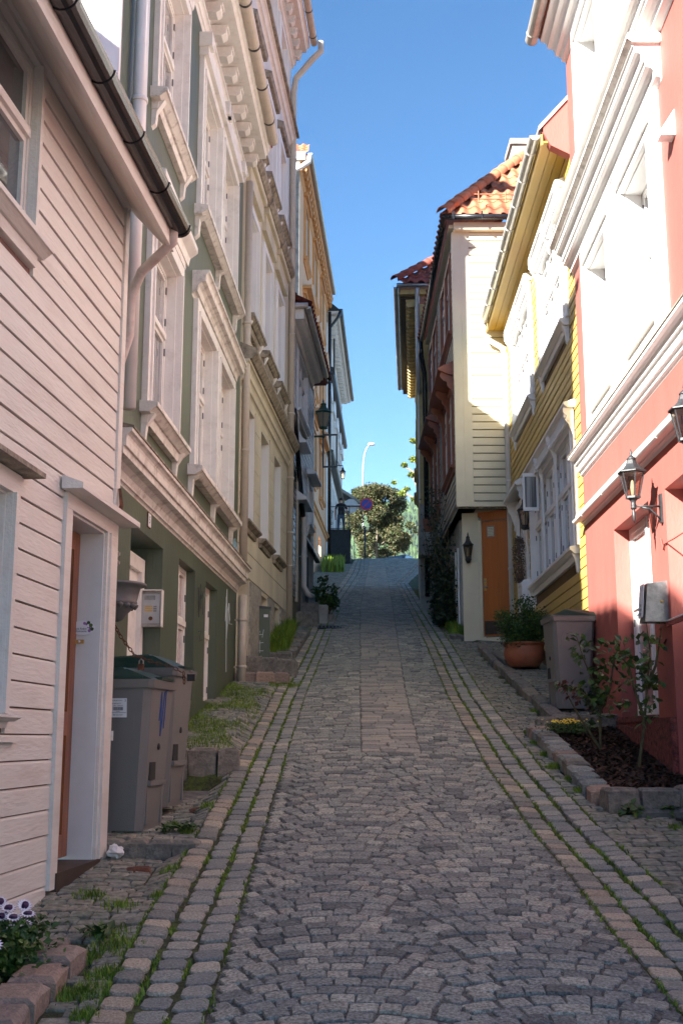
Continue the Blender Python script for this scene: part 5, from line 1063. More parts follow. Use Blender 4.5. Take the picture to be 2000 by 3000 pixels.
# ---------------------------------------------------------------- small things
def text(par, s, size, mx, m, name='lettering', font_rot=True, align='CENTER'):
    cu = bpy.data.curves.new(name, 'FONT'); cu.body = s; cu.size = size; cu.align_x = align; cu.align_y = 'CENTER'; cu.extrude = .0004; cu.materials.append(m); cu.resolution_u = 3
    o_t = bpy.data.objects.new('t', cu); COL.objects.link(o_t); me = bpy.data.meshes.new_from_object(o_t.evaluated_get(bpy.context.evaluated_depsgraph_get())); bpy.data.objects.remove(o_t); me.materials.clear(); me.materials.append(m)
    return link(name, me, par, mx, kind='stuff')
def wheelie(name, label, loc, rz, marks=None, gape=0.0):
    t = thing(name, label, 'waste bin', loc, rz)
    # local: -Y faces downhill (a side wall), width .58 along Y? the bin's front looks to +X
    b = B(); b.smooth = False
    def ring(z, x0, x1, y, c=.045): return [(x0 + c, -y, z), (x1 - c, -y, z), (x1, -y + c, z), (x1, y - c, z), (x1 - c, y, z), (x0 + c, y, z), (x0, y - c, z), (x0, -y + c, z)]
    lv = [ring(0.015, -.22, .20, .225), ring(.25, -.245, .213, .24), ring(.9, -.31, .248, .275), ring(.955, -.315, .25, .28)]
    vs = [p for r_ in lv for p in r_]; fs = [(i * 8 + j, i * 8 + (j + 1) % 8, (i + 1) * 8 + (j + 1) % 8, (i + 1) * 8 + j) for i in range(3) for j in range(8)] + [tuple(range(8))[::-1], tuple(range(24, 32))]
    b.add(vs, fs); body = b.build('body', M['binbody'], t)
    b = B(); b.smooth = False
    rr = [ring(.93, -.33, .268, .292, .03), ring(.985, -.34, .278, .302, .03)]; vs = [p for r_ in rr for p in r_]; b.add(vs, [(j, (j + 1) % 8, 8 + (j + 1) % 8, 8 + j) for j in range(8)] + [tuple(range(8))[::-1], tuple(range(8, 16))]); b.build('rim', M['binbody'], t)
    b = B(); b.add([(-.33, -.285, .986), (.262, -.285, .986), (.262, .285, .986), (-.33, .285, .986), (-.30, -.25, 1.03 + gape), (.08, -.25, 1.055 + gape), (.24, -.22, 1.0), (.24, .22, 1.0), (.08, .25, 1.055 + gape), (-.30, .25, 1.03 + gape)],
        [(0, 1, 6, 5, 4), (2, 3, 9, 8, 7), (1, 2, 7, 6), (3, 0, 4, 9), (4, 5, 8, 9), (5, 6, 7, 8), (3, 2, 1, 0)]); b.add([(-.26, -.21, 1.034 + gape), (.05, -.21, 1.054 + gape), (.05, .21, 1.054 + gape), (-.26, .21, 1.034 + gape), (-.24, -.19, 1.052 + gape), (.03, -.19, 1.07 + gape), (.03, .19, 1.07 + gape), (-.24, .19, 1.052 + gape)], [(4, 5, 6, 7), (0, 1, 5, 4), (1, 2, 6, 5), (2, 3, 7, 6), (3, 0, 4, 7)]); b.box((.22, -.14, .986), (.285, .14, 1.005)); b.box((-.10, -.292, .987), (.20, -.286, 1.01)); b.build('lid', M['binlid'], t)
    b = B(); b.tube([(-.36, -.2, 1.03), (-.40, -.2, 1.02), (-.40, .2, 1.02), (-.36, .2, 1.03)], .014, 8); b.build('handle', M['binlid'], t)
    for sy in (-1, 1):
        b = B(); n = 20; b.prism([(-.24 + .10 * math.cos(a), .10 + .10 * math.sin(a)) for a in [2 * math.pi * i / n for i in range(n)]], 1, sy * .235, sy * .285); b.build('wheel', M['rubber'], t)
    for sy in (-1, 1):
        b = B(); b.box((-.20, sy * .262 - .004, .60), (-.19, sy * .272 + .004, .93)); b.box((.135, sy * .262 - .004, .66), (.145, sy * .272 + .004, .93)); b.build('rib', M['binbody'], t)
    b = B(); b.box((.195, -.17, .30), (.238, .17, .33)); b.box((.15, -.17, .05), (.216, -.14, .30)); b.box((.15, .14, .05), (.216, .17, .30)); b.build('foot_rib', M['binbody'], t)
    b = B(); b.box((.20, -.16, .335), (.2275, -.04, .45)); b.build('recess_dark_patch', M['rubber'], t)  # black patch painting the dark of a recess, nothing is cut in
    b = B(); b.lathe([(.022, 0), (.022, .01)], (0, 0, 0), 12); b.build('lock_plug', M['rubber'], t, Matrix.Translation((.226, .0, .55)) @ Matrix.Rotation(math.pi / 2, 4, 'Y'))
    return t
zb = float(G(7.9)) - .02
b1 = wheelie('wheelie_bin', 'grey wheeled bin with green lid, white barcode sticker and chain, nearest on the left', (-1.455, 7.97, zb), -.15)
st_ = B(); st_.box((-.06, -.062, 0), (.06, .062, .0012)); stk = st_.build('sticker', M['paper'], b1, Matrix.Translation((.035, -.2765, .80)) @ Matrix.Rotation(math.radians(94.2), 4, 'X'))
b = B()
x = -.034
while x < .034: w2 = R.choice([.0012, .002, .003]); b.box((x, -.016, .0013), (x + w2, .006, .0018)); x += w2 + R.choice([.0012, .002])
b.box((-.055, -.032, .0013), (.055, -.030, .0018)); b.build('barcode', M['ink'], stk)
for s2, sz, yy, xx in (('BIR 240 RESTAVFALL', .0085, .047, -.008), ('Steinkjellergaten 27', .008, .028, -.012), ('240 L    Restavfall', .009, .014, 0), ('*36.088888*', .006, -.023, 0), ('BIR  815 33 030', .010, -.046, 0)): text(stk, s2, sz, Matrix.Translation((xx, yy, .002)), M['ink'])
text(stk, '2', .02, Matrix.Translation((.05, .047, .002)), M['ink'])
gr = B()
for pth in ([(.0, -.06, 0), (.0, -.045, .19), (.0, -.03, .05), (.0, -.015, -.10), (.0, .0, .0), (.0, .015, .19), (.0, .08, .21)], [(.0, .05, .20), (.0, .05, .04), (0, .045, -.05)]): gr.tube(pth, .0038, 5)
gr.build('painted_mark', M['blueink'], b1, Matrix.Translation((.243, .02, .72)) @ Matrix.Rotation(math.radians(3.1), 4, 'Y'))
b2 = wheelie('wheelie_bin', 'grey wheeled bin with green lid, the one behind the chained bin at the green house', (-1.40, 8.62, float(zg(-1.3, 8.8)) + .02), -.13, gape=.02)
b3 = wheelie('wheelie_bin', 'grey wheeled bin with green lid standing beside the red house', (2.43, 12.55, float(zg(2.4, 12.5)) + .0), math.pi + .06)
b3.scale = (.82, .9, 1.0)
# chain and padlock
chn = thing('chain', 'rusty chain hanging from the wall down over the bin lid', 'chain', (0, 0, 0))
pts = [Vector((-1.545, 7.66, zb + 1.42)), Vector((-1.47, 7.74, zb + 1.27)), Vector((-1.38, 7.80, zb + 1.145)), Vector((-1.26, 7.84, zb + 1.105)), Vector((-1.14, 7.86, zb + 1.08)), Vector((-1.06, 7.85, zb + 1.03)), Vector((-1.05, 7.84, zb + .95))]
seg = []; 
for i in range(len(pts) - 1):
    n = max(1, int((pts[i + 1] - pts[i]).length / .026))
    for j in range(n): seg.append((pts[i].lerp(pts[i + 1], j / n), (pts[i + 1] - pts[i]).normalized()))
lb = B(); lb.tube([(.010 * math.cos(a), .017 * math.sin(a), 0) for a in [2 * math.pi * i / 10 for i in range(11)]], .0032, 5); lme = None
for i, (p, d_) in enumerate(seg):
    mx = Matrix.Translation(p) @ d_.to_track_quat('Y', 'Z').to_matrix().to_4x4() @ Matrix.Rotation((i % 2) * math.pi / 2, 4, 'Y')
    if lme is None: o = lb.build('link', M['rust'], chn, mx); lme = o.data
    else: link('link', lme, chn, mx)
pl = thing('padlock', 'brown padlock hanging on the chain over the bin lid', 'padlock', (-1.335, 7.78, zb + 1.05)); b = B(); b.box((-.02, -.009, 0), (.02, .009, .042)); b.build('body', M['rust'], pl)
b = B(); b.tube([(-.013, 0, .04), (-.013, 0, .062), (0, 0, .075), (.013, 0, .062), (.013, 0, .04)], .004, 6); b.build('shackle', M['steel'], pl)
pl2 = thing('padlock', 'dark padlock at the outer end of the chain on the bin rim', 'padlock', (-1.0, 7.82, zb + .98)); b = B(); b.box((-.03, -.012, 0), (.02, .012, .045)); b.build('body', M['rubber'], pl2); b = B(); b.tube([(-.02, 0, .04), (-.02, 0, .06), (-.005, 0, .07), (.01, 0, .06), (.01, 0, .04)], .004, 6); b.build('shackle', M['steel'], pl2)
# hanging planter
hp = thing('planter', 'grey half-round urn planter hanging beyond the pink house corner', 'planter', (-1.55, 7.95, 2.56)); b = B()
b.lathe([(.02, -.17), (.05, -.155), (.075, -.12), (.11, -.085), (.135, -.05), (.145, -.04), (.14, -.03), (.165, .07), (.20, .075), (.205, .09), (.195, .095), (.17, .085), (.15, .02)], (0, 0, 0), 24); b.build('pot', M['planter'], hp)
b = B()
for i in range(16): a = i / 16 * 6.283; b.lathe([(.004, -.03), (.022, -.01), (.024, .0), (.004, .012)], (.132 * math.cos(a), .132 * math.sin(a), -.055), 6)
b.build('scallop_rim', M['planter'], hp)
b = B(); b.box((-.16, -.02, -.05), (-.06, .02, .09)); b.build('bracket', M['planter'], hp)
# intercom in the green doorway
ic = thing('intercom', 'silver intercom panel with name buttons in the green doorway', 'intercom', tuple(g.W(10.10, -.075, 2.71)), 0); b = B(); X0 = .088
b.box((-X0, -.075, -.155), (X0, 0, .155)); b.build('housing', M['gray'], ic); b = B(); b.box((-.075, -.082, -.125), (.075, -.0755, .125)); b.build('face_plate', M['galv'], ic)
b = B(); b.box((-.06, -.084, .075), (.035, -.0825, .115)); b.build('speaker_grille', M['steel'], ic)
for k in range(3): b = B(); b.box((-.055, -.084, .012 - k * .019), (.015, -.0825, .026 - k * .019)); b.build('name_slot', M['brass'], ic); b = B(); b.box((.022, -.086, .012 - k * .019), (.05, -.0825, .024 - k * .019)); b.build('button', M['steel'], ic)
b = B(); b.lathe([(.016, 0), (.018, .004), (.012, .007)], (0, 0, 0), 14); b.build('lock_cylinder', M['rust'], ic, Matrix.Translation((0, -.0825, -.085)) @ Matrix.Rotation(math.pi / 2, 4, 'X'))
b = B(); b.box((-X0, -.11, .155), (X0, .0, .165)); b.box((-X0 - .008, -.10, -.155), (-X0, 0, .165)); b.box((X0, -.10, -.155), (X0 + .008, 0, .165)); b.build('rain_hood', M['trimclean'], ic)
text(g.root, '5', .085, Matrix.Translation(g.tf((9.47, .0125, 3.385))) @ Matrix.Rotation(math.pi, 4, 'Z') @ Matrix.Rotation(math.pi / 2, 4, 'X'), M['ink'], 'house_number')
# name plate and bell on the pink door reveal (faces down the street)
pq = thing('name_plate', 'oval enamel name plate with painted flowers beside the pink house door', 'name plate', tuple(h.W(7.11, -.088, 2.27)), -.083)
n = 28; b = B(); b.prism([(.076 * math.cos(a), .045 * math.sin(a)) for a in [2 * math.pi * i / n for i in range(n)]], 1, -.004, 0); b.build('plate', M['paper'], pq)
for (x, z, r_, m) in ((.01, .027, .009, 'petalp'), (.022, .022, .008, 'petalp'), (.038, .012, .011, 'petal'), (.048, .0, .011, 'petalp'), (.034, .004, .006, 'rosered'), (.05, .015, .012, 'leaf'), (.035, .031, .011, 'leaf'), (.058, -.008, .011, 'leaf'), (.042, -.018, .010, 'petalp')):
    b = B(); b.prism([(x + r_ * math.cos(a) * (1 + .2 * math.sin(5 * a)), z + r_ * math.sin(a)) for a in [2 * math.pi * i / 12 for i in range(12)]], 1, -.0052 - abs(x) * .01, -.0041); b.build('painted_flower', M[m], pq)
text(pq, 'Frank Robin', .0175, Matrix.Translation((-.018, -.0046, -.006)) @ Matrix.Rotation(math.pi / 2, 4, 'X'), M['ink']); text(pq, 'Steinseide', .0165, Matrix.Translation((-.008, -.0046, -.021)) @ Matrix.Rotation(math.pi / 2, 4, 'X'), M['ink'])
bl = thing('doorbell', 'small brass doorbell under the oval name plate', 'doorbell', tuple(h.W(7.11, -.105, 2.185)), -.083); b = B(); b.box((-.028, -.012, -.012), (.028, 0, .012)); b.build('plate', M['brass'], bl); b = B(); b.lathe([(.008, 0), (.006, .004)], (0, 0, 0), 12); b.build('button', M['paper'], bl, Matrix.Translation((0, -.012, 0)) @ Matrix.Rotation(math.pi / 2, 4, 'X'))
gt = B(); gt.box((-.014, -.008, -.03), (.014, .0, .03)); gt.build('cable_clip', M['pink'], None, h.mx @ Matrix.Translation(h.tf((7.38, .036, 1.62))) @ Matrix.Rotation(math.pi / 2, 4, 'Z'), label='small painted cable box on the pink corner board', cat='cable box')
# sprayed marks on the green wall
def scrawl(fac, y0, z0, strokes, rad, m, label):
    t = thing('graffiti', label, 'graffiti', tuple(fac.W(y0, .003, z0))); b = B(); o = Vector(fac.W(y0, .003, z0))
    for s2 in strokes: b.tube([tuple(Vector(fac.W(y0 + a, .003, z0 + c)) - o) for a, c in s2], rad, 4)
    b.build('stroke', m, t)
scrawl(g, 14.0, 2.9, [[(0, .1), (.1, .5), (.12, -.1), (.25, .3), (.4, .15)], [(.1, .2), (.3, .35), (.35, .1), (.6, .12)], [(.05, .4), (.15, -.5)]], .006, M['chalk'], 'white scrawled tag on the lower green wall by the corner')
scrawl(g, 12.0, 2.95, [[(0, .2), (.08, -.1), (.15, .25), (.2, .0)], [(.2, .1), (.32, .2), (.3, -.05)], [(.1, -.25), (.25, -.22), (.12, -.35), (.3, -.32)]], .006, M['darkspray'], 'faint dark tag on the green wall between the lower windows')
scrawl(g, 14.55, 3.95, [[(0, .1), (.03, -.15), (.07, .15), (.1, -.15), (.15, .18), (.18, -.1), (.25, .15), (.28, -.12), (.33, .1)], [(0, .0), (.15, .05), (.3, -.02)]], .012, M['bluespray'], 'pale blue spray marks above the cornice at the green house corner')
# utility cabinet
cb = thing('utility_cabinet', 'green grey cable cabinet with white chalk marks against the cream building', 'cabinet', (-1.19, 17.0, float(zg(-1.19, 17.0)) - .05), .07); b = B(); b.box((-.14, -.10, 0), (.14, .12, .82)); b.build('body', M['green'], cb); b = B(); b.prism([(-.155, .821), (.155, .821), (.155, .85), (.0, .865), (-.155, .85)], 1, -.115, .135); b.build('cap', M['iron'], cb)
b = B()
for s2 in ([(-.04, .34), (.0, .44), (.03, .34), (.05, .46)], [(-.03, .38), (.04, .39)], [(.0, .3), (.0, .12)], [(-.04, .26), (.05, .27)], [(-.04, .15), (.05, .15)], [(.02, .08), (.02, .0)]): b.tube([(x, -.104, z + .06) for x, z in s2], .005, 4)
b.build('chalk_mark', M['chalk'], cb); b = B(); b.box((.05, -.106, .70), (.11, -.101, .74)); b.build('label_plate', M['paper'], cb)

# ---------------------------------------------------------------- lanterns
def lantern_head(par, s, n, frame, pane, roofm, zc=0.0, bulb=None, base_r=.075, top_r=.135, hgt=.26, cap=True):
    b = B(); rr = [(base_r, 0), (top_r, hgt)]
    cor = lambda r_, z: [(r_ * math.cos(2 * math.pi * i / n + math.pi / n), r_ * math.sin(2 * math.pi * i / n + math.pi / n), z + zc) for i in range(n)]
    lo_, hi_ = cor(base_r * s, 0), cor(top_r * s, hgt * s)
    for i in range(n):
        q = B(); q.tube([lo_[i], hi_[i]], .009 * s, 4); q.build('frame_bar', frame, par)
    q = B(); q.lathe([(base_r * s * 1.15, -.022 * s), (base_r * s * 1.15, .0)], (0, 0, zc), n, False); q.lathe([(top_r * s * 1.02, hgt * s), (top_r * s * 1.22, hgt * s + .012 * s), (top_r * s * 1.22, hgt * s + .025 * s)], (0, 0, zc), n, False); q.build('frame_ring', frame, par)
    for i in range(n):
        j = (i + 1) % n; q = B(); k = .94; a, b2_, c2, d2 = lo_[i], lo_[j], hi_[j], hi_[i]
        sc_ = lambda p: (p[0] * k, p[1] * k, p[2]); q.add([sc_(a), sc_(b2_), sc_(c2), sc_(d2)], [(0, 1, 2, 3)]); q.build('pane', pane, par)
    q = B(); q.lathe([(top_r * s * 1.24, hgt * s + .025 * s), (top_r * s * .80, hgt * s + .06 * s), (top_r * s * .50, hgt * s + .11 * s), (top_r * s * .36, hgt * s + .16 * s)], (0, 0, zc), n, False); q.build('roof', roofm, par)
    q = B(); z1 = hgt * s + .16 * s; q.lathe([(top_r * s * .36, z1), (top_r * s * .40, z1 + .012 * s), (top_r * s * .30, z1 + .03 * s), (.02 * s, z1 + .05 * s), (.012 * s, z1 + .06 * s), (.018 * s, z1 + .075 * s), (.002, z1 + .13 * s)], (0, 0, zc), 12); q.build('finial', frame, par)
    if bulb: q = B(); q.lathe([(.010 * s, .0), (.022 * s, .03 * s), (.026 * s, .10 * s), (.018 * s, .17 * s), (.004, .19 * s)], (0, 0, zc), 10); q.build('bulb', bulb, par)
P_ = r.W(9.34, .235, 3.56)
L1 = thing('wall_lantern', 'black hexagonal lantern on a scrolled bracket on the red house', 'lantern', tuple(P_))
lantern_head(L1, .74, 6, M['iron'], M['clear'], M['iron'], bulb=M['bulb'])
b = B(); b.lathe([(.003, -.22), (.009, -.19), (.016, -.13), (.009, -.115), (.013, -.105)], (0, 0, 0), 10); b.lathe([(.022, -.105), (.025, -.09), (.02, -.08), (.025, -.07), (.02, -.06), (.022, -.04), (.036, -.022), (.052, -.016)], (0, 0, 0), 12); b.build('stem', M['iron'], L1)
b = B(); b.tube([(.0, 0, -.08), (.22, 0, -.08)], .009, 8); b.tube([(.07, 0, -.09), (.13, 0, -.10), (.18, 0, -.145), (.215, 0, -.19)], .008, 8); b.build('bracket_arm', M['iron'], L1)
b = B(); b.box((.215, -.026, -.22), (.235, .026, .02)); b.box((.235, -.018, -.245), (.248, .018, .035)); b.build('wall_plate', M['iron'], L1)
L2 = thing('wall_lantern', 'black lantern on the red house cut by the right photo edge', 'lantern', tuple(r.W(7.62, .25, 3.60))); lantern_head(L2, .74, 6, M['iron'], M['clear'], M['iron'], bulb=M['bulb'])
b = B(); b.tube([(0, 0, -.08), (.22, 0, -.08)], .009, 8); b.box((.22, -.026, -.2), (.248, .026, .02)); b.lathe([(.022, -.105), (.022, -.04), (.052, -.016)], (0, 0, 0), 12); b.build('bracket_arm', M['iron'], L2)
L3 = thing('wall_lantern', 'dark lantern hanging beside the yellow house door', 'lantern', tuple(q_.W(16.95, .12, 4.72))); lantern_head(L3, .9, 6, M['iron'], M['clear'], M['iron'], bulb=M['bulb'], base_r=.06, top_r=.105, hgt=.24)
b = B(); b.lathe([(.02, -.07), (.05, -.05), (.065, -.02)], (0, 0, 0), 10); b.box((.0, -.02, -.06), (.11, .02, -.03)); b.box((.10, -.04, -.12), (.12, .04, .1)); b.build('bracket_arm', M['iron'], L3)
L4 = thing('wall_lantern', 'small dark lantern on the cream pillar beside the orange door', 'lantern', (2.165, 19.60, 4.66)); lantern_head(L4, .85, 6, M['iron'], M['clear'], M['iron'], bulb=M['bulb'], base_r=.06, top_r=.10, hgt=.22)
b = B(); b.lathe([(.006, -.11), (.03, -.10), (.055, -.05), (.05, -.02)], (0, 0, 0), 10); b.box((-.02, 0, -.10), (.02, .09, -.05)); b.build('bracket_arm', M['iron'], L4)
b = B(); b.tube([(2.17, 19.665, 4.58), (2.22, 19.66, 4.57), (2.34, 19.645, 4.62)], .006, 5); b.build('cable', M['creamR'], L4, Matrix.Translation((-2.165, -19.60, -4.66)))
L5 = thing('wall_lantern', 'large green topped lantern with milky panes on the white wooden house', 'lantern', tuple(s_.W(25.72, .24, 8.62))); lantern_head(L5, 1.25, 6, M['irongreen'], M['lampglass'], M['irongreen'])
b = B(); b.tube([(0, 0, -.02), (0, 0, -.22)], .018, 8); b.tube([(.03, 0, -.21), (-.24, 0, -.22)], .025, 8); b.lathe([(.03, -.25), (.05, -.22), (.02, -.18)], (0, 0, 0), 8); b.build('bracket_arm', M['irongreen'], L5)
L6 = thing('wall_lantern', 'small lit lantern on a curled bracket by the far white building', 'lantern', tuple(f_.W(57.0, .35, 14.5))); lantern_head(L6, 1.2, 4, M['iron'], M['clear'], M['iron'], bulb=M['lit'])
b = B(); b.tube([(0, 0, .55), (0, 0, .66), (-.35, 0, .66)], .025, 6); b.tube([(-.35, 0, .9), (-.25, 0, .86), (-.2, 0, .68)], .018, 6); b.build('bracket_arm', M['iron'], L6)
# metal intercom box on the red house, mailbox and wreath on the yellow
mb = thing('intercom_box', 'dented grey metal intercom box with white button panel on the red house', 'intercom', tuple(r.W(9.42, .0, 2.69)), -.0231)
b = B(); b.add([(-.19, -.10, -.16), (0, -.10, -.16), (0, .10, -.16), (-.19, .10, -.16), (-.16, -.10, .15), (0, -.10, .17), (0, .10, .17), (-.16, .10, .15)], [(3, 2, 1, 0), (4, 5, 6, 7), (0, 1, 5, 4), (1, 2, 6, 5), (2, 3, 7, 6), (3, 0, 4, 7)]); b.build('housing', M['steel'], mb)
b = B(); b.box((-.196, -.075, -.14), (-.1905, .075, .13)); b.build('face_plate', M['paper'], mb, Matrix.Rotation(math.radians(5.0), 4, 'Y'))
for k in range(3): b = B(); b.box((-.199, -.03, -.12 + k * .035), (-.1965, .02, -.10 + k * .035)); b.build('button', M['galv'], mb, Matrix.Rotation(math.radians(5.0), 4, 'Y'))
b = B(); b.lathe([(.014, 0), (.014, .004)], (0, 0, 0), 14); b.build('lock_cylinder', M['brass'], mb, Matrix.Translation((-.05, -.101, .0)) @ Matrix.Rotation(math.pi / 2, 4, 'X'))
ml = thing('mailbox', 'white steel mailbox beside the yellow house window', 'mailbox', tuple(q_.W(17.02, .0, 3.45)), -.02); b = B(); b.prism([(-.20, 0), (0, 0), (0, .45), (-.16, .45), (-.20, .41)], 1, -.16, .16); b.build('box', M['whiteclean'], ml); b = B(); b.box((-.212, -.15, .36), (-.2005, .15, .39)); b.build('flap', M['pipewhite'], ml)
wr = thing('door_wreath', 'dry brown wreath hanging on the yellow house door', 'wreath', tuple(q_.W(17.92, .09, 4.35)), -.02)
V = []; T = []
for k in range(1400):
    a = rs.uniform(0, 6.28); c2 = rs.normal(0, 1, 3); c2 /= np.linalg.norm(c2); p = np.array([0, .24 * math.cos(a), .30 * math.sin(a)]) + c2 * .085 * rs.uniform(.4, 1); d_ = rs.normal(0, 1, 3); d_ *= .014 / np.linalg.norm(d_); e2 = np.cross(d_, c2) * .6
    V += [p - d_ - e2, p + d_ - e2, p + d_ + e2, p - d_ + e2]; T += [rs.rand()] * 4
npmesh('twigs', np.array(V), np.arange(len(V)).reshape(-1, 4), M['wreath'], wr, T, kind='stuff')

# ---------------------------------------------------------------- plants
def leaves(par, name, C, s0, s1, m, droop=0.3, bend=True, kind='stuff', up=.4):
    C = np.asarray(C, float); n = len(C); nrm = rs.normal(0, 1, (n, 3)); nrm[:, 2] = np.abs(nrm[:, 2]) + up; nrm /= np.linalg.norm(nrm, axis=1)[:, None]
    t = rs.normal(0, 1, (n, 3)); t[:, 2] -= droop; t -= nrm * (t * nrm).sum(1)[:, None]; t /= np.linalg.norm(t, axis=1)[:, None] + 1e-9; u = np.cross(nrm, t)
    L_ = rs.uniform(s0, s1, n)[:, None]; w2 = L_ * .33
    base = C; mid = C + t * L_ * .5 + nrm * L_ * .06; tip = C + t * L_ - nrm * L_ * .1
    V = np.stack([base, mid + u * w2, tip, mid - u * w2], 1).reshape(-1, 3)
    return npmesh(name, V, np.arange(4 * n).reshape(-1, 4), m, par, np.repeat(rs.rand(n), 4), kind=kind)
def blades(name, P, h0, h1, m, label=None, par=None, lean=.35, w0=.006):
    P = np.asarray(P, float); n = len(P); a = rs.uniform(0, 6.28, n); hh = rs.uniform(h0, h1, n); ln = rs.uniform(.05, lean, n) * hh; w2 = w0 * rs.uniform(.6, 1.3, n)
    d = np.stack([np.cos(a), np.sin(a), 0 * a], 1); s2 = np.stack([-np.sin(a), np.cos(a), 0 * a], 1)
    p0 = P - s2 * w2[:, None]; p1 = P + s2 * w2[:, None]; up = np.array([0, 0, 1.0]); m0 = P + d * (ln * .35)[:, None] + up * (hh * .6)[:, None]
    p2 = m0 + s2 * (w2 * .7)[:, None]; p3 = m0 - s2 * (w2 * .7)[:, None]; tip = P + d * ln[:, None] + up * hh[:, None]
    V = np.stack([p0, p1, p2, p3, tip], 1).reshape(-1, 3); k = np.arange(n)[:, None] * 5
    F = np.concatenate([np.concatenate([k, k + 1, k + 2], 1), np.concatenate([k, k + 2, k + 3], 1), np.concatenate([k + 3, k + 2, k + 4], 1)])
    return npmesh(name, V, F, m, par, np.repeat(rs.rand(n), 5), kind='stuff')
gp = []
def tuft(x, y, n, r_, h=None):
    n = int(n * 2.2); r_ = r_ * 1.25
    for k in range(n):
        a = rs.uniform(0, 6.28); q = rs.uniform(0, r_) ; xx, yy = x + q * math.cos(a), y + q * math.sin(a); gp.append((xx, yy, float(zg(xx, yy)) - .008))
# moss and short grass along the gutter joints
short = []
for k in range(34000):
    y = 3.8 + 22 * rs.rand() ** 1.2; side = rs.randint(0, 8); nz = math.sin(y * 3.7 + side) + math.sin(y * 1.3 + side * 2.1) + math.sin(y * 9.1 + side * 5)
    if nz < -.6 + (.8 if side < 4 and y < 9 and side != 0 else 0): continue
    t = [0, 1 / 3, 2 / 3, 1][side % 4]
    if side < 4: x = LO(y) + (LI(y) - LO(y)) * t
    else: x = RI(y) + (RO(y) - RI(y)) * t
    if side in (3, 4) and rs.rand() < .6: continue
    x = float(x) + rs.normal(0, .009); short.append((x, y, float(zg(x, y)) - .012))
sh = blades('grass', short, .010, .034, M['grass'], w0=.0045, lean=1.2); sh['label'] = 'short grass and moss growing in the gutter joints'
for (x, y, n, r_) in [(-1.02, 5.55, 150, .10), (-1.05, 4.98, 260, .09), (-1.0, 5.2, 140, .07), (-.98, 4.72, 90, .05), (-1.10, 5.75, 100, .09), (-1.3, 6.3, 120, .08), (-1.12, 6.15, 90, .08), (-1.0, 7.78, 90, .04), (-1.12, 8.0, 120, .05), (-.98, 8.6, 80, .05), (-.97, 4.3, 120, .06), (-1.13, 5.4, 90, .05), (-.96, 6.3, 60, .03), (-.98, 6.9, 60, .05),
                       (-.72, 14.8, 500, .16), (-.80, 15.2, 200, .12), (1.80, 10.95, 250, .05), (1.80, 10.4, 250, .05), (1.79, 9.9, 220, .05), (1.82, 9.4, 220, .05), (1.80, 9.0, 150, .05), (1.86, 11.5, 300, .07), (2.14, 11.7, 350, .06), (2.13, 12.2, 250, .05), (2.1, 12.8, 100, .05), (1.75, 9.85, 150, .05), (2.24, 7.45, 220, .07), (2.3, 7.0, 300, .10), (2.2, 7.9, 60, .05)]: tuft(x, y, n, r_)
for k in range(14000):           # mossy grass on the raised pavement beside the green house
    y = rs.uniform(9.95, 14.6); x = float(WL(y)) + .08 + (float(LO(y)) - float(WL(y)) - .12) * rs.rand() ** 1.4; nz = math.sin(x * 9 + y * 2.3) + math.sin(y * 5.1) + rs.rand() * 1.1
    if nz > .15: gp.append((x, y, float(zg(x, y)) - .01))
for k in range(1500):
    y = rs.uniform(20, 32); s2 = rs.rand() < .5; x = float(LO(y)) - abs(rs.normal(0, .12)) if s2 else float(RO(y)) + abs(rs.normal(0, .10)); gp.append((x, y, float(zg(x, y)) - .01))
gs = blades('grass', gp, .012, .052, M['grass'], w0=.003, lean=1.0); gs['label'] = 'grass tufts between the paving stones'
P = [(rs.uniform(-1.1, -.80), y, float(G(y)) + .06 + rs.uniform(0, .05)) for y in rs.uniform(17.45, 20.3, 5000)]
q = blades('grass', P, .07, .30, M['grass'], w0=.006, lean=.9); q['label'] = 'tall bright grass in the stone edged bed under the cream building'
P = [(rs.uniform(1.93, 2.3), y, float(G(y)) + rs.uniform(-.02, .06)) for y in rs.uniform(20.0, 22.3, 3500)]
q = blades('grass', P, .08, .22, M['grass'], w0=.009); q['label'] = 'bright grass under the climbing shrub'
P = [(rs.uniform(-.75, .1), y, float(zg(0, y))) for y in rs.uniform(43, 48.5, 900)]
q = blades('grass', P, .15, .55, M['grass'], w0=.03); q['label'] = 'grass clumps at the foot of the black landing'
def shrub(name, label, cat, loc, rad, n, s0, s1, m, stems=6, sm=M['stem'], squash=1.0, clumps=14, holes=.0, group=None):
    t = thing(name, label, cat, loc, 0, group); C = []; b = B()
    cl = []
    for k in range(clumps):
        v = rs.normal(0, 1, 3); v /= np.linalg.norm(v); v = v * rs.uniform(.35, .85) * np.array(rad); cl.append(v + np.array([0, 0, rad[2]]))
    for k in range(stems):
        c2 = cl[k % clumps]; b.tube([(rs.uniform(-.03, .03), rs.uniform(-.03, .03), 0), (c2[0] * .4, c2[1] * .4, c2[2] * .45), tuple(c2)], [.012, .008, .003], 5)
    b.build('stems', sm, t)
    for k in range(n):
        c2 = cl[rs.randint(clumps)]; v = rs.normal(0, 1, 3); v /= np.linalg.norm(v); C.append(c2 + v * rs.uniform(.1, 1) ** .5 * min(rad) * .42)
    leaves(t, 'foliage', C, s0, s1, m, kind=None); return t
shrub('young_plant', 'spindly young shrub at the white house steps', 'plant', (-.33, 24.6, float(G(24.6)) - .05), (.28, .3, .45), 500, .05, .11, M['leaf'], clumps=9)
shrub('young_plant', 'low leafy plant in front of the white house ledge', 'plant', (-.25, 23.5, 4.08), (.25, .3, .25), 400, .05, .10, M['leaf'], clumps=8)
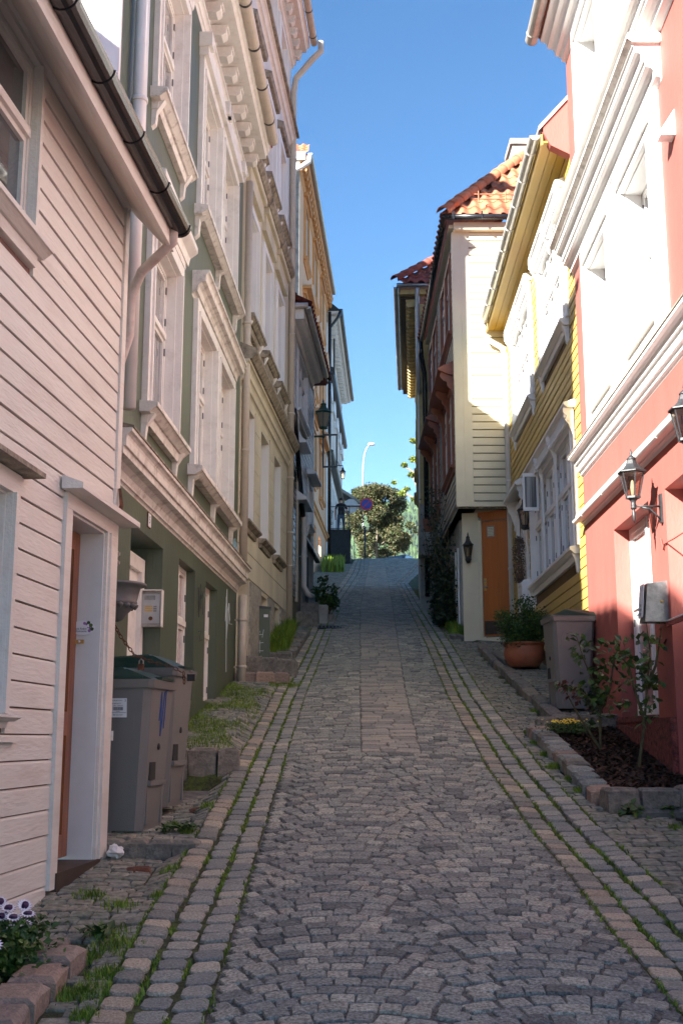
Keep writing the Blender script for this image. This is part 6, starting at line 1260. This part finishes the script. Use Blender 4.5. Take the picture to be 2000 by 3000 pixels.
for (x, y, rr, lb) in ((-1.03, 7.80, .07, 'broad leaved weed at the foot of the low block step'), (-1.14, 7.79, .05, 'small weed left of the broad leaved weed by the block step'), (-.97, 7.84, .04, 'little weed beside the gutter near the block step'), (2.02, 8.28, .09, 'bright weed at the corner block of the raised bed'), (2.28, 8.28, .07, 'starry weed below the front of the raised bed'), (-1.12, 5.68, .07, 'clover weed by the pink edging stones')):
    t = thing('weed', lb, 'weed', (x, y, float(zg(x, y)))); C = [(rs.normal(0, rr * .5), rs.normal(0, rr * .5), rs.uniform(.01, rr * .8)) for k in range(46)]; leaves(t, 'foliage', C, rr * .5, rr * .9, M['leaf'], kind=None, up=1.2)
# flowers bottom left
fb = thing('flower_bed', 'dark soil in the small bed at the pink house corner', 'planting bed', (-1.68, 4.75, 0)); ys = np.linspace(-.9, .55, 14); xs = np.linspace(-.4, .28, 8); XX, YY = np.meshgrid(xs, ys); ZZ = G(YY + 4.75) + .03 + .015 * rs.rand(*XX.shape)
i_ = (np.arange(13)[:, None] * 8 + np.arange(7)[None]).ravel(); npmesh('soil', np.stack([XX, YY, ZZ], -1).reshape(-1, 3), np.stack([i_, i_ + 1, i_ + 9, i_ + 8], 1), M['soil'], fb, smooth=True)
def daisy(x, y, z, s2, lab, tilt):
    t = thing('daisy', lab, 'flower', (x, y, z), 0, 'white daisies in the flower bed'); b = B(); mt = [M['petal'], M['petalp']]
    for k in range(14):
        a = 2 * math.pi * k / 14; c2, s3 = math.cos(a), math.sin(a); w2 = .16 * s2; b.mi = 0
        b.add([(c2 * .2 * s2, s3 * .2 * s2, 0), (c2 * .65 * s2 - s3 * w2, s3 * .65 * s2 + c2 * w2, .06 * s2), (c2 * s2, s3 * s2, .04 * s2), (c2 * .65 * s2 + s3 * w2, s3 * .65 * s2 - c2 * w2, .06 * s2)], [(0, 1, 2, 3)])
        b.mi = 1; b.add([(c2 * .2 * s2, s3 * .2 * s2, -.004), (c2 * .65 * s2 - s3 * w2, s3 * .65 * s2 + c2 * w2, .06 * s2 - .003), (c2 * s2, s3 * s2, .04 * s2 - .003), (c2 * .65 * s2 + s3 * w2, s3 * .65 * s2 - c2 * w2, .06 * s2 - .003)], [(0, 1, 2, 3)])
    b.mi = 0; pe = b.build('petals', mt, t, Matrix.Rotation(tilt, 4, 'X') @ Matrix.Rotation(tilt * .5, 4, 'Y')); b = B(); b.lathe([(.02 * 1, -.002), (.22 * s2, .0), (.16 * s2, .10 * s2), (.02, .12 * s2)], (0, 0, 0), 10); b.build('centre', M['purpleeye'], t, Matrix.Rotation(tilt, 4, 'X'))
    b = B(); b.tube([(0, 0, -.002), (rs.uniform(-.02, .02), .03, -.16)], .003, 5); b.build('stem', M['stem'], t)
zz0 = float(G(5.2)) + .03
places = [(-1.55, 5.34, .19, 'topmost'), (-1.50, 5.30, .17, 'upper middle'), (-1.44, 5.34, .175, 'upper right'), (-1.52, 5.26, .14, 'centre left'), (-1.46, 5.24, .14, 'centre'), (-1.405, 5.27, .15, 'right edge'), (-1.40, 5.20, .12, 'lower right'), (-1.45, 5.17, .10, 'lowest of the cluster'), (-1.56, 5.22, .12, 'leftmost'), (-1.43, 4.87, .14, 'single front'), (-1.48, 4.80, .12, 'nearest low')]
for (x, y, dz, lab) in places: daisy(x + .045, y, zz0 + dz + .045 - (.05 if y < 4.9 else 0), .036, 'white daisy with purple centre, ' + lab + ' in the corner bed', rs.uniform(.3, .75))
fol = thing('daisy_plant', 'dark green daisy foliage in the bed by the pink house', 'plant', (-1.47, 5.2, zz0 - .03)); leaves(fol, 'foliage', [(rs.normal(0.03, .075), rs.normal(0, .10), rs.uniform(.0, .20)) for k in range(2600)], .02, .05, M['leaf'], kind=None)
# litter
pp = thing('crumpled_paper', 'crumpled white paper by the pink door post', 'litter', (-1.37, 7.32, float(zg(-1.37, 7.32)) + .04)); b = B(); rr = random.Random(4); vs = []; n = 10
for i in range(7):
    for j in range(n): th = math.pi * (i + .5) / 7; ph = 2 * math.pi * j / n; q2 = .055 * rr.uniform(.6, 1.25); vs.append((q2 * math.sin(th) * math.cos(ph), q2 * math.sin(th) * math.sin(ph), q2 * math.cos(th) * .8))
b.add(vs, [(i * n + j, i * n + (j + 1) % n, (i + 1) * n + (j + 1) % n, (i + 1) * n + j) for i in range(6) for j in range(n)]); b.build('paper', M['foil'], pp)
lf = thing('fallen_leaf', 'pale yellow fallen leaf on the dark mulch', 'leaf', (1.99, 11.0, float(G(11.0)) + .13)); b = B(); b.add([(-.05, -.02, 0), (.0, -.04, .01), (.05, -.01, 0), (.02, .02, .015), (-.03, .02, .0)], [(0, 1, 2, 3, 4)]); b.build('blade', flat('dry_leaf', (.6, .5, .2)), lf)
chips(road, 'pebbles', M['pave'], 2600, lambda: rs.uniform(-1.0, 1.8), lambda: 3.8 + 9 * rs.rand() ** 1.6, lambda x, y: zg(x, y) - .002, .003, .008)
chips(pavL, 'plant_litter', M['chip'], 900, lambda: rs.uniform(-1.5, -.85), lambda: rs.uniform(4, 14), lambda x, y: zg(x, y) + .001, .004, .012)
# rusted covers and the drain
for (x, y, w2, lb) in ((-1.19, 7.05, .16, 'small rusty iron cover in the paving by the pink door'), (-1.05, 8.72, .11, 'small rusty iron cover beside the second left bin')):
    block(None, 'iron_cover', x, y, float(zg(x, y)) + .012, w2, .12, .04, .1, 5, M['rust'], .12, label=lb, cat='iron cover')
dg = thing('drain_grate', 'dark iron drain grate in the left gutter', 'drain', (-.20, 21.9, float(zg(-.2, 21.9)) + .012)); dg.rotation_euler = (math.radians(11), 0, .03)
b = B(); b.box((-.25, -.20, -.03), (.25, .20, -.012)); b.build('dark_plate', M['rubber'], dg)  # black plate under the bars stands in for the dark below
for i in range(8): b = B(); b.box((-.25 + i * .068, -.20, -.011), (-.225 + i * .068, .20, .01)); b.build('bar', M['iron'], dg)
for yy in (-.20, -.01, .18): b = B(); b.box((-.25, yy, -.010), (.25, yy + .02, .012)); b.build('bar', M['iron'], dg)
# pot with shrub
pt_ = thing('flower_pot', 'large terracotta pot standing by the yellow house', 'pot', (2.47, 15.75, float(zg(2.5, 15.75)) + .02)); b = B(); b.lathe([(.17, 0), (.20, .02), (.265, .12), (.275, .20), (.262, .27), (.258, .30), (.285, .305), (.29, .33), (.27, .335), (.25, .30), (.02, .29)], (0, 0, 0), 28); b.build('pot', M['terracotta'], pt_)
shrub('potted_shrub', 'feathery green shrub growing in the terracotta pot', 'shrub', (2.45, 15.75, float(zg(2.5, 15.75)) + .27), (.44, .38, .34), 9000, .018, .045, M['leaf'], 18, clumps=44)
block(None, 'stone', 2.30, 16.6, float(G(16.6)) + .16, .16, 1.3, .3, 0, 140, M['concrete'], .16, label='whitewashed kerb block beyond the terracotta pot', cat='block')
# roses
def rose(label, base, canes, nl):
    t = thing('rose_bush', label, 'rose bush', base); C = []
    for cpts in canes:
        b = B(); k = len(cpts); b.tube(cpts, [.014 * (1 - .75 * i / (k - 1)) for i in range(k)], 6); b.build('cane', M['stem'], t)
        for i in range(1, k):
            for _ in range(nl):
                f = rs.rand(); p = np.array(cpts[i - 1]) * (1 - f) + np.array(cpts[i]) * f
                if p[2] < .30: continue
                a = rs.uniform(0, 6.28); q2 = rs.uniform(.03, .16); c2 = p + np.array([math.cos(a) * q2, math.sin(a) * q2, rs.uniform(-.04, .05)])
                for m2 in range(4): C.append(c2 + rs.normal(0, .022, 3))
    n = len(C); leaves(t, 'foliage', C[:int(n * .86)], .05, .09, M['leaf'], kind=None); leaves(t, 'young_leaves', C[int(n * .86):], .04, .07, M['rosered'], kind=None)
rose('thorny rose bush in the mulch left of the white window', (2.22, 10.15, float(G(10.15)) + .10), [[(0, 0, 0), (.01, .0, .30), (-.02, .02, .55), (-.10, .03, .75), (-.16, .05, .98)], [(0, 0, .30), (.10, .0, .5), (.16, .02, .78), (.22, .02, .92)], [(-.0, 0, .35), (-.16, .0, .5), (-.30, .03, .55)], [(0, 0, 0), (-.18, .02, .30), (-.30, .05, .55)]], 9)
rose('tall rose bush in the mulch before the white window', (2.36, 9.42, float(G(9.42)) + .10), [[(0, 0, 0), (.06, .02, .30), (.10, .02, .62), (.14, .02, .92), (.12, .02, 1.16)], [(.07, .02, .36), (.0, .02, .6), (-.04, .0, .80), (-.14, .0, .9)], [(.10, .02, .62), (.18, .02, .8), (.22, .03, .98), (.24, .02, 1.1)]], 6)
yf = thing('flower_clump', 'low clump of small yellow flowers in the mulch', 'flowers', (2.10, 10.95, float(G(10.95)) + .10)); leaves(yf, 'foliage', [(rs.normal(0, .10), rs.normal(0, .10), rs.uniform(0, .09)) for k in range(1500)], .012, .03, M['leaf'], kind=None)
bf = None
for k in range(75):
    x, y = rs.normal(0, .10), rs.normal(-.02, .10); mx = Matrix.Translation((x, y, .10 + rs.uniform(-.02, .02))) @ Matrix.Rotation(rs.uniform(.2, .9), 4, 'X')
    if bf is None: b = B(); b.lathe([(.003, 0), (.0105, .003), (.008, .005), (.002, .004)], (0, 0, 0), 8); bf = b.build('blossom', M['yellowfl'], yf, mx).data
    else: link('blossom', bf, yf, mx)
# climbing shrub beside the cream house
t = thing('climbing_shrub', 'dark tangled climbing shrub against the cream house wall', 'shrub', (2.0, 21.6, float(G(21.6))))
b = B(); C = []
for k in range(34):
    x0, y0 = rs.uniform(-.08, .12), rs.uniform(-.9, 2.6); hgt = rs.uniform(1.2, 3.3); p = [(x0, y0, 0), (x0 + rs.uniform(-.12, .1), y0 + rs.uniform(-.2, .2), hgt * .4), (x0 + rs.uniform(-.3, .1), y0 + rs.uniform(-.4, .5), hgt * .75), (x0 + rs.uniform(-.42, .0), y0 + rs.uniform(-.5, .6), hgt)]
    b.tube(p, [.012, .010, .007, .004], 4)
    for i in range(1, 4):
        for _ in range(15): f = rs.rand(); c2 = np.array(p[i - 1]) * (1 - f) + np.array(p[i]) * f; C.append(c2 + rs.normal(0, .07, 3))
b.build('stems', M['stem'], t)
for k in range(4200): C.append((rs.uniform(-.22, .22), rs.uniform(-.9, 1.6), abs(rs.normal(0, .55)) + .1))
leaves(t, 'foliage', C, .04, .085, M['leafdark'], kind=None)
for k in range(2): block(None, 'stone', 1.98 + k * .16, 19.95 + .12 * k, float(G(20)) + .07, .20, .28, .2, .1, 150 + k, M['kerb'], .18, label=['flat edging stone at the foot of the climbing shrub', 'second edging stone nearer the cream pillar'][k], cat='stone')

# ---------------------------------------------------------------- up at the crest
def blob_tree(name, label, loc, trunk, limbs, clumps, nl, s0, s1, m, cr, trunk_r=.12):
    t = thing(name, label, 'tree', loc); b = B(); b.tube(trunk, [trunk_r * (1 - .5 * i / (len(trunk) - 1)) for i in range(len(trunk))], 9); b.build('trunk', M['bark'], t)
    for l in limbs: b = B(); k = len(l); b.tube(l, [trunk_r * .45 * (1 - .6 * i / (k - 1)) for i in range(k)], 7); b.build('limb', M['bark'], t)
    C = []
    for (cx, cy, cz, rr) in clumps:
        q = int(nl * rr * rr / sum(c[3] ** 2 for c in clumps)); v = rs.normal(0, 1, (q, 3)); v /= np.linalg.norm(v, axis=1)[:, None]; C.append(np.array([cx, cy, cz]) + v * (rs.uniform(.35, 1.0, (q, 1)) ** .6) * rr * np.array([1.1, 1.1, .8]))
    leaves(t, 'crown', np.concatenate(C), s0, s1, m, kind=None, droop=.5); return t
zt = 11.0; rr = np.random.RandomState(8)
cl = []
for k in range(64):
    a = rr.uniform(0, 6.28); q2 = rr.uniform(0, 1) ** .5; zc = rr.uniform(1.1, 4.6); wid = 1.9 * math.sin(min(1, (zc - .3) / 2.2) * 1.57) * (1 if zc < 3.2 else max(.35, 1 - (zc - 3.2) * .36)); cl.append((.08 + q2 * wid * math.cos(a), q2 * 1.4 * math.sin(a), zc, rr.uniform(.34, .62)))
cl += [(1.9, 0, 2.6, .28), (2.2, .1, 2.35, .2), (1.5, 0, 3.9, .22), (-1.4, 0, 4.2, .22), (-1.2, 0, 4.6, .2), (.5, 0, 4.75, .25), (1.0, 0, 4.6, .22), (1.3, 0, 1.3, .25), (-.2, 0, 4.8, .22)]
K_ = 1.33; sc3 = lambda L_: [tuple(v * K_ for v in p) for p in L_]
blob_tree('street_tree', 'round tree with bronze green leaves at the top of the street', (2.59, 85, 13.75), sc3([(0, 0, -2.6), (0, 0, 0), (.02, 0, .7), (.0, 0, 1.5), (.05, 0, 2.6)]), [sc3(q) for q in [[(0, 0, 1.2), (-.7, .2, 2.2), (-1.1, .2, 3.2)], [(0, 0, 1.3), (.8, -.1, 2.0), (1.5, 0, 2.7)], [(.02, 0, 1.8), (.4, .3, 3.0), (.5, .2, 4.0)]]], sc3(cl), 34000, .12, .21, M['leafred'], 1)
# pollarded lime behind the ochre house
pz = 9.0; cl = [(-.95, 0, 3.45, .17), (-.75, 0, 3.65, .15), (-.55, 0, 4.3, .18), (-.2, 0, 4.15, .20), (-.85, 0, 4.75, .17), (-.45, 0, 5.0, .2), (-.15, .1, 5.1, .2), (-.2, 0, 5.75, .18), (-.0, 0, 6.0, .2), (-.45, 0, 5.85, .16), (-1.3, 0, 3.95, .12), (-.1, 0, 1.9, .15), (-.12, 0, 1.3, .14), (-.1, 0, .9, .15), (-.15, 0, 2.6, .12), (.0, 0, 3.3, .1), (-.5, 0, 3.2, .1)]
P_T = blob_tree('pollarded_tree', 'knobbly pollarded tree with lime green tufts behind the ochre house', (3.62 * 1.6, 80, pz), [(0, 0, 0), (.02, 0, 2.0), (0, 0, 3.6), (-.02, 0, 5.0), (.05, 0, 6.1)], [[(0, 0, 2.9), (-.4, 0, 3.2), (-.85, 0, 3.5)], [(0, 0, 3.1), (-.25, 0, 3.7), (-.5, 0, 4.3)], [(0, 0, 3.9), (-.35, 0, 4.35), (-.85, 0, 4.7)], [(0, 0, 4.3), (-.2, 0, 4.7), (-.45, 0, 5.0)], [(0, 0, 4.9), (-.1, 0, 5.5), (-.4, 0, 5.85)]], [(a, b, c, d * .72) for a, b, c, d in cl], 5200, .06, .12, M['leaflime'], 1, .22)
for c9 in P_T.children: c9.matrix_local = Matrix.Translation((0, 0, 13.1 - pz)) @ Matrix.Diagonal((1.6, 1.6, 1.6, 1))
sl2 = thing('street_lamp', 'tall white street lamp with curved arm at the crest', 'street lamp', (1.80, 95, 10.6)); sl2.scale = (1.17, 1.17, 1.49); b = B(); b.tube([(0, 0, 0), (0, 0, 8.2), (.03, 0, 9.2), (.12, 0, 9.8), (.28, 0, 10.15), (.48, 0, 10.32)], [.09, .075, .06, .055, .05, .045], 10); b.build('pole', M['galv'], sl2)
b = B(); b.lathe([(.02, -.06), (.16, -.05), (.22, 0), (.18, .07), (.05, .1)], (0, 0, 0), 12); b.build('lamp_head', M['pipewhite'], sl2, Matrix.Translation((.62, 0, 10.36)) @ Matrix.Diagonal((1.3, 1, 1, 1)))
dk = thing('signpost', 'dark steel post rising beside the tree at the crest', 'post', (1.2, 58.5, 10.3)); b = B(); b.tube([(0, 0, 0), (0, 0, 2.0)], .045, 8); b.build('post', M['iron'], dk)
sg = thing('traffic_sign', 'round blue and red no parking sign', 'traffic sign', (1.235, 56, 12.97))
def disc(par, name, rad, o0, o1, m, n=32): b = B(); b.prism([(rad * math.cos(a), rad * math.sin(a)) for a in [2 * math.pi * i / n for i in range(n)]], 1, -o1, -o0); return b.build(name, m, par)
disc(sg, 'plate', .315, 0, .02, M['signred']); disc(sg, 'blue_field', .245, .021, .024, M['signblue'])
b = B(); b.box((-.255, -.028, -.025), (.255, -.0245, .025)); b.build('slash', M['signred'], sg, Matrix.Rotation(-math.radians(45), 4, 'Y'))
b = B(); b.box((-1.0, .02, -.05), (.0, .05, .0)); b.build('bracket', M['galv'], sg)
sb = thing('traffic_sign', 'grey back of a round sign beside the blue sign', 'traffic sign', (.46, 56.3, 12.93)); disc(sb, 'plate', .36, 0, .02, M['galv']); b = B(); b.box((-.5, -.05, -.03), (.55, -.021, .02)); b.build('clamp', M['rust'], sb)
L7 = thing('wall_lantern', 'tiny black lantern above the grey sign back', 'lantern', (.35, 57.5, 13.2)); lantern_head(L7, 1.0, 4, M['iron'], M['clear'], M['iron']); b = B(); b.tube([(0, 0, 0), (0, 0, -.5), (-.6, 0, -.5)], .02, 6); b.build('bracket_arm', M['iron'], L7)
fr = thing('low_fence', 'low dark rail at the edge of the crest', 'fence', (.7, 62, 10.95)); b = B(); b.tube([(0, 0, .45), (1.5, .4, .30)], .02, 6); b.tube([(0, 0, 0), (0, 0, 1.6)], .02, 6); b.tube([(1.5, .4, -.2), (1.5, .4, .30)], .02, 6); b.build('rail', M['iron'], fr)
# parked car just beyond the crest
ca = thing('parked_car', 'dark parked car whose roof shows over the crest', 'car', (3.55, 72, 11.42), .25); ca.rotation_euler = (-.10, 0, 1.2)
prof = [(-2.1, .35), (-2.1, .75), (-1.9, .92), (-1.1, .98), (-.55, 1.38), (.75, 1.42), (1.45, 1.0), (2.0, .92), (2.1, .6), (2.05, .35)]
b = B(); b.prism(prof, 1, -.85, .85); b.build('body', M['car'], ca); 
for s2 in (-1, 1):
    b = B(); b.prism([(-1.0, 1.0), (-.52, 1.32), (.70, 1.36), (1.25, 1.02)], 1, s2 * .851, s2 * .858); b.build('window', M['glassd'], ca)
    for x in (-1.3, 1.3): b = B(); b.prism([(x + .32 * math.cos(a), .32 + .32 * math.sin(a)) for a in [2 * math.pi * i / 18 for i in range(18)]], 1, s2 * .66, s2 * .87); b.build('wheel', M['rubber'], ca)
b = B(); b.add([(-1.08, -.75, .995), (-1.08, .75, .995), (-.57, .68, 1.385), (-.57, -.68, 1.385)], [(0, 1, 2, 3)]); b.build('windscreen', M['glass'], ca)
# ---------------------------------------------------------------- the person on the landing
def person():
    t = thing('person', 'man in black T-shirt, jeans and dark cap seen from behind on the landing', 'person', (-.02, 52.4, 10.80))
    J = {'pel': (0, 0, .90), 'waist': (0, .0, 1.02), 'chest': (0, -.0, 1.26), 'nb': (0, -.01, 1.43), 'neck': (0, .01, 1.49), 'head0': (0, .02, 1.57), 'head1': (0, .03, 1.66),
         'shL': (-.19, 0, 1.39), 'elL': (-.27, -.03, 1.12), 'wrL': (-.27, .03, .87), 'haL': (-.265, .05, .78), 'shR': (.19, 0, 1.39), 'elR': (.28, -.02, 1.13), 'wrR': (.27, .12, .95), 'haR': (.25, .18, .91),
         'hipL': (-.10, 0, .86), 'knL': (-.13, .02, .48), 'anL': (-.14, -.03, .09), 'toL': (-.16, .12, .03), 'hipR': (.10, 0, .86), 'knR': (.13, .03, .48), 'anR': (.13, .0, .09), 'toR': (.15, .15, .03)}
    Rd = {'pel': (.155, .11), 'waist': (.145, .10), 'chest': (.175, .115), 'nb': (.10, .08), 'neck': (.058, .06), 'head0': (.075, .085), 'head1': (.078, .092), 'shL': (.075, .07), 'elL': (.048, .045), 'wrL': (.030, .026), 'haL': (.038, .02), 'hipL': (.10, .10), 'knL': (.065, .065), 'anL': (.045, .045), 'toL': (.045, .03)}
    E = [('pel', 'waist'), ('waist', 'chest'), ('chest', 'nb'), ('nb', 'neck'), ('neck', 'head0'), ('head0', 'head1')]
    for s2 in 'LR': E += [('nb', 'sh' + s2), ('sh' + s2, 'el' + s2), ('el' + s2, 'wr' + s2), ('wr' + s2, 'ha' + s2), ('pel', 'hip' + s2), ('hip' + s2, 'kn' + s2), ('kn' + s2, 'an' + s2), ('an' + s2, 'to' + s2)]
    ks = list(J); me = bpy.data.meshes.new('body'); me.from_pydata([J[k] for k in ks], [(ks.index(a), ks.index(c)) for a, c in E], [])
    ob = bpy.data.objects.new('body_tmp', me); COL.objects.link(ob); md = ob.modifiers.new('s', 'SKIN'); 
    if not me.skin_vertices: 
        bpy.context.view_layer.objects.active = ob; bpy.ops.mesh.customdata_skin_add()
    for i, k in enumerate(ks):
        k2 = k if k in Rd else k[:-1] + 'L'; me.skin_vertices[0].data[i].radius = Rd[k2]; me.skin_vertices[0].data[i].use_root = (k == 'pel')
    sd = ob.modifiers.new('d', 'SUBSURF'); sd.levels = 2; sd.render_levels = 2
    dg_ = bpy.context.evaluated_depsgraph_get(); m2 = bpy.data.meshes.new_from_object(ob.evaluated_get(dg_)); bpy.data.objects.remove(ob)
    m2.materials.clear()
    for m in ('skin', 'shirt', 'jeans', 'hair'): m2.materials.append(M[m])
    for p in m2.polygons:
        c = p.center; x, z = abs(c.x), c.z; p.use_smooth = True
        p.material_index = 2 if (z < .93 and x < .22) else (1 if (z < 1.47 and not (x > .215 and z < 1.20)) else (0 if z < 1.60 else 3))
        if z < .07: p.material_index = 3
    me2 = link('body', m2, t)
    for s2 in (-1, 1):
        b = B(); hx, hy, hz = (-.265, .05, .78) if s2 < 0 else (.25, .18, .91)
        for k, l in enumerate((.055, .065, .068, .06)): b.tube([(hx + (k - 1.5) * .014, hy, hz), (hx + (k - 1.5) * .016, hy + .01, hz - l * .6), (hx + (k - 1.5) * .016, hy + .02, hz - l)], .008, 6)
        b.tube([(hx - s2 * .02, hy, hz + .03), (hx - s2 * .05, hy + .01, hz - .01)], .009, 6); b.build('fingers', M['skin'], t)
    b = B(); b.lathe([(.088, 0), (.092, .03), (.078, .075), (.04, .10), (.005, .105)], (0, .03, 1.645), 14); b.build('cap', M['hair'], t)
person()
# ---------------------------------------------------------------- far hillside
hy0, hy1 = 420, 1500; xs = np.linspace(-500, 700, 90); ys = np.linspace(hy0, hy1, 50); XX, YY = np.meshgrid(xs, ys)
def hz_(x, y):
    t = np.clip((y - hy0) / 640, 0, 1); return -10 + (np.sin(t * np.pi / 2) ** 1.2) * (205 - .30 * np.clip(x + 40, -600, 900) * .35 + 12 * np.sin(x * .021 + 1) + 6 * np.sin(x * .06 + y * .01)) + 3 * np.sin(x * .11) * np.sin(y * .07)
ZZ = hz_(XX, YY); i_ = (np.arange(49)[:, None] * 90 + np.arange(89)[None]).ravel()
hill = npmesh('hill', np.stack([XX, YY, ZZ], -1).reshape(-1, 3), np.stack([i_, i_ + 1, i_ + 91, i_ + 90], 1), mat('hill_ground', (.05, .075, .03), .95, .4, .02, 0, obj_coords=False), smooth=True, kind='structure')
tv = []; tf = []; tt = []; n6 = 6; N = 5200
for k in range(N):
    y = hy0 + 10 + (hy1 - 500 - hy0) * rs.rand(); x = rs.uniform(-.06, .12) * y + 3; z = float(hz_(x, y)); con = rs.rand() < .55; hgt = rs.uniform(7, 13) if con else rs.uniform(5, 9); rad = hgt * (.20 if con else .42)
    prof = [(rad * .9, .12), (rad, .2), (rad * .55, .6), (.05, 1)] if con else [(rad * .5, .1), (rad, .4), (rad * .85, .75), (.2, 1)]
    o = len(tv); a0 = rs.rand() * 6
    for (r2, zz) in prof:
        for j in range(n6): a = a0 + 6.283 * j / n6; q2 = r2 * rs.uniform(.75, 1.2); tv.append((x + q2 * math.cos(a), y + q2 * math.sin(a), z + hgt * zz))
    for i in range(3):
        for j in range(n6): tf.append((o + i * n6 + j, o + i * n6 + (j + 1) % n6, o + (i + 1) * n6 + (j + 1) % n6, o + (i + 1) * n6 + j))
    tt += [rs.rand() * (.45 if con else 1)] * (4 * n6)
npmesh('forest', np.array(tv), np.array(tf), mat('forest_green', (.05, .09, .03), .9, .35, .15, 0, tone=1, rings=[(0, (.4, .5, .6)), (.45, (.8, .9, .8)), (1, (1.6, 1.5, .9))], obj_coords=False), None, tt, kind='stuff')
# thin air between here and the hill
b = B(); b.box((-650, -410, -20), (850, 1560, 232)); hm_ = bpy.data.materials.new('haze'); hm_.use_nodes = True; nn = hm_.node_tree.nodes; nn.remove(nn['Principled BSDF'])
vv = nn.new('ShaderNodeVolumePrincipled'); vv.inputs['Color'].default_value = (.75, .86, 1.0, 1); vv.inputs['Density'].default_value = .00010; hm_.node_tree.links.new(vv.outputs[0], nn['Material Output'].inputs['Volume'])
HAZE = b.build('haze', hm_, kind='stuff')
